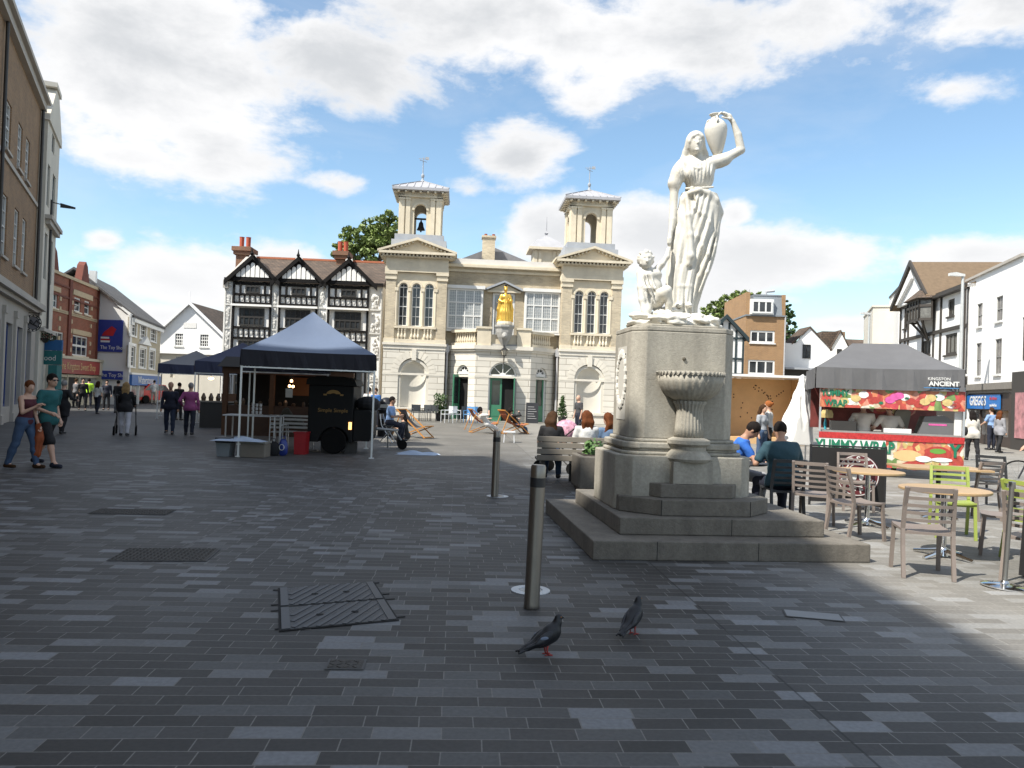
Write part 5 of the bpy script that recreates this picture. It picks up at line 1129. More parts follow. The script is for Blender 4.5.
# carved wreath and dark lettering strip on the left face
wr = MB()
for k in range(20):
    a = k * math.pi / 10; wr.ball((-.612 + PX, .19 * math.cos(a) , 1.82 + .30 * math.sin(a)), (.02, .045, .06), 6, 4)
wr.build('wreath', mat('pale_carving', (.62, .60, .55), .8), mon)
MB().box(-.606 + PX, -.6015 + PX, -.2, .2, 1.35, 2.2).build('inset_panel', mat('pale_panel', (.52, .50, .45), .8, var=.05), mon)
MB().box(-.609 + PX, -.6065 + PX, -.17, .17, 2.1, 2.115).box(-.609 + PX, -.6065 + PX, -.17, .17, 2.07, 2.08).build('lead_lines', frame_dark, mon)
# fluted pillar and basin
fl = lambda n, a: (lambda t, z: a * abs(math.sin(n * t / 2)) - a * .5)
pb = MB(); BX, BY = -.225, -.60
pb.prism([(BX - .22, -.6), (BX - .22, BY - .18), (BX + .22, BY - .18), (BX + .22, -.6)], .693, .93, axis='z')
pb.lathe([(.24, .93), (.26, .96), (.24, 1.0), (.19, 1.05), (.19, 1.09), (.235, 1.12), (.235, 1.16), (.17, 1.19)], (BX, BY, 0), 28); pb.build('pillar_base', granite, mon)
p = MB(); p.lathe([(.155, 1.19), (.148, 1.3), (.136, 1.43), (.138, 1.49), (.155, 1.545), (.18, 1.58), (.15, 1.60)], (BX, BY, 0), 96, flute=fl(24, .10)); p.build('fluted_pillar', granite, mon, smooth=True)
bs = MB(); bs.lathe([(.10, 1.585), (.17, 1.60), (.25, 1.645), (.31, 1.71), (.345, 1.79), (.357, 1.865)], (BX, BY, 0), 120, flute=fl(30, .035)); bs.build('basin', granite, mon, smooth=True)
br = MB(); br.lathe([(.34, 1.862), (.362, 1.87), (.37, 1.89), (.362, 1.91), (.32, 1.915), (.31, 1.88), (.2, 1.84)], (BX, BY, 0), 48)
for k in range(44):
    a = k * 2 * math.pi / 44; br.beam((BX + .360 * math.cos(a), BY + .360 * math.sin(a), 1.868), (BX + .364 * math.cos(a + .09), BY + .364 * math.sin(a + .09), 1.908), .026, .014)
br.build('basin_rim', granite, mon)
sp = MB(); sp.lathe([(.022, 0), (.018, .015), (.006, .02)], (0, 0, 0), 10).xf(Matrix.Translation((-.27, -.5, 2.06)) @ Matrix.Rotation(math.pi / 2, 4, 'X')); sp.build('spout', mat('stained_bronze', (.08, .07, .05), .6), mon)

# ---------------------------------------------------------------- marble group on top
marble = mat('weathered_marble', (.63, .61, .555), .62, var=.06, scale=5, big=.10, bump=.12, bscale=40)
def carrara():
    t = marble.node_tree; b = t.nodes['Principled BSDF']; src = b.inputs['Base Color'].links[0].from_socket
    tc = nn(t, 'ShaderNodeTexCoord'); mp = nn(t, 'ShaderNodeMapping'); mp.inputs['Scale'].default_value = (7, 7, 1.2); t.links.new(tc.outputs['Object'], mp.inputs[0])
    n = nn(t, 'ShaderNodeTexNoise'); n.inputs['Scale'].default_value = 1.0; n.inputs['Detail'].default_value = 6; t.links.new(mp.outputs[0], n.inputs[0])
    r = nn(t, 'ShaderNodeMapRange'); t.links.new(n.outputs[0], r.inputs[0]); r.inputs[1].default_value = .52; r.inputs[2].default_value = .75; r.inputs[4].default_value = .7
    x = nn(t, 'ShaderNodeMix', data_type='RGBA'); t.links.new(r.outputs[0], x.inputs[0]); t.links.new(src, x.inputs[6]); x.inputs[7].default_value = (.52, .46, .35, 1); t.links.new(x.outputs[2], b.inputs['Base Color'])
carrara()
SB = Vector((2.10, 9.20, 2.45))
def S(px, py, d=0):
    q = at(px, py, 9.2 + d); return (q.x - SB.x, q.y - SB.y, q.z - SB.z)
def woman_statue():
    t = thing('marble_statue', 'white marble woman in draped robes balancing a jar on her shoulder', 'statue', SB, 0)
    s = SDF((-.75, -.5, -.05), (.85, .5, 2.85), .0105)
    # skirt: stack of ellipses following the outline of the drapery
    sk = [(306, 682, 29, .20), (290, 684.5, 34, .21), (272, 688, 40, .22), (252, 692, 45, .23), (236, 695, 47, .235), (220, 698, 46, .235), (208, 700, 44, .225), (198, 699.5, 39, .20), (189, 699, 32, .165)]
    pts = [S(x, y) for y, x, w, dd in sk]; ws = [w * 9.2 / 770 / 2 for y, x, w, dd in sk]; ds = [d_ for *_, d_ in sk]
    zs = np.array([p[2] for p in pts]); xs = np.array([p[0] for p in pts]); wz = np.array(ws); dz = np.array(ds)
    def skirt(F, X, Y, Z):
        cx = np.interp(Z, zs, xs); w = np.interp(Z, zs, wz); d = np.interp(Z, zs, dz) * .8
        q = np.sqrt(((X - cx) / w) ** 2 + (Y / d) ** 2); D = (q - 1) * np.minimum(w, d) * .9
        D = np.maximum(D, np.maximum(-(Z - .02), Z - zs[-1])); th = np.arctan2(Y / d, (X - cx) / w)
        lower = np.clip((1.35 - Z) * 1.6, 0, 1)
        D += lower * (.013 * np.sin(15 * th + 2.2 * np.sin(3 * Z)) + .006 * np.sin(31 * th + 5 * Z))
        # the overskirt is pulled up to the left hip: slanting folds
        upm = np.clip((Z - .95) * 4, 0, 1); sl = (Z * 1.0 - (X - cx) * -1.5)
        D += upm * .005 * np.sin(46 * (Z * .45 + (X - cx) * 1.0 - .8 * (X - cx) * (Z - 1.3))) * np.clip(-Y * 8 + .4, 0, 1)
        h = np.maximum(.05 - np.abs(F - D), 0) / .05; return np.minimum(F, D) - h * h * .0125
    s.func(skirt, (-.6, -.45, -.02), (.7, .45, 1.62))
    # bodice
    s.ell(S(699, 177, -.0), (.18, .125, .19), .06); s.ell(S(698.5, 168), (.20, .115, .10), .06); s.ell(S(690.5, 173.5, -.075), (.07, .06, .075), .05); s.ell(S(705.5, 172.5, -.075), (.07, .06, .075), .05)
    s.cap(S(685, 163.5), S(714, 161), .06, .06, .06)
    # neck, head
    s.cap(S(698, 163), S(697, 151, -.02), .05, .046, .03); hc = np.array(S(696, 143.5, -.05)); s.ell(hc, (.086, .107, .123), .02); s.ell(hc + (0, -.035, -.07), (.05, .062, .06), .03)
    s.cap(hc + (0, -.1, .012), hc + (-.003, -.117, -.028), .007, .013, .012); s.cap(hc + (-.014, -.10, -.064), hc + (.014, -.10, -.064), .006, .006, .008); s.ell(hc + (0, -.088, -.105), (.025, .022, .02), .02)
    s.ell(hc + (-.032, -.108, .006), (.022, .016, .013), .016, cut=True); s.ell(hc + (.032, -.108, .006), (.022, .016, .013), .016, cut=True)
    s.ell(hc + (-.032, -.092, .002), (.015, .011, .008), .004); s.ell(hc + (.032, -.092, .002), (.015, .011, .008), .004)
    # waved hair parted in the middle, veil over the crown falling behind
    for q_ in (-1, 1): s.chain([hc + (q_ * .008, -.085, .085), hc + (q_ * .05, -.078, .062), hc + (q_ * .076, -.04, .01), hc + (q_ * .075, .0, -.05)], [.018, .022, .024, .022], .01)
    s.ell(hc + (0, .03, .034), (.114, .118, .126), .012)
    s.chain([hc + (-.078, .02, .03), S(685.5, 152, .03), S(682, 163, .06), S(677.5, 176, .09), S(675, 192, .11)], [.035, .034, .038, .036, .025], .02); s.chain([hc + (.08, .02, .0), S(705, 154, .03), S(708, 163, .05)], [.033, .036, .03], .02)
    s.chain([hc + (0, .07, .0), S(694, 165, .10), S(695, 195, .12), S(694, 230, .14), S(691, 270, .12)], [.085, .10, .11, .12, .1], .06)
    # her arms
    aR = [S(679.5, 168), S(674.5, 186, .0), S(673.5, 204, -.01), S(672.5, 220, -.05), S(671, 231, -.08)]; s.chain(aR, [.056, .054, .046, .044, .028], .03, .008)
    s.chain([S(683, 165), S(679, 173), S(674.5, 183)], [.075, .08, .08], .05); s.chain([S(670, 183, -.03), S(677, 187, -.04), S(681, 180, -.06)], [.016, .02, .012], .02)
    s.cap(S(671, 231, -.08), S(669.5, 240, -.09), .026, .03, .012)
    for i in range(4): s.chain([S(668.5 + i * .8, 238, -.11), S(668 + i * .8, 243, -.115), S(668.5 + i * .7, 246, -.1)], [.013, .012, .010], .004)
    aL = [S(717, 163), S(729, 156.5), S(741, 150), S(738, 135, -.01), S(733, 122, -.02)]; s.chain(aL, [.062, .057, .049, .045, .028], .03, .008); s.chain([S(714, 162.5), S(720, 161), S(725, 159.5)], [.068, .073, .075], .03)
    s.chain([S(733, 122, -.02), S(729, 116.5, -.02), S(724, 113.5, -.03)], [.027, .032, .024], .012)
    for i in range(4): a = S(726 - i * .5, 113.8, -.05 + i * .025); b_ = S(721 - i * .6, 112.3 + i * .4, -.06 + i * .03); c_ = S(718, 115.0 + i * .3, -.06 + i * .03); s.chain([a, b_, c_], [.012, .0115, .010], .004)
    s.chain([S(730, 119, -.05), S(725, 118, -.07), S(722, 117, -.07)], [.014, .012, .010], .005)
    # sash roll at the hips and the bunch of cloth on the right hip
    roll = [S(685, 200, -.08), S(690, 193, -.15), S(699, 190, -.17), S(708, 193, -.15), S(715, 201, -.1), S(718.5, 213, -.03), S(715, 227, .02)]; s.chain(roll, [.024, .028, .028, .032, .045, .05, .03], .03)
    s.chain([S(687, 198, -.13), S(688.5, 215, -.17), S(690.5, 235, -.19), S(691, 256, -.20), S(689, 264, -.19)], [.022, .026, .028, .04, .026], .03)
    for P_, r_ in (([(709, 195), (704, 214), (697, 236), (691, 252)], .017), ([(713, 200), (709.5, 222), (702, 246), (695, 264)], .016), ([(704, 193), (699, 212), (693, 232)], .014), ([(717, 208), (714, 232), (708, 254), (700, 276)], .017), ([(699, 192), (694.5, 208), (691, 222)], .012), ([(719, 222), (715, 246), (707, 272), (699, 292)], .016)):
        n_ = len(P_); s.chain([S(x, y, -.165 - .03 * math.sin(math.pi * k / (n_ - 1)) + (.05 if x > 712 else 0)) for k, (x, y) in enumerate(P_)], [r_ * .6] + [r_] * (n_ - 2) + [r_ * .7], .028)
    zw, zb_ = S(699, 187)[2], S(699, 163)[2]; xc = S(699, 175)[0]
    def pleats(F, X, Y, Z):
        m = np.clip((Z - zw) * 12, 0, 1) * np.clip((zb_ - Z) * 12, 0, 1) * np.clip(-Y * 9, 0, 1); u = (X - xc) * (1 + .5 * (zb_ - Z) / (zb_ - zw))
        return F + m * (.0065 * np.sin(u * 118) + .003 * np.sin(u * 60 + 4 * Z))
    s.func(pleats, (xc - .26, -.4, zw), (xc + .26, 0, zb_ + .02))
    s.chain([S(687, 164, -.075), S(692, 167, -.115), S(699, 168.5, -.125), S(706, 166.5, -.11), S(711, 162, -.07)], [.011, .012, .013, .012, .011], .012)
    s.chain([S(686, 188.5, -.09), S(698, 188, -.14), S(713, 187, -.09)], [.014, .014, .014], .01); s.ell(S(692, 188, -.145), (.028, .022, .024), .015); s.chain([S(692, 188, -.155), S(694, 193, -.165), S(695, 199, -.165)], [.014, .012, .012], .01)
    for i, x in enumerate((678, 682, 686, 690)): s.chain([S(x + 4, 266, -.15), S(x + 1, 286, -.165), S(x, 303, -.17)], [.010, .015, .015], .025)
    s.ell(S(679, 305.5, -.18), (.04, .075, .028), .02); s.ell(S(689, 305.5, -.20), (.04, .075, .028), .02)
    s.obj('figure', marble, t)
    jb = Vector(S(717.5, 156, .02)); jt = Vector(S(714.8, 114, .0)); v = jt - jb; Lh = v.length
    prof = [(.0, 0), (.038, .0), (.052, .04), (.075, .15), (.10, .30), (.122, .46), (.134, .60), (.130, .70), (.105, .79), (.066, .86), (.046, .90), (.044, .94), (.052, .965), (.064, .985), (.066, 1.0), (.05, 1.0), (.036, .96), (.0, .95)]
    j = MB().lathe([(r, z * Lh) for r, z in prof], (0, 0, 0), 40).xf(Matrix.Translation(jb) @ v.to_track_quat('Z', 'Y').to_matrix().to_4x4()); jo = j.build('water_jar', marble, t, smooth=True)
    for sx in (-1, 1):
        h = MB().tube([(sx * .04, -.02, .90 * Lh), (sx * .09, -.04, .89 * Lh), (sx * .115, -.05, .8 * Lh), (sx * .11, -.05, .72 * Lh)], .012, 8).xf(Matrix.Translation(jb) @ v.to_track_quat('Z', 'Y').to_matrix().to_4x4()); h.build('handle', marble, jo, smooth=True)
    return t
woman_statue()
def child_statue():
    o = Vector(at(655, 312, 9.05)); t = thing('child_statue', 'white marble child crouching at the robed woman\'s side and holding her hand', 'statue', (o.x, o.y, 2.45), 0)
    def C(px, py, d=0): q = at(px, py, 9.05 + d); return (q.x - o.x, q.y - o.y, q.z - 2.45)
    s = SDF((-.42, -.45, -.02), (.5, .4, .95), .0095)
    h = np.array(C(646, 260, -.03)); s.ell(h, (.082, .092, .10), .02); s.ell(h + (0, -.03, -.055), (.055, .06, .05), .02); s.cap(h + (0, -.09, -.01), h + (0, -.105, -.03), .012, .017, .01)
    q = random.Random(2)
    for _ in range(80):
        d = Vector((q.gauss(0, 1), q.gauss(.5, 1), q.gauss(.5, .8))).normalized()
        if d.y < -.55 and d.z < .35: continue
        s.ell(h + np.array((d.x * .085, d.y * .095 + .008, d.z * .1 + .01)), (.020, .020, .020), .008)
    for sx in (-.03, .03): s.ell(h + (sx, -.088, .008), (.019, .014, .011), .01, cut=True)
    s.cap(h + (0, .01, -.07), C(649, 271), .042, .05, .02); s.ell(C(651, 275), (.13, .10, .075), .04); s.ell(C(652, 287), (.12, .10, .12), .05); s.ell(C(652, 300, .04), (.14, .13, .10), .05)
    s.chain([C(641, 273), C(641, 287, -.06), C(642, 300, -.1), C(645, 313, -.14)], [.055, .045, .038, .028], .02); s.ell(C(646, 315, -.15), (.035, .05, .018), .02)
    s.chain([C(657, 270), C(662, 264, -.03), C(667, 257, -.02), C(670, 244, .04)], [.045, .036, .030, .022], .02); s.ell(C(670, 240, .055), (.026, .024, .032), .012)
    s.chain([C(656, 303, .05), C(664, 293, -.14), C(667, 290, -.17)], [.085, .068, .055], .03); s.chain([C(667, 291, -.17), C(669, 303, -.13), C(668, 314, -.1)], [.055, .045, .03], .02); s.ell(C(667, 316, -.16), (.032, .075, .022), .02)
    s.chain([C(647, 303, .05), C(646, 311, -.12)], [.085, .06], .03); s.chain([C(646, 313, -.12), C(652, 316, .12)], [.05, .035], .02)
    for x0, x1, dd in ((655, 661, -.12), (650, 655, -.13), (646, 648, -.12)): s.chain([C(x0 - 4, 275, dd + .03), C(x0, 288, dd), C(x1, 304, dd + .02)], [.007, .011, .009], .025)
    s.obj('figure', marble, t)
child_statue()
rk = thing('marble_rock', 'rugged white marble rock base under the woman and child', 'statue base', (MO.x - .24, MO.y - .03, 2.452), MR)
s = SDF((-.68, -.6, -.03), (.68, .6, .42), .014); q = random.Random(11)
s.ell((0, .05, .0), (.56, .42, .14), .06)
for _ in range(120):
    a = q.uniform(0, 2 * math.pi); rr = math.sqrt(q.random()) * .92; x = .54 * rr * math.cos(a); y = .42 * rr * math.sin(a)
    e = Matrix.Rotation(q.uniform(-1, 1), 3, 'Z') @ Matrix.Rotation(q.uniform(-.6, .6), 3, 'X')
    s.ell((x, y, q.uniform(.02, .20) * (1.15 - rr * .7)), (q.uniform(.05, .14), q.uniform(.04, .10), q.uniform(.02, .055)), .012, M=np.array(e))
s.func(lambda F, X, Y, Z: np.maximum(F + .008 * np.sin(60 * X + 20 * Y) * np.sin(50 * Z + 9 * X), -Z), (-.68, -.6, -.03), (.68, .6, .42)); s.obj('rock', marble, rk)

# ================================================================== street furniture near the monument
brushed = mat('brushed_steel', (.25, .232, .21), .36, .9, var=.12, scale=4, big=.1)
def bollard(px, py, h, lab, tilt):
    p = G(px, py); t = thing('bollard', lab, 'bollard', p, 0, 'steel bollards'); t.rotation_euler = (0, R(tilt), 0)
    MB().lathe([(.058, 0), (.062, .01), (.058, .03), (.057, h - .16)], (0, 0, 0), 24).lathe([(.057, h - .10), (.057, h - .015), (.05, h), (.0, h + .001)], (0, 0, 0), 24).build('post', brushed, t, smooth='auto')
    MB().lathe([(.0585, h - .165), (.0585, h - .095)], (0, 0, 0), 24).build('dark_band', black_paint, t, smooth='auto'); return t
bollard(531.5, 608, 1.075, 'tall brushed steel bollard closest to the two pigeons', .9)
bollard(494.5, 497, 1.02, 'smaller looking steel bollard further back toward the deck chairs', .3)
def ringlight(px, py, r, lab):
    p = G(px, py); t = thing('ground_light', lab, 'ground light', p, 0, 'round lights set in the paving')
    MB().lathe([(r, 0), (r, .006), (r * .62, .008), (r * .6, .003)], (0, 0, 0), 32).build('ring', mat('satin_ring', (.50, .53, .56), .45, .5), t); MB().lathe([(r * .59, 0), (r * .59, .0045)], (0, 0, 0), 32).build('lens', mat('lens_grey', (.16, .2, .24), .15), t)
ringlight(530.5, 590.5, .16, 'pale round ground light behind the foot of the nearer bollard')
ringlight(497.5, 496.3, .17, 'round ground light at the foot of the further bollard')
iron = mat('cast_iron', (.062, .064, .068), .5, .5, var=.2, scale=30, bump=.4); recess_dark = mat('joint_dark', (.012, .012, .012), .9)
def manhole():
    a, b, c, d = G(278, 589), G(374, 582.5), G(399, 621), G(279, 632); o = (a + b + c + d) / 4
    t = thing('manhole_cover', 'large double iron cover with slanting ribs let into the paving', 'manhole cover', (o.x, o.y, .004), 0)
    P = [p - o for p in (a, b, c, d)]; 
    def bil(u, v): return (P[0] * (1 - u) + P[1] * u) * (1 - v) + (P[3] * (1 - u) + P[2] * u) * v
    MB().prism([tuple(p.xy * 1.004) for p in P], 0, .003, axis='z').build('frame_bed', recess_dark, t)
    for k, (v0, v1) in enumerate(((.015, .48), (.52, .985))):
        m = MB(); q = [bil(.02, v0), bil(.98, v0), bil(.98, v1), bil(.02, v1)]; m.prism([tuple(p.xy) for p in q], .003, .0055, axis='z'); pl = m.build('cover_plate', iron, t)
        r = MB(); r.prism([tuple(bil(u, v).xy) for u, v in ((.02, v0), (.09, v0), (.09, v1), (.02, v1))], .0055, .010, axis='z'); r.prism([tuple(bil(u, v).xy) for u, v in ((.91, v0), (.98, v0), (.98, v1), (.91, v1))], .0055, .010, axis='z')
        for i in range(-2, 11):
            u0 = .09 + i * .11; pts = []
            s0 = (u0, v0); s1 = (u0 + .42, v1)
            f0 = max(0, (.11 - u0) / .42); f1 = min(1, (.89 - u0) / .42)
            if f1 <= f0: continue
            L0 = (u0 + .42 * f0, v0 + (v1 - v0) * f0); L1 = (u0 + .42 * f1, v0 + (v1 - v0) * f1)
            p0, p1 = bil(L0[0], v0 + v1 - L0[1]), bil(L1[0], v0 + v1 - L1[1]); r.beam((p0.x, p0.y, .008), (p1.x, p1.y, .007), .030, .003)
        r.build('ribs', mat('worn_iron', (.058, .061, .068), .45, .5, var=.15, scale=20), pl)
        h = MB()
        for u in (.35, .66): p = bil(u, (v0 + v1) / 2); h.box(p.x - .025, p.x + .025, p.y - .012, p.y + .012, .0105, .0118)
        h.build('key_slots', recess_dark, pl)
    g = MB()
    for u, v, du in ((-.09, .04, .1), (-.12, .42, .13), (-.12, .56, .13), (-.07, .95, .09), (.99, .03, .1), (.99, .36, .14), (.99, .5, .17), (.99, .93, .14)):
        p0, p1 = bil(u + (du * .4 if u < 0 else 0), v), bil(u + du * (1 if u < 0 else .6), v); g.beam((p0.x, p0.y, .001), (p1.x, p1.y, .001), .016, .003)
    g.build('hinge_slots', recess_dark, t)
manhole()
mat('joint_grey', (.09, .09, .09), .8)
def small_cover(px, py, w, d, lab, m, rz=R(4)):
    p = G(px, py); t = thing('drain_cover', lab, 'drain cover', (p.x, p.y, .004), rz); MB().box(-w / 2, w / 2, -d / 2, d / 2, 0, .003).build('frame', MATS['joint_grey'], t)
    r = MB(); q = random.Random(int(px)); plain = 'plain' in lab
    r.box(-w / 2 + .012, w / 2 - .012, -d / 2 + .012, d / 2 - .012, .003, .0045)
    for i in range(0 if plain else int(w / .045)):
        for j in range(int(d / .045)): x = -w / 2 + .03 + i * .045; y = -d / 2 + .03 + j * .045; r.beam((x - .012, y - .012 * (-1) ** (i + j), .006), (x + .012, y + .012 * (-1) ** (i + j), .006), .009, .004)
    r.build('plate', m, t)
rusty = mat('rusty_iron', (.075, .070, .064), .8, .2, var=.4, scale=25, bump=.5)
small_cover(346, 665, .22, .17, 'small rusty iron cover in front of the large ribbed cover', rusty)
small_cover(166, 555, .85, .55, 'wide worn drain cover on the left of the paving', rusty, R(8))
small_cover(133, 512, .9, .4, 'faint drain cover farther back on the left paving', rusty, R(5))
small_cover(813, 616, .42, .2, 'plain pale access plate near the shadow edge on the right', mat('pale_plate', (.24, .24, .24), .5, .3), R(-12))
# pigeons
def pigeon(name, lab, loc, rz, turned=False):
    t = thing('pigeon', lab, 'pigeon', loc, rz, 'pigeons'); t.scale = (.9,) * 3; pb_ = mat('pigeon_slate', (.008, .009, .012), .5, var=.4, scale=30); s = SDF((-.12, -.24, .0), (.12, .2, .34), .0048)
    s.ell((0, .01, .125), (.055, .10, .058), .02, M=np.array(Matrix.Rotation(R(30), 3, 'X'))); s.ell((0, .045, .15), (.052, .062, .062), .02)
    s.chain([(0, .065, .175), (0, .085, .215), (0, .09, .245)], [.043, .028, .022], .02); s.ell((0, .097, .252), (.020, .028, .021), .01)
    s.chain([(0, -.04, .1), (0, -.13, .065), (0, -.19, .045)], [.04, .022, .014], .02)
    s.cap((0, .12, .248), (0, .137, .243), .007, .003, .004)
    # far end of the tail is a flat fan
    s.cap((-.02, -.15, .055), (-.026, -.205, .037), .009, .007, .01); s.cap((.02, -.15, .055), (.026, -.205, .037), .009, .007, .01)
    s.obj('body', pb_, t)
    for sx in (-1, 1):
        w = SDF((-.12, -.22, .02), (.12, .14, .24), .0048); w.ell((sx * .040, -.012, .128), (.018, .088, .036), .01, M=np.array(Matrix.Rotation(R(28), 3, 'X'))); w.cap((sx * .040, -.05, .105), (sx * .02, -.165, .062), .018, .006, .012)
        wo = w.obj('wing', mat('pigeon_wing', (.013, .014, .019), .45, var=.6, scale=18), t)
        f = MB(); x = sx * .02; f.tube([(x, .01, .085), (x, .005, .04), (x, .012, .008)], [.009, .006, .005], 6)
        for a in (-.6, 0, .6): f.tube([(x, .012, .006), (x + .032 * math.sin(a), .012 + .034 * math.cos(a), .004)], [.005, .003], 5)
        f.tube([(x, .012, .006), (x, -.012, .004)], [.005, .003], 5); f.build('leg', mat('pigeon_red', (.35, .04, .035), .6), t, smooth=True)
    pw = MB()
    for sx in (-1, 1): pw.ball((sx * .0555, -.03, .132), (.004, .035, .012), 8, 5)
    pw.xf(Matrix.Identity(4)).build('wing_patches', mat('wing_pale', (.16, .19, .26), .6), t) if 'patch' in lab else None
    nk = MB().lathe([(.030, .195), (.0285, .205), (.0255, .22), (.0235, .23)], (0, .078, 0), 14).xf(Matrix.Translation((0, -.0, 0))).build('neck_ring', mat('neck_sheen', (.02, .045, .035), .3, .5, var=.6, scale=40), t, smooth=True)
    MB().tube([(0, .133, .245), (0, .152, .238)], [.0065, .001], 6).build('beak', mat('beak_grey', (.12, .11, .10), .5), t)
    e = MB(); e.ball((.0195, .103, .256), .0045, 6, 4); e.ball((-.0195, .103, .256), .0045, 6, 4); e.build('eyes', mat('eye_orange', (.35, .12, .02), .2), t); return t
g0 = G(545, 655); pigeon('pigeon', 'dark pigeon side on with a pale wing patch, nearer of the two birds', g0, R(-68)); g0 = G(632, 634.5); pigeon('pigeon', 'dark pigeon turned away with its head to the left', g0, R(-35))

# ================================================================== cafe furniture
resin = mat('taupe_resin', (.20, .165, .145), .55, var=.08); resin_g = mat('lime_resin', (.27, .33, .07), .5, var=.06); resin_k = mat('charcoal_resin', (.03, .032, .036), .5, var=.1)
def chair(m, label, loc, rz, group):
    t = thing('cafe_chair', label, 'chair', loc, rz, group)          # faces +y
    sm = MB(); nx = 8
    for i in range(nx):
        x0, x1 = -.22 + .44 * i / nx, -.22 + .44 * (i + 1) / nx; z = lambda x, y: .45 - .018 * (1 - (x / .22) ** 2) + (.012 if y > .2 else 0)
        for (y0, y1) in ((-.2, 0), (0, .15), (.15, .235)):
            sm.add([(x0, y0, z(x0, y0)), (x1, y0, z(x1, y0)), (x1, y1, z(x1, y1)), (x0, y1, z(x0, y1)), (x0, y0, z(x0, y0) - .022), (x1, y0, z(x1, y0) - .022), (x1, y1, z(x1, y1) - .022), (x0, y1, z(x0, y1) - .022)],
                   [(0, 1, 2, 3), (7, 6, 5, 4), (0, 4, 5, 1), (2, 6, 7, 3), (1, 5, 6, 2), (0, 3, 7, 4)])
    sm.build('seat', m, t)
    for s in (-1, 1):
        l = MB(); l.beam((s * .205, .2, .44), (s * .215, .235, 0), .034, .034); l.build('leg', m, t)
        l = MB(); P = [(s * .215, -.27, 0), (s * .215, -.215, .3), (s * .215, -.2, .46), (s * .21, -.235, .68), (s * .205, -.285, .86)]
        for a, b in zip(P, P[1:]): l.beam(a, b, .034, .036)
        l.build('leg', m, t)
    bk = MB()
    for i, z in enumerate((.545, .615, .685, .755, .84)):
        h = .03 if i < 4 else .045; yb = -.21 - (z - .46) * .20; K = 8
        for k in range(K):
            x0, x1 = -.2 + .4 * k / K, -.2 + .4 * (k + 1) / K; f = lambda x: yb - .035 * (1 - (x / .2) ** 2)
            bk.add([(x0, f(x0), z - h / 2), (x1, f(x1), z - h / 2), (x1, f(x1) - .003, z + h / 2), (x0, f(x0) - .003, z + h / 2), (x0, f(x0) + .014, z - h / 2), (x1, f(x1) + .014, z - h / 2), (x1, f(x1) + .011, z + h / 2), (x0, f(x0) + .011, z + h / 2)],
                   [(0, 1, 2, 3), (7, 6, 5, 4), (0, 4, 5, 1), (2, 6, 7, 3)])
    bk.build('backrest', m, t)
    ap = MB(); ap.box(-.2, .2, .19, .215, .40, .432); ap.box(-.2, .2, -.22, -.2, .41, .435); ap.build('seat_rail', m, t); return t
CG = 'slatted cafe chairs on the terrace'
c0 = chair(resin, 'taupe slatted chair standing nearest the camera with its back to it', (4.02, 7.48, 0), R(-14), CG)
def face(dx, dy): return math.atan2(-dx, dy)
dup(c0, (4.22, 9.35, 0), face(1, .25), 'taupe slatted chair side on at the corner of the monument steps'); dup(c0, (4.02, 10.15, 0), face(.55, .85), 'taupe slatted chair just right of the man in the dark teal shirt')
dup(c0, (5.35, 11.9, 0), face(-.2, -1), 'taupe slatted chair behind the round table in front of the dark coffee banner'); dup(c0, (5.55, 8.6, 0), face(-.85, .5), 'taupe slatted chair with its seat out, right of the nearest round table')
dup(c0, (4.98, 7.2, 0), face(.8, .55), 'taupe slatted chair at the right edge beside the chrome stanchion'); dup(c0, (6.9, 11.4, 0), face(-.3, 1), 'taupe slatted chair far back right of the lime chairs')
g1 = chair(resin_g, 'lime green slatted chair behind the nearest round table', (5.62, 9.75, 0), face(-.35, -1), CG); dup(g1, (5.75, 8.35, 0), face(.9, .3), 'lime green slatted chair at the right edge of the photo')
k1 = chair(resin_k, 'charcoal chair that the man in the dark teal shirt sits on', (3.72, 10.5, 0), face(-.02, 1), CG); dup(k1, (3.2, 11.55, 0), face(.95, -.35), 'charcoal chair that the man in the blue polo shirt sits on')
dup(k1, (8.15, 12.9, 0), face(.6, .5), 'charcoal chair standing off to the right of the stall')
wood_top = mat('pale_wood_top', (.40, .27, .14), .45, var=.14, scale=3, big=.15); wood_edge = mat('wood_edge', (.42, .26, .10), .5); chrome = mat('chrome', (.72, .72, .72), .12, 1.0, var=.03)
def table(label, loc, rz=0, r=.45, sq=False, group='cafe tables on the terrace', m=None):
    t = thing('cafe_table', label, 'table', loc, rz, group)
    if sq: MB().box(-.6, .6, -.38, .38, .715, .745).build('table_top', m or wood_top, t, bevel=.004)
    else: MB().lathe([(r - .01, .712), (r, .718), (r, .738), (r - .008, .744)], (0, 0, 0), 40).build('table_top', m or wood_top, t)
    MB().lathe([(.032, .02), (.032, .7)], (0, 0, 0), 14).build('column', chrome if not sq else resin_k, t, smooth='auto')
    f = MB()
    for k in range(4): a = k * math.pi / 2 + .5; f.tube([(0, 0, .07), (.15 * math.cos(a), .15 * math.sin(a), .045), (.33 * math.cos(a), .33 * math.sin(a), .015)], [.035, .024, .02], 8)
    f.lathe([(.06, .02), (.05, .09), (.035, .11)], (0, 0, 0), 14); f.build('foot', chrome, t, smooth='auto'); s_ = MB(); s_.box(-.22, .22, -.02, .02, .69, .71); s_.box(-.02, .02, -.22, .22, .691, .711); s_.build('spider', resin_k, t); return t
table('round pale wood table nearest the camera between the taupe chairs', (4.72, 8.35, 0)); table('round pale wood table in front of the dark coffee banner', (4.82, 10.35, 0)); table('rectangular wood table behind the round one, before the stall front', (6.35, 11.4, 0), R(-5), sq=True)
table('round table by the lime chair at the right edge', (6.5, 9.2, 0), r=.4); table('small dark table between the two seated men', (3.35, 11.0, 0), r=.32, m=resin_k)
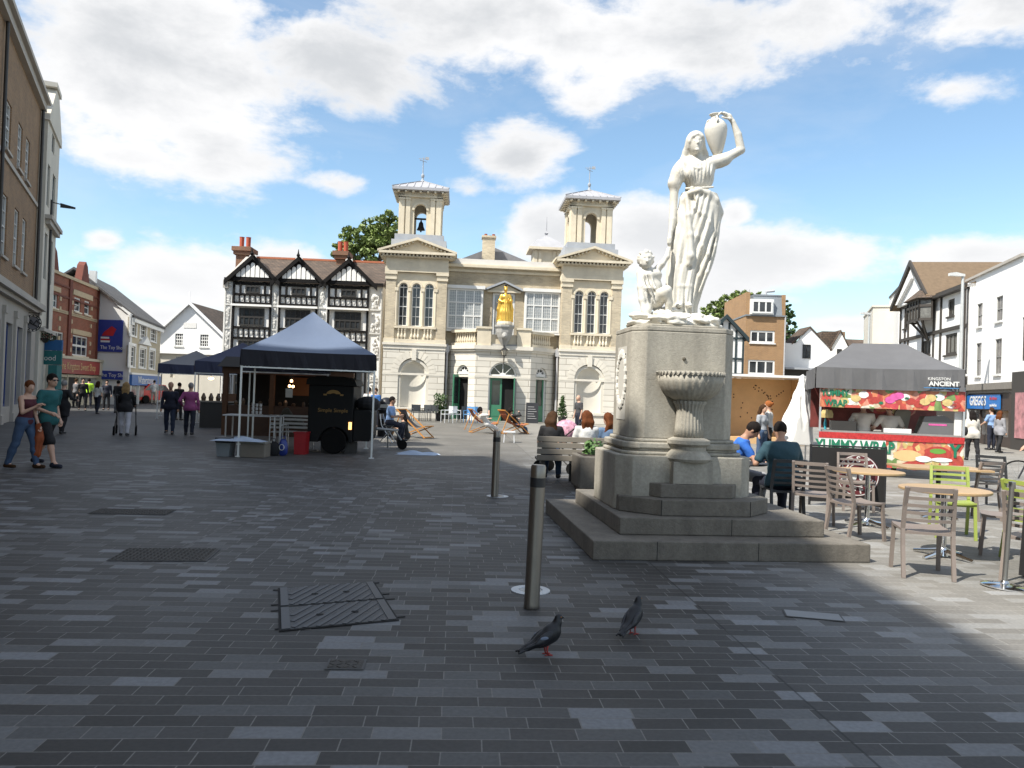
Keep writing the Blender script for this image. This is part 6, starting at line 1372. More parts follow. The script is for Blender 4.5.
P = G(1004, 587); sn = thing('stanchion', 'chrome stanchion post on a round base at the right edge', 'stanchion', P, 0); sn.rotation_euler = (0, R(3), 0)
MB().lathe([(.19, 0), (.19, .012), (.15, .025), (.04, .04), (.03, .06)], (0, 0, 0), 36).build('base', chrome, sn, smooth='auto'); MB().lathe([(.022, .05), (.022, .90), (.03, .91), (.03, .96), (.0, .965)], (0, 0, 0), 16).build('post', mat('dull_chrome', (.38, .38, .37), .3, 1.0), sn, smooth='auto')
bn = MB().box(.13, 1.3, -.01, .01, .12, .85); bn.build('banner', mat('black_canvas', (.014, .013, .013), .8), sn)
P = at(846, 475, 12.3); cb = thing('coffee_banner', 'black canvas windbreak with a round maroon coffee logo before the stall', 'banner', (P.x, 12.3, 0), R(-4))
u0 = at(811, 475, 12.3).x - P.x; u1 = at(884, 475, 12.3).x - P.x
MB().box(u0, u1, -.012, .012, .06, .93).build('canvas', MATS['black_canvas'], cb)
fr = MB(); fr.tube([(u0, 0, .0), (u0, 0, .97)], .02); fr.tube([(u1, 0, .0), (u1, 0, .97)], .02); fr.tube([(u0, 0, .95), (u1, 0, .95)], .014); fr.build('frame', black_paint, cb)
lx = at(857, 480, 12.3).x - P.x; lz = .50; lo = MB()
def disc(mb, r, y, ri=0.0, seg=40):
    for k in range(seg):
        a = 2 * math.pi * k / seg; b = 2 * math.pi * (k + 1) / seg
        mb.quad((lx + ri * math.cos(a), y, lz + ri * math.sin(a)), (lx + r * math.cos(a), y, lz + r * math.sin(a)), (lx + r * math.cos(b), y, lz + r * math.sin(b)), (lx + ri * math.cos(b), y, lz + ri * math.sin(b)))
    return mb
lg = disc(MB(), .335, -.0135, .0).build('logo_disc', mat('coffee_maroon', (.13, .022, .028), .6), cb); disc(disc(MB(), .325, -.0155, .312), .185, -.0155, .172).build('logo_rings', frame_white, lg)
for word, a0, sgn in (('COSTA', 90, 1), ('COFFEE', -90, -1)):
    n = len(word)
    for i, c in enumerate(word):
        a = R(a0 - sgn * (i - (n - 1) / 2) * 27); text('lettering', c, lg, (lx + .248 * math.cos(a), -.016, lz + .248 * math.sin(a)), (math.pi / 2, a - math.pi / 2 if sgn > 0 else a + math.pi / 2, 0) if False else (math.pi / 2, -(a - math.pi / 2) if sgn > 0 else -(a + math.pi / 2), 0), .14, frame_white, ext=.001, bold=.003)
bb = MB()
for sx in (-1, 1): bb.ball((lx + sx * .05, -.018, lz), (.04, .004, .085), 10, 8)
bb.build('bean_emblem', frame_white, lg)

# ================================================================== market stalls
def gazebo(label, c, rz, w, d, zb, hv, zp, cm, vm, ridge=0.0, group=None, legs=True, posts=None, bar=True):
    t = thing('gazebo', label, 'gazebo', (c[0], c[1], 0), rz, group); zt = zb + hv; hw, hd = w / 2, d / 2; r = ridge / 2
    m = MB(); n = 10
    def edge(x0, y0, x1, y1, rx0, rx1):
        # one sloping side; it sags a little between the frame and the peak
        o = len(m.v)
        for i in range(n + 1):
            f = i / n; 
            for k in range(n + 1):
                g = k / n; xa = x0 + (x1 - x0) * g; ya = y0 + (y1 - y0) * g; xb = rx0 + (rx1 - rx0) * g
                sag = -.22 * (zp - zt) * math.sin(math.pi * f) * (.45 + .55 * math.sin(math.pi * g)) * .6
                m.v.append((xa + (xb - xa) * f, ya * (1 - f), zt + (zp - zt) * f + sag - .02 * math.sin(math.pi * g) * (1 - f)))
        for i in range(n):
            for k in range(n): a = o + i * (n + 1) + k; m.f.append((a, a + 1, a + n + 2, a + n + 1))
    edge(-hw, -hd, hw, -hd, -r, r); edge(hw, -hd, hw, hd, r, r); edge(hw, hd, -hw, hd, r, -r); edge(-hw, hd, -hw, -hd, -r, -r)
    ca = m.build('canopy', cm, t, smooth='auto', fix=False)
    v = MB(); K = 24
    for (x0, y0), (x1, y1) in (((-hw, -hd), (hw, -hd)), ((hw, -hd), (hw, hd)), ((hw, hd), (-hw, hd)), ((-hw, hd), (-hw, -hd))):
        nx, ny = (y1 - y0) / math.hypot(x1 - x0, y1 - y0), -(x1 - x0) / math.hypot(x1 - x0, y1 - y0)
        L = math.hypot(x1 - x0, y1 - y0)
        for k in range(K):
            q = []
            for g in (k / K, (k + 1) / K):
                wv = .02 * math.sin(g * 31) + .012 * math.sin(g * 57 + 1); sg = .02 * math.sin(math.pi * g)
                q.append(((x0 + (x1 - x0) * g + nx * .012, y0 + (y1 - y0) * g + ny * .012, zt - sg + .002), (x0 + (x1 - x0) * g + nx * (.02 + wv), y0 + (y1 - y0) * g + ny * (.02 + wv), zb - sg * .6)))
            v.quad(q[0][0], q[1][0], q[1][1], q[0][1])
    v.build('valance', vm, t, fix=False)
    fr = MB()
    for (x0, y0), (x1, y1) in (((-hw, -hd), (hw, -hd)), ((hw, -hd), (hw, hd)), ((hw, hd), (-hw, hd)), ((-hw, hd), (-hw, -hd))):
        for k in range(4):
            a, b = k / 4, (k + 1) / 4; P = lambda g, z: (x0 * .985 + (x1 - x0) * .985 * g, y0 * .985 + (y1 - y0) * .985 * g, z)
            fr.beam(P(a, zb + .02), P(b, zt - .12), .022, .022); fr.beam(P(a, zt - .12), P(b, zb + .02), .022, .022)
    if bar: fr.beam((-hw, -hd, zb - .03), (hw, -hd, zb - .03), .03, .03)
    fr.tube([(0, 0, zt - .1), (0, 0, zp - .06)], .02, 8); fr.beam((0, -hd, zt - .1), (0, hd, zt - .1), .022); fr.beam((-hw, 0, zt - .1), (hw, 0, zt - .1), .022)
    fr.build('truss', alu, t)
    if legs:
        for sx, sy in posts or ((-1, -1), (1, -1), (1, 1), (-1, 1)):
            l = MB(); x, y = sx * (hw - .02), sy * (hd - .02); l.beam((x, y, .02), (x, y, zb + .05), .042); l.beam((x, y, .02), (x, y, 1.1), .03); l.box(x - .06, x + .06, y - .06, y + .06, 0, .02); l.build('leg', alu, t)
    return t
navy = mat('navy_canvas', (.030, .036, .075), .75, var=.12, scale=3); blue_top = mat('sunlit_blue_canvas', (.088, .124, .20), .7, var=.1, scale=1.5, big=.12, bump=.6, bscale=1.8); blue_top.node_tree.nodes['Principled BSDF'].inputs['Sheen Weight'].default_value = .25  # navy cloth; the peak's lighter blue has sunlight painted in
blackv = mat('dark_valance', (.014, .014, .022), .8, var=.15)
grey_can = mat('charcoal_canvas', (.11, .11, .115), .75, var=.14, scale=2, bump=.9, bscale=1.6, big=.1)
SG = 'market gazebos'
gazebo('large gazebo with a sunlit blue peaked canopy over the dark trailer', (-4.93, 18.87), R(13), 2.95, 3.0, 2.03, .36, 3.45, blue_top, blackv, group=SG)
gazebo('dark navy gazebo directly behind the left edge of the blue one', (-6.45, 22.1), R(14), 2.3, 2.6, 1.98, .28, 2.6, navy, blackv, group=SG)
gazebo('navy gazebo over the wooden counter beside the man in the pink shirt', (-10.6, 30.2), R(20), 3.3, 3.3, 2.0, .42, 3.25, navy, navy, group=SG)
gazebo('greyish gazebo farthest up the left street', (-14.6, 35.5), R(22), 3.0, 3.0, 2.0, .4, 3.1, mat('grey_canvas', (.16, .16, .17), .8), navy, group=SG)
gazebo('charcoal gazebo with a ridged canopy over the bright food stall', (9.02, 19.0), R(-17), 3.08, 3.0, 2.0, .49, 3.16, grey_can, grey_can, ridge=1.2, group=SG, bar=False, posts=((-1, 1), (1, 1)))
gz = [o for o in COL.objects if o.get('label', '').startswith('charcoal gazebo')][0]
text('lettering', 'ANCIENT', gz, (1.12, -1.57, 2.16), (math.pi / 2, 0, 0), .14, frame_white, bold=.004); text('lettering', 'KINGSTON', gz, (1.02, -1.57, 2.27), (math.pi / 2, 0, 0), .09, frame_white)
b_ = MB().box(.72, 1.42, -1.555, -1.548, 2.06, 2.08).build('printed_line', mat('print_blue', (.05, .18, .38), .6), gz)

# --- dark three wheeled van under the blue gazebo
van_m = mat('van_black', (.005, .0055, .006), .6, var=.2, spec=.25); tyre = mat('tyre', (.006, .006, .006), .9, spec=.2); gold = mat('gold_print', (.30, .17, .04), .5)
vp = at(330, 420, 18.7); vn = thing('catering_van', 'small black three wheeled catering van with gold lettering under the blue gazebo', 'van', (vp.x, 18.7, 0), R(4))
def vx(px): return at(px, 420, 18.7).x - vp.x
x0, x1, x2 = vx(308), vx(352.5), vx(371)
m = MB(); K = 10; cx = vx(334); r = .36; P = [(x0, .28), (cx - r, .28)] + [(cx - r * math.cos(math.pi * k / K), .28 + r * math.sin(math.pi * k / K)) for k in range(1, K)] + [(cx + r, .28), (x1, .28), (x1, 1.66), (x0, 1.66)]
m.prism(P, 0, 1.35); m.build('box_body', van_m, vn, bevel=.02)
m = MB(); m.prism([(x0 - .06, 1.663), (x1 + .08, 1.663), (x1 + .02, 1.80), (x1 - .25, 1.88), (x0 + .2, 1.88), (x0 - .04, 1.80)], -.06, 1.4); m.build('roof', van_m, vn)
m = MB(); m.prism([(x1 + .003, .32), (x2 - .04, .32), (x2, .45), (x2, 1.02), (x2 - .05, 1.08), (x1 + .003, 1.08)], .05, 1.3); m.build('cab', van_m, vn, bevel=.02)
m = MB(); m.ball((x1 + .28, .6, 1.22), (.32, .45, .2), 14, 8); m.build('cover', mat('black_cloth', (.012, .012, .014), .9), vn)
for y in (.04, 1.3):
    w = MB().lathe([(.18, -.06), (.29, -.07), (.31, -.03), (.31, .03), (.29, .07), (.18, .06)], (0, 0, 0), 28).xf(Matrix.Translation((cx, y, .31)) @ Matrix.Rotation(math.pi / 2, 4, 'X')).build('wheel', tyre, vn, smooth='auto')
    MB().lathe([(.175, -.03), (.17, .03), (.05, .05)], (0, 0, 0), 20).xf(Matrix.Translation((cx, y, .31)) @ Matrix.Rotation(math.pi / 2, 4, 'X')).build('hub', mat('hub_grey', (.05, .05, .05), .5), w, smooth='auto')
MB().box(vx(348.6), vx(351.6), -.02, -.001, .60, .78).build('side_lamp', mat('lamp_orange', (.8, .35, .1), .4, emit=(1, .45, .15, 2.2)), vn)
MB().box(x0 + .3, x0 + .55, .2, .3, 0, .3).box(x1 - .2, x1 + .1, .2, .3, 0, .3).build('jack', frame_dark, vn)
text('lettering', 'Simple Simple', vn, (vx(332.5), -.004, 1.05), (math.pi / 2, 0, 0), .13, gold); lg = MB()
for k in range(9): a0 = math.pi * k / 9; a1 = math.pi * (k + 1) / 9; lg.add([(vx(332.5) + .17 * math.cos(a0), -.004, 1.45 + .10 * math.sin(a0)), (vx(332.5) + .17 * math.cos(a1), -.004, 1.45 + .10 * math.sin(a1)), (vx(332.5) + .06 * math.cos(a1), -.004, 1.45 + .02 * math.sin(a1)), (vx(332.5) + .06 * math.cos(a0), -.004, 1.45 + .02 * math.sin(a0))], [(0, 1, 2, 3)])
lg.box(vx(332.5) - .24, vx(332.5) - .16, -.004, -.002, 1.41, 1.45).box(vx(332.5) + .16, vx(332.5) + .24, -.004, -.002, 1.41, 1.45); lg.build('emblem', gold, vn)
# --- things standing round it
def boxthing(name, lab, cat, px0, px1, pyb, h, d, m, rz=0, **kw):
    a = G(px0, pyb); b = G(px1, pyb); t = thing(name, lab, cat, ((a.x + b.x) / 2, (a.y + b.y) / 2, 0), rz); w = b.x - a.x; return t, w / 2
t, w = boxthing('storage_box', 'grey tan storage box at the front left leg of the blue gazebo', 'box', 238, 266, 457.5, .38, .4, None)
MB().box(-w, w, 0, .42, 0, .30).build('box_body', mat('tan_box', (.20, .18, .15), .7), t, bevel=.01); MB().box(-w - .02, w + .02, -.02, .44, .303, .35).build('lid', mat('tan_lid', (.26, .25, .22), .6), t, bevel=.01)
def clothmesh(w, d, h, seed, n=26):
    q = random.Random(seed); ph = [q.uniform(0, 6) for _ in range(8)]; mb = MB()
    def f(u, v):
        e = (1 - min(1, abs(u) ** 3)) * (1 - min(1, abs(v) ** 3)); return h * e * (.55 + .25 * math.sin(5 * u + ph[0] + 2 * v) + .2 * math.sin(9 * v + ph[1] + 3 * u)) + .004
    for i in range(n + 1):
        for j in range(n + 1):
            u = -1 + 2 * i / n; v = -1 + 2 * j / n; wob = 1 + .12 * math.sin(3 * math.atan2(v, u) + ph[2]) + .06 * math.sin(7 * math.atan2(v, u) + ph[3]); mb.v.append((u * w * wob, v * d * wob, f(u, v)))
    for i in range(n):
        for j in range(n): a = i * (n + 1) + j; mb.f.append((a, a + 1, a + n + 2, a + n + 1))
    return mb
P = G(243, 457.5); o = clothmesh(.52, .3, .10, 4).build('folded_sheet', mat('pale_blue_sheet', (.42, .50, .62), .8, var=.05), None, smooth=True); o.location = (P.x - .12, P.y + .2, .352); tag(o, 'pale blue sheet bundled on the grey tan storage box', 'sheet')
P = G(417, 454.5); o = clothmesh(.5, .24, .10, 9).build('dropped_sheet', mat('pale_blue_sheet', (.42, .50, .62), .8), None, smooth=True); o.location = (P.x, P.y, .002); tag(o, 'pale blue white sheet lying on the paving right of the gazebo leg', 'sheet')
t, w = boxthing('plastic_tub', 'clear plastic tub with a dark lid left of the gazebo leg', 'tub', 214, 231, 456.5, .3, .3, None); MB().prism([(-w * .8, 0), (w * .8, 0), (w, .3), (-w, .3)], 0, .35).build('tub', mat('clear_plastic', (.22, .25, .27), .3), t); MB().box(-w - .02, w + .02, -.02, .37, .303, .42).build('lid', black_paint, t, bevel=.02)
t, w = boxthing('crate', 'bright red plastic crate beside the dark van', 'crate', 292.5, 306, 454.5, .5, .3, None); m = MB(); m.prism([(-w * .92, 0), (w * .92, 0), (w, .50), (-w, .50)], 0, .34); m.build('crate_body', mat('crate_red', (.33, .012, .018), .45), t); MB().box(-w - .015, w + .015, -.015, .355, .503, .53).build('rim', MATS['crate_red'], t)
t, w = boxthing('carrier_bag', 'blue carrier bag with a white ring mark left of the red crate', 'bag', 276, 287, 456, .4, .2, None)
s = SDF((-w - .05, -.1, -.02), (w + .05, .3, .5), .012); s.ell((0, .1, .17), (w, .1, .2), .03); s.cap((0, .1, .2), (0, .1, .33), w * .8, w * .5, .05); s.func(lambda F, X, Y, Z: np.maximum(F + .006 * np.sin(40 * X + 20 * Z), -Z), (-w - .05, -.1, -.02), (w + .05, .3, .5)); s.obj('bag_body', mat('bag_blue', (.02, .04, .22), .4), t)
rg = MB(); lx = 0; 
for k in range(20): a = k * math.pi / 10; b = (k + 1) * math.pi / 10; rg.beam((.055 * math.cos(a), -.012, .2 + .065 * math.sin(a)), (.055 * math.cos(b), -.012, .2 + .065 * math.sin(b)), .014, .012)
rg.build('ring_mark', frame_white, t); hd = MB().tube([(-.05, .1, .36), (-.04, .1, .45), (.04, .1, .45), (.05, .1, .36)], .008, 6).build('handle', MATS['bag_blue'], t)
dbag, w = boxthing('carrier_bag', 'dark cloth bag slumped between the storage box and the blue bag', 'bag', 266, 276, 456, .4, .2, None); s = SDF((-.25, -.1, -.02), (.25, .35, .42), .015); s.ell((0, .12, .14), (.17, .13, .19), .03); s.func(lambda F, X, Y, Z: np.maximum(F, -Z), (-.25, -.1, -.02), (.25, .35, .42)); s.obj('bag_body', mat('black_cloth', (.012, .012, .014), .9), dbag); MB().tube([(-.06, .12, .3), (-.05, .12, .39), (.05, .12, .39), (.06, .12, .3)], .01, 6).build('handle', black_paint, dbag)
# folding table with kit, metal bench and chair behind
P = at(253, 417, 18.4); t = thing('folding_table', 'pale folding table with catering kit under the blue gazebo', 'table', (P.x, 18.4, 0), R(3)); MB().box(-.62, .66, -.3, .3, .86, .89).build('table_top', mat('table_grey', (.42, .43, .44), .5), t)
for sx in (-.55, .58):
    for sy in (-.26, .26): MB().beam((sx, sy, 0), (sx, sy, .86), .03).build('leg', alu, t)
P2 = at(258, 408, 18.4); t = thing('utensil_stand', 'wire stand of pale cups on the folding table', 'utensil stand', (P2.x, 18.35, .892)); m = MB()
for i in range(3):
    for j in range(3): m.lathe([(.028, 0), (.036, .07)], (-.1 + i * .09, 0, .02 + j * .09), 8)
m.build('cups', mat('cup_white', (.5, .5, .5), .5), t); MB().box(-.15, .13, -.05, .05, 0, .015).build('base', alu, t)
def metal_bench(lab, px0, px1, Y, group=None):
    a, b = at(px0, 430, Y), at(px1, 430, Y); t = thing('slatted_bench', lab, 'bench', ((a.x + b.x) / 2, Y, 0), 0); w = (b.x - a.x) / 2
    m = MB()
    for z in (.56, .66, .76, .85): m.box(-w, w, -.02, 0, z - .025, z + .025)
    m.build('backrest', alu, t); m = MB()
    for y in (.05, .14, .23, .32, .41): m.box(-w, w, y, y + .06, .43, .45)
    m.build('seat', alu, t)
    for sx in (-1, 1):
        m = MB(); m.tube([(sx * w, -.03, 0), (sx * w, -.01, .87)], .016); m.tube([(sx * w, .46, 0), (sx * w, .46, .44)], .016); m.tube([(sx * w, 0, .62), (sx * w, .42, .62), (sx * w, .46, .44)], .014); m.build('leg', alu, t)
    return t
metal_bench('aluminium slatted bench behind the red crate', 283, 309, 19.6); metal_bench('single aluminium slatted chair left of the metal bench', 270, 281, 19.3)
P = at(289, 412, 20.2); o = clothmesh(.42, .28, .55, 12).build('draped_cover', mat('khaki_cloth', (.09, .085, .07), .9), None, smooth=True); o.location = (P.x, 20.3, .5); tag(o, 'khaki cover draped in a heap above the metal bench', 'cover')
# --- wooden stall with warm lamps behind the blue gazebo
wst = mat('stained_timber', (.10, .045, .02), .6, var=.2, scale=3); dark_in = mat('stall_dark', (.02, .017, .015), .9)
P = at(285, 400, 24); t = thing('wooden_stall', 'dark wooden stall with glowing lamps behind the blue gazebo', 'stall', (P.x, 24.5, 0), R(4))
m = MB()
for x in (-2.0, -.55, .8, 1.9): m.box(x - .07, x + .07, -.07, .07, 0, 2.1)
m.box(-2.1, 2.0, -.09, .09, 1.95, 2.15); m.build('timber_frame', wst, t); MB().box(-2.0, 1.9, 1.2, 1.3, 0, 2.2).build('back_wall', dark_in, t); MB().prism([(-.3, 2.15), (1.5, 2.15), (.6, 2.5)], -2.2, 2.1, axis='x').build('roof', dark_in, t)
m = MB().box(-1.9, 1.8, -.05, .5, 0, .95); m.build('counter', mat('counter_wood', (.06, .03, .018), .6, var=.2), t); q = random.Random(3)
sh = MB()
for i in range(14): x = -1.7 + i * .25; hh = .6 + q.random() * 1.3; sh.lathe([(.05, 0), (.05 + .03 * q.random(), .1 * hh), (.03, .16 * hh)], (x + q.uniform(-.09, .09), .2 + .1 * (i % 3), .95), 8)
sh.build('jars', mat('jar_mix', (.12, .08, .05), .3, var=.8, scale=3), t)
MB().box(-.2, .55, 1.15, 1.19, 1.3, 1.9).build('menu_board', mat('menu_orange', (.25, .09, .03), .6), t)
lamp_m = mat('warm_lamp', (1, .7, .4), .5, emit=(1, .55, .25, 9))
for i, (px, py) in enumerate(((291.5, 381), (289.5, 386), (293, 386.5))):
    L_ = at(px, py, 24.3); o = thing('hanging_lamp', ('upper', 'lower left', 'lower right')[i] + ' glowing bulb of the three hanging in the wooden stall', 'lamp', L_, 0, 'bulbs in the wooden stall'); MB().ball((0, 0, 0), .042, 10, 8).build('bulb', lamp_m, o); MB().tube([(0, 0, .04), (0, 0, 2.2 - L_.z)], .008, 5).build('flex', frame_dark, o)
P = at(289, 393, 24.2); o = MB().box(-.11, .11, 0, .01, -.14, .14).build('price_card', mat('card_white', (.55, .53, .48), .7), None); o.location = P; tag(o, 'white price card hanging in the wooden stall', 'card')
# --- counter under the navy gazebo on the left
P = G(212, 428); t = thing('market_counter', 'wooden fronted food counter under the navy gazebo', 'counter', (P.x + .6, P.y + .3, 0), R(20))
MB().box(-1.1, 1.3, 0, .8, 0, .92).build('counter_body', frame_dark, t); MB().box(-1.15, 1.35, -.05, .85, .923, .97).build('worktop', mat('worktop', (.22, .2, .17), .4), t)
MB().box(-.2, .5, -.03, -.002, .12, .82).build('timber_panel', wst, t); MB().box(.75, 1.25, -.03, -.002, .05, .88).build('grey_panel', grey_stone2, t); m = MB()
for i in range(9): m.lathe([(.07, 0), (.09, .12), (.05, .22), (.03, .28)], (-1 + i * .25, .3 + .15 * (i % 2), .97), 8)
m.build('bottles', MATS['jar_mix'], t); MB().box(-.4, .2, .2, .6, .972, 1.25).build('burner', wst, t)
P = at(211, 378.5, 28.5); o = thing('hanging_lamp', 'glowing lamp under the navy gazebo beside the pink shirted man', 'lamp', P, 0); MB().ball((0, 0, 0), (.11, .07, .05), 10, 8).build('bulb', lamp_m, o); MB().tube([(0, 0, .05), (0, 0, .45)], .01, 5).build('flex', frame_dark, o)
# red car and bus-like van at the end of the street
P = G(137, 403.5); t = thing('parked_car', 'small red car parked at the sunlit end of the left street', 'car', (P.x, P.y + 2, 0), R(70)); red = mat('car_red', (.45, .02, .02), .25)
m = MB(); m.prism([(-2.0, .25), (2.0, .25), (2.05, .6), (1.9, .85), (1.1, .92), (.6, 1.38), (-.9, 1.42), (-1.5, .95), (-2.0, .85)], -.8, .8); m.build('body', red, t, bevel=.05); MB().prism([(1.0, .95), (.55, 1.33), (-.85, 1.36), (-1.35, .96)], -.81, .81).build('windows', dark_glass, t)
for x in (-1.25, 1.25): MB().lathe([(.1, -.9), (.3, -.9), (.3, -.7), (.1, -.7)], (0, 0, 0), 18).xf(Matrix.Translation((x, 0, .3)) @ Matrix.Rotation(math.pi / 2, 4, 'X') @ Matrix.Translation((0, 0, 1.6))).build('wheel', tyre, t)

# --- bright food stall
fruit = bpy.data.materials.new('printed_fruit'); fruit.use_nodes = True
def fruit_mat():
    t = fruit.node_tree; b = t.nodes['Principled BSDF']; tc = nn(t, 'ShaderNodeTexCoord'); v = nn(t, 'ShaderNodeTexVoronoi'); v.inputs['Scale'].default_value = 6.5; t.links.new(tc.outputs['Object'], v.inputs[0])
    sp = nn(t, 'ShaderNodeSeparateColor'); t.links.new(v.outputs['Color'], sp.inputs[0]); r = nn(t, 'ShaderNodeValToRGB'); t.links.new(sp.outputs[0], r.inputs[0]); r.color_ramp.interpolation = 'CONSTANT'
    cs = [(0, (.42, .07, .05)), (.22, (.52, .18, .09)), (.4, (.52, .40, .16)), (.52, (.45, .06, .07)), (.66, (.55, .47, .33)), (.76, (.15, .24, .08)), (.86, (.55, .24, .17)), (.95, (.6, .57, .48))]
    e = r.color_ramp; e.elements[0].position = cs[0][0]; e.elements[0].color = (*cs[0][1], 1); e.elements[1].position = cs[1][0]; e.elements[1].color = (*cs[1][1], 1)
    for p, c in cs[2:]: x = e.elements.new(p); x.color = (*c, 1)
    n = nn(t, 'ShaderNodeTexNoise'); n.inputs['Scale'].default_value = 9; t.links.new(tc.outputs['Object'], n.inputs[0])
    vm = nn(t, 'ShaderNodeVectorMath', operation='SCALE'); t.links.new(r.outputs[0], vm.inputs[0]); t.links.new(mth(t, 'ADD', mth(t, 'MULTIPLY', n.outputs[0], 1.3), .35), vm.inputs['Scale']); t.links.new(vm.outputs[0], b.inputs['Base Color']); b.inputs['Roughness'].default_value = .35
fruit_mat()
t = thing('food_stall', 'brightly printed wrap and fruit stall with red counter under the charcoal gazebo', 'stall', (8.78, 17.98, .1), R(-17)); t.scale = (.82, 1, 1)
sgreen = mat('stall_green', (.01, .16, .085), .5); swhite = mat('stall_white', (.72, .72, .70), .4); sred = mat('stall_red', (.38, .05, .04), .4, var=.4, scale=14); spink = mat('stall_pink', (.60, .10, .32), .4, var=.3, scale=12); syel = mat('stall_yellow', (.55, .42, .18), .4, var=.4, scale=14)
top = MB().box(-1.84, 1.84, -.42, -.39, 1.52, 1.96).build('top_banner', fruit, t)
top.location.z = -.06
q = random.Random(4)
def blob(mb, x, z, w, h, y, K=16):
    mb.add([(x, y, z)] + [(x + w * math.cos(2 * math.pi * k / K) * (1 + .08 * math.sin(3 * k)), y, z + h * math.sin(2 * math.pi * k / K)) for k in range(K)], [(0, 1 + k, 1 + (k + 1) % K) for k in range(K)])
for c_, xs_, nm in ((swhite, (-1.05, -.7, .35, 1.2, 1.5), 'white_print'), (spink, (-.02, .1, .2), 'pink_print'), (sred, (-.6, -.4, .5, .7, 1.6), 'red_print'), (syel, (-1.2, -.9, .85, 1.0, 1.4), 'yellow_print'), (sgreen, (-.8, -.25, .4, .75, 1.1, 1.35), 'green_print')):
    mb = MB()
    for i, x in enumerate(xs_): blob(mb, x, 1.74 + .09 * math.sin(7 * x), .13 if c_ is not sgreen else .06, .08 if c_ is not sgreen else .035, -.4225 - .0015 * (i + 1) - (.004 if c_ in (spink, syel) else 0))
    mb.build(nm, c_, top, fix=False)
text('lettering', 'YUMMY', top, (-1.45, -.432, 1.845), (math.pi / 2, 0, 0), .19, sgreen, bold=.007, sx=1.1); text('lettering', 'WRAP', top, (-1.42, -.432, 1.62), (math.pi / 2, 0, 0), .19, sgreen, bold=.007, sx=1.1)
ps = MB()
for x in (-1.82, 1.82): ps.box(x - .025, x + .025, -.42, -.37, -.1, 2.0)
ps.build('posts', alu, t); MB().box(1.62, 1.80, -.3, -.26, .8, 1.66).build('white_post', swhite, t)
cf = MB().box(-1.84, 1.84, -.42, -.38, .12, .86).build('counter_front', fruit, t)
MB().box(-1.84, 1.84, -.44, -.421, .74, .88).build('red_band', mat('berry_print', (.42, .03, .03), .4, var=.55, scale=22), cf); MB().box(-1.84, -.1, -.43, -.4205, .36, .739).build('white_band', swhite, cf)
text('lettering', 'YUMMY WRAP', cf, (-.9, -.436, .56), (math.pi / 2, 0, 0), .36, sgreen, bold=.012, sx=.86); text('lettering', 'Y', cf, (1.62, -.436, .56), (math.pi / 2, 0, 0), .38, sgreen, bold=.016)
pr = MB(); blob(pr, .45, .42, .36, .13, -.426); pr.build('wrap_print', mat('wrap_tan', (.62, .42, .2), .5), cf, fix=False); pr = MB(); blob(pr, 1.2, .5, .34, .16, -.427); blob(pr, .62, .2, .3, .1, -.427); pr.build('salad_print', sred, cf, fix=False); pr = MB(); blob(pr, 1.2, .55, .2, .06, -.43); pr.build('leaf_print', mat('print_leaf', (.12, .3, .05), .5), cf, fix=False)
pr = MB(); blob(pr, .85, .36, .2, .07, -.4335); blob(pr, 1.3, .36, .26, .05, -.4335); pr.build('white_print', swhite, cf, fix=False)
MB().box(-1.8, 1.8, -.38, .35, .881, .92).build('worktop', mat('stall_worktop', (.35, .34, .33), .3, .4), t)
bkp = MB().box(-1.84, 1.84, 2.3, 2.34, .9, 2.0).build('back_banner', mat('back_dark_red', (.18, .04, .035), .5, var=.7, scale=2), t)
k = MB()
for i in range(6): k.box(-1.15 + i * .14, -1.05 + i * .14, 2.26, 2.29, 1.5, 1.66)
k.build('poster_print', swhite, bkp); k = MB(); blob(k, .2, 1.5, .3, .18, 2.28); blob(k, .9, 1.45, .35, .2, 2.28); k.build('fruit_print', fruit, bkp, fix=False)
g = MB(); g.box(-1.5, -.85, -.3, .2, .923, 1.14); g.build('grill', frame_dark, t); c = MB(); c.lathe([(.16, 0), (.17, .1), (.13, .18), (0, .2)], (-1.6, -.05, 1.2), 4); c.build('menu_pyramid', syel, t)
c = MB(); c.box(-.15, .55, -.36, -.34, .85, 1.02); c.build('price_board', swhite, t); c = MB(); c.prism([(.75, .92), (1.75, .92), (1.7, 1.18), (1.4, 1.35), (.9, 1.32)], -.25, .3); c.build('display_hood', mat('hood_grey', (.13, .13, .135), .2), t); c = MB(); c.box(1.0, 1.45, -.255, -.251, 1.12, 1.16); c.build('hood_stripe', spink, t)
c = MB()
for x, h in ((-1.62, .26), (.9, .2), (1.1, .26), (1.2, .22)): c.lathe([(.035, 0), (.04, h * .6), (.015, h)], (x, .1, .92 if x < 0 else .92), 8)
c.build('sauce_bottles', mat('bottle_blue', (.05, .35, .45), .3), t)
cr = MB(); cr.prism([(.35, .92), (.72, .92), (.82, 1.4), (.6, 1.55), (.4, 1.4)], .9, 1.1); cr.build('rotisserie', mat('dull_steel', (.25, .23, .2), .4, .6), t)
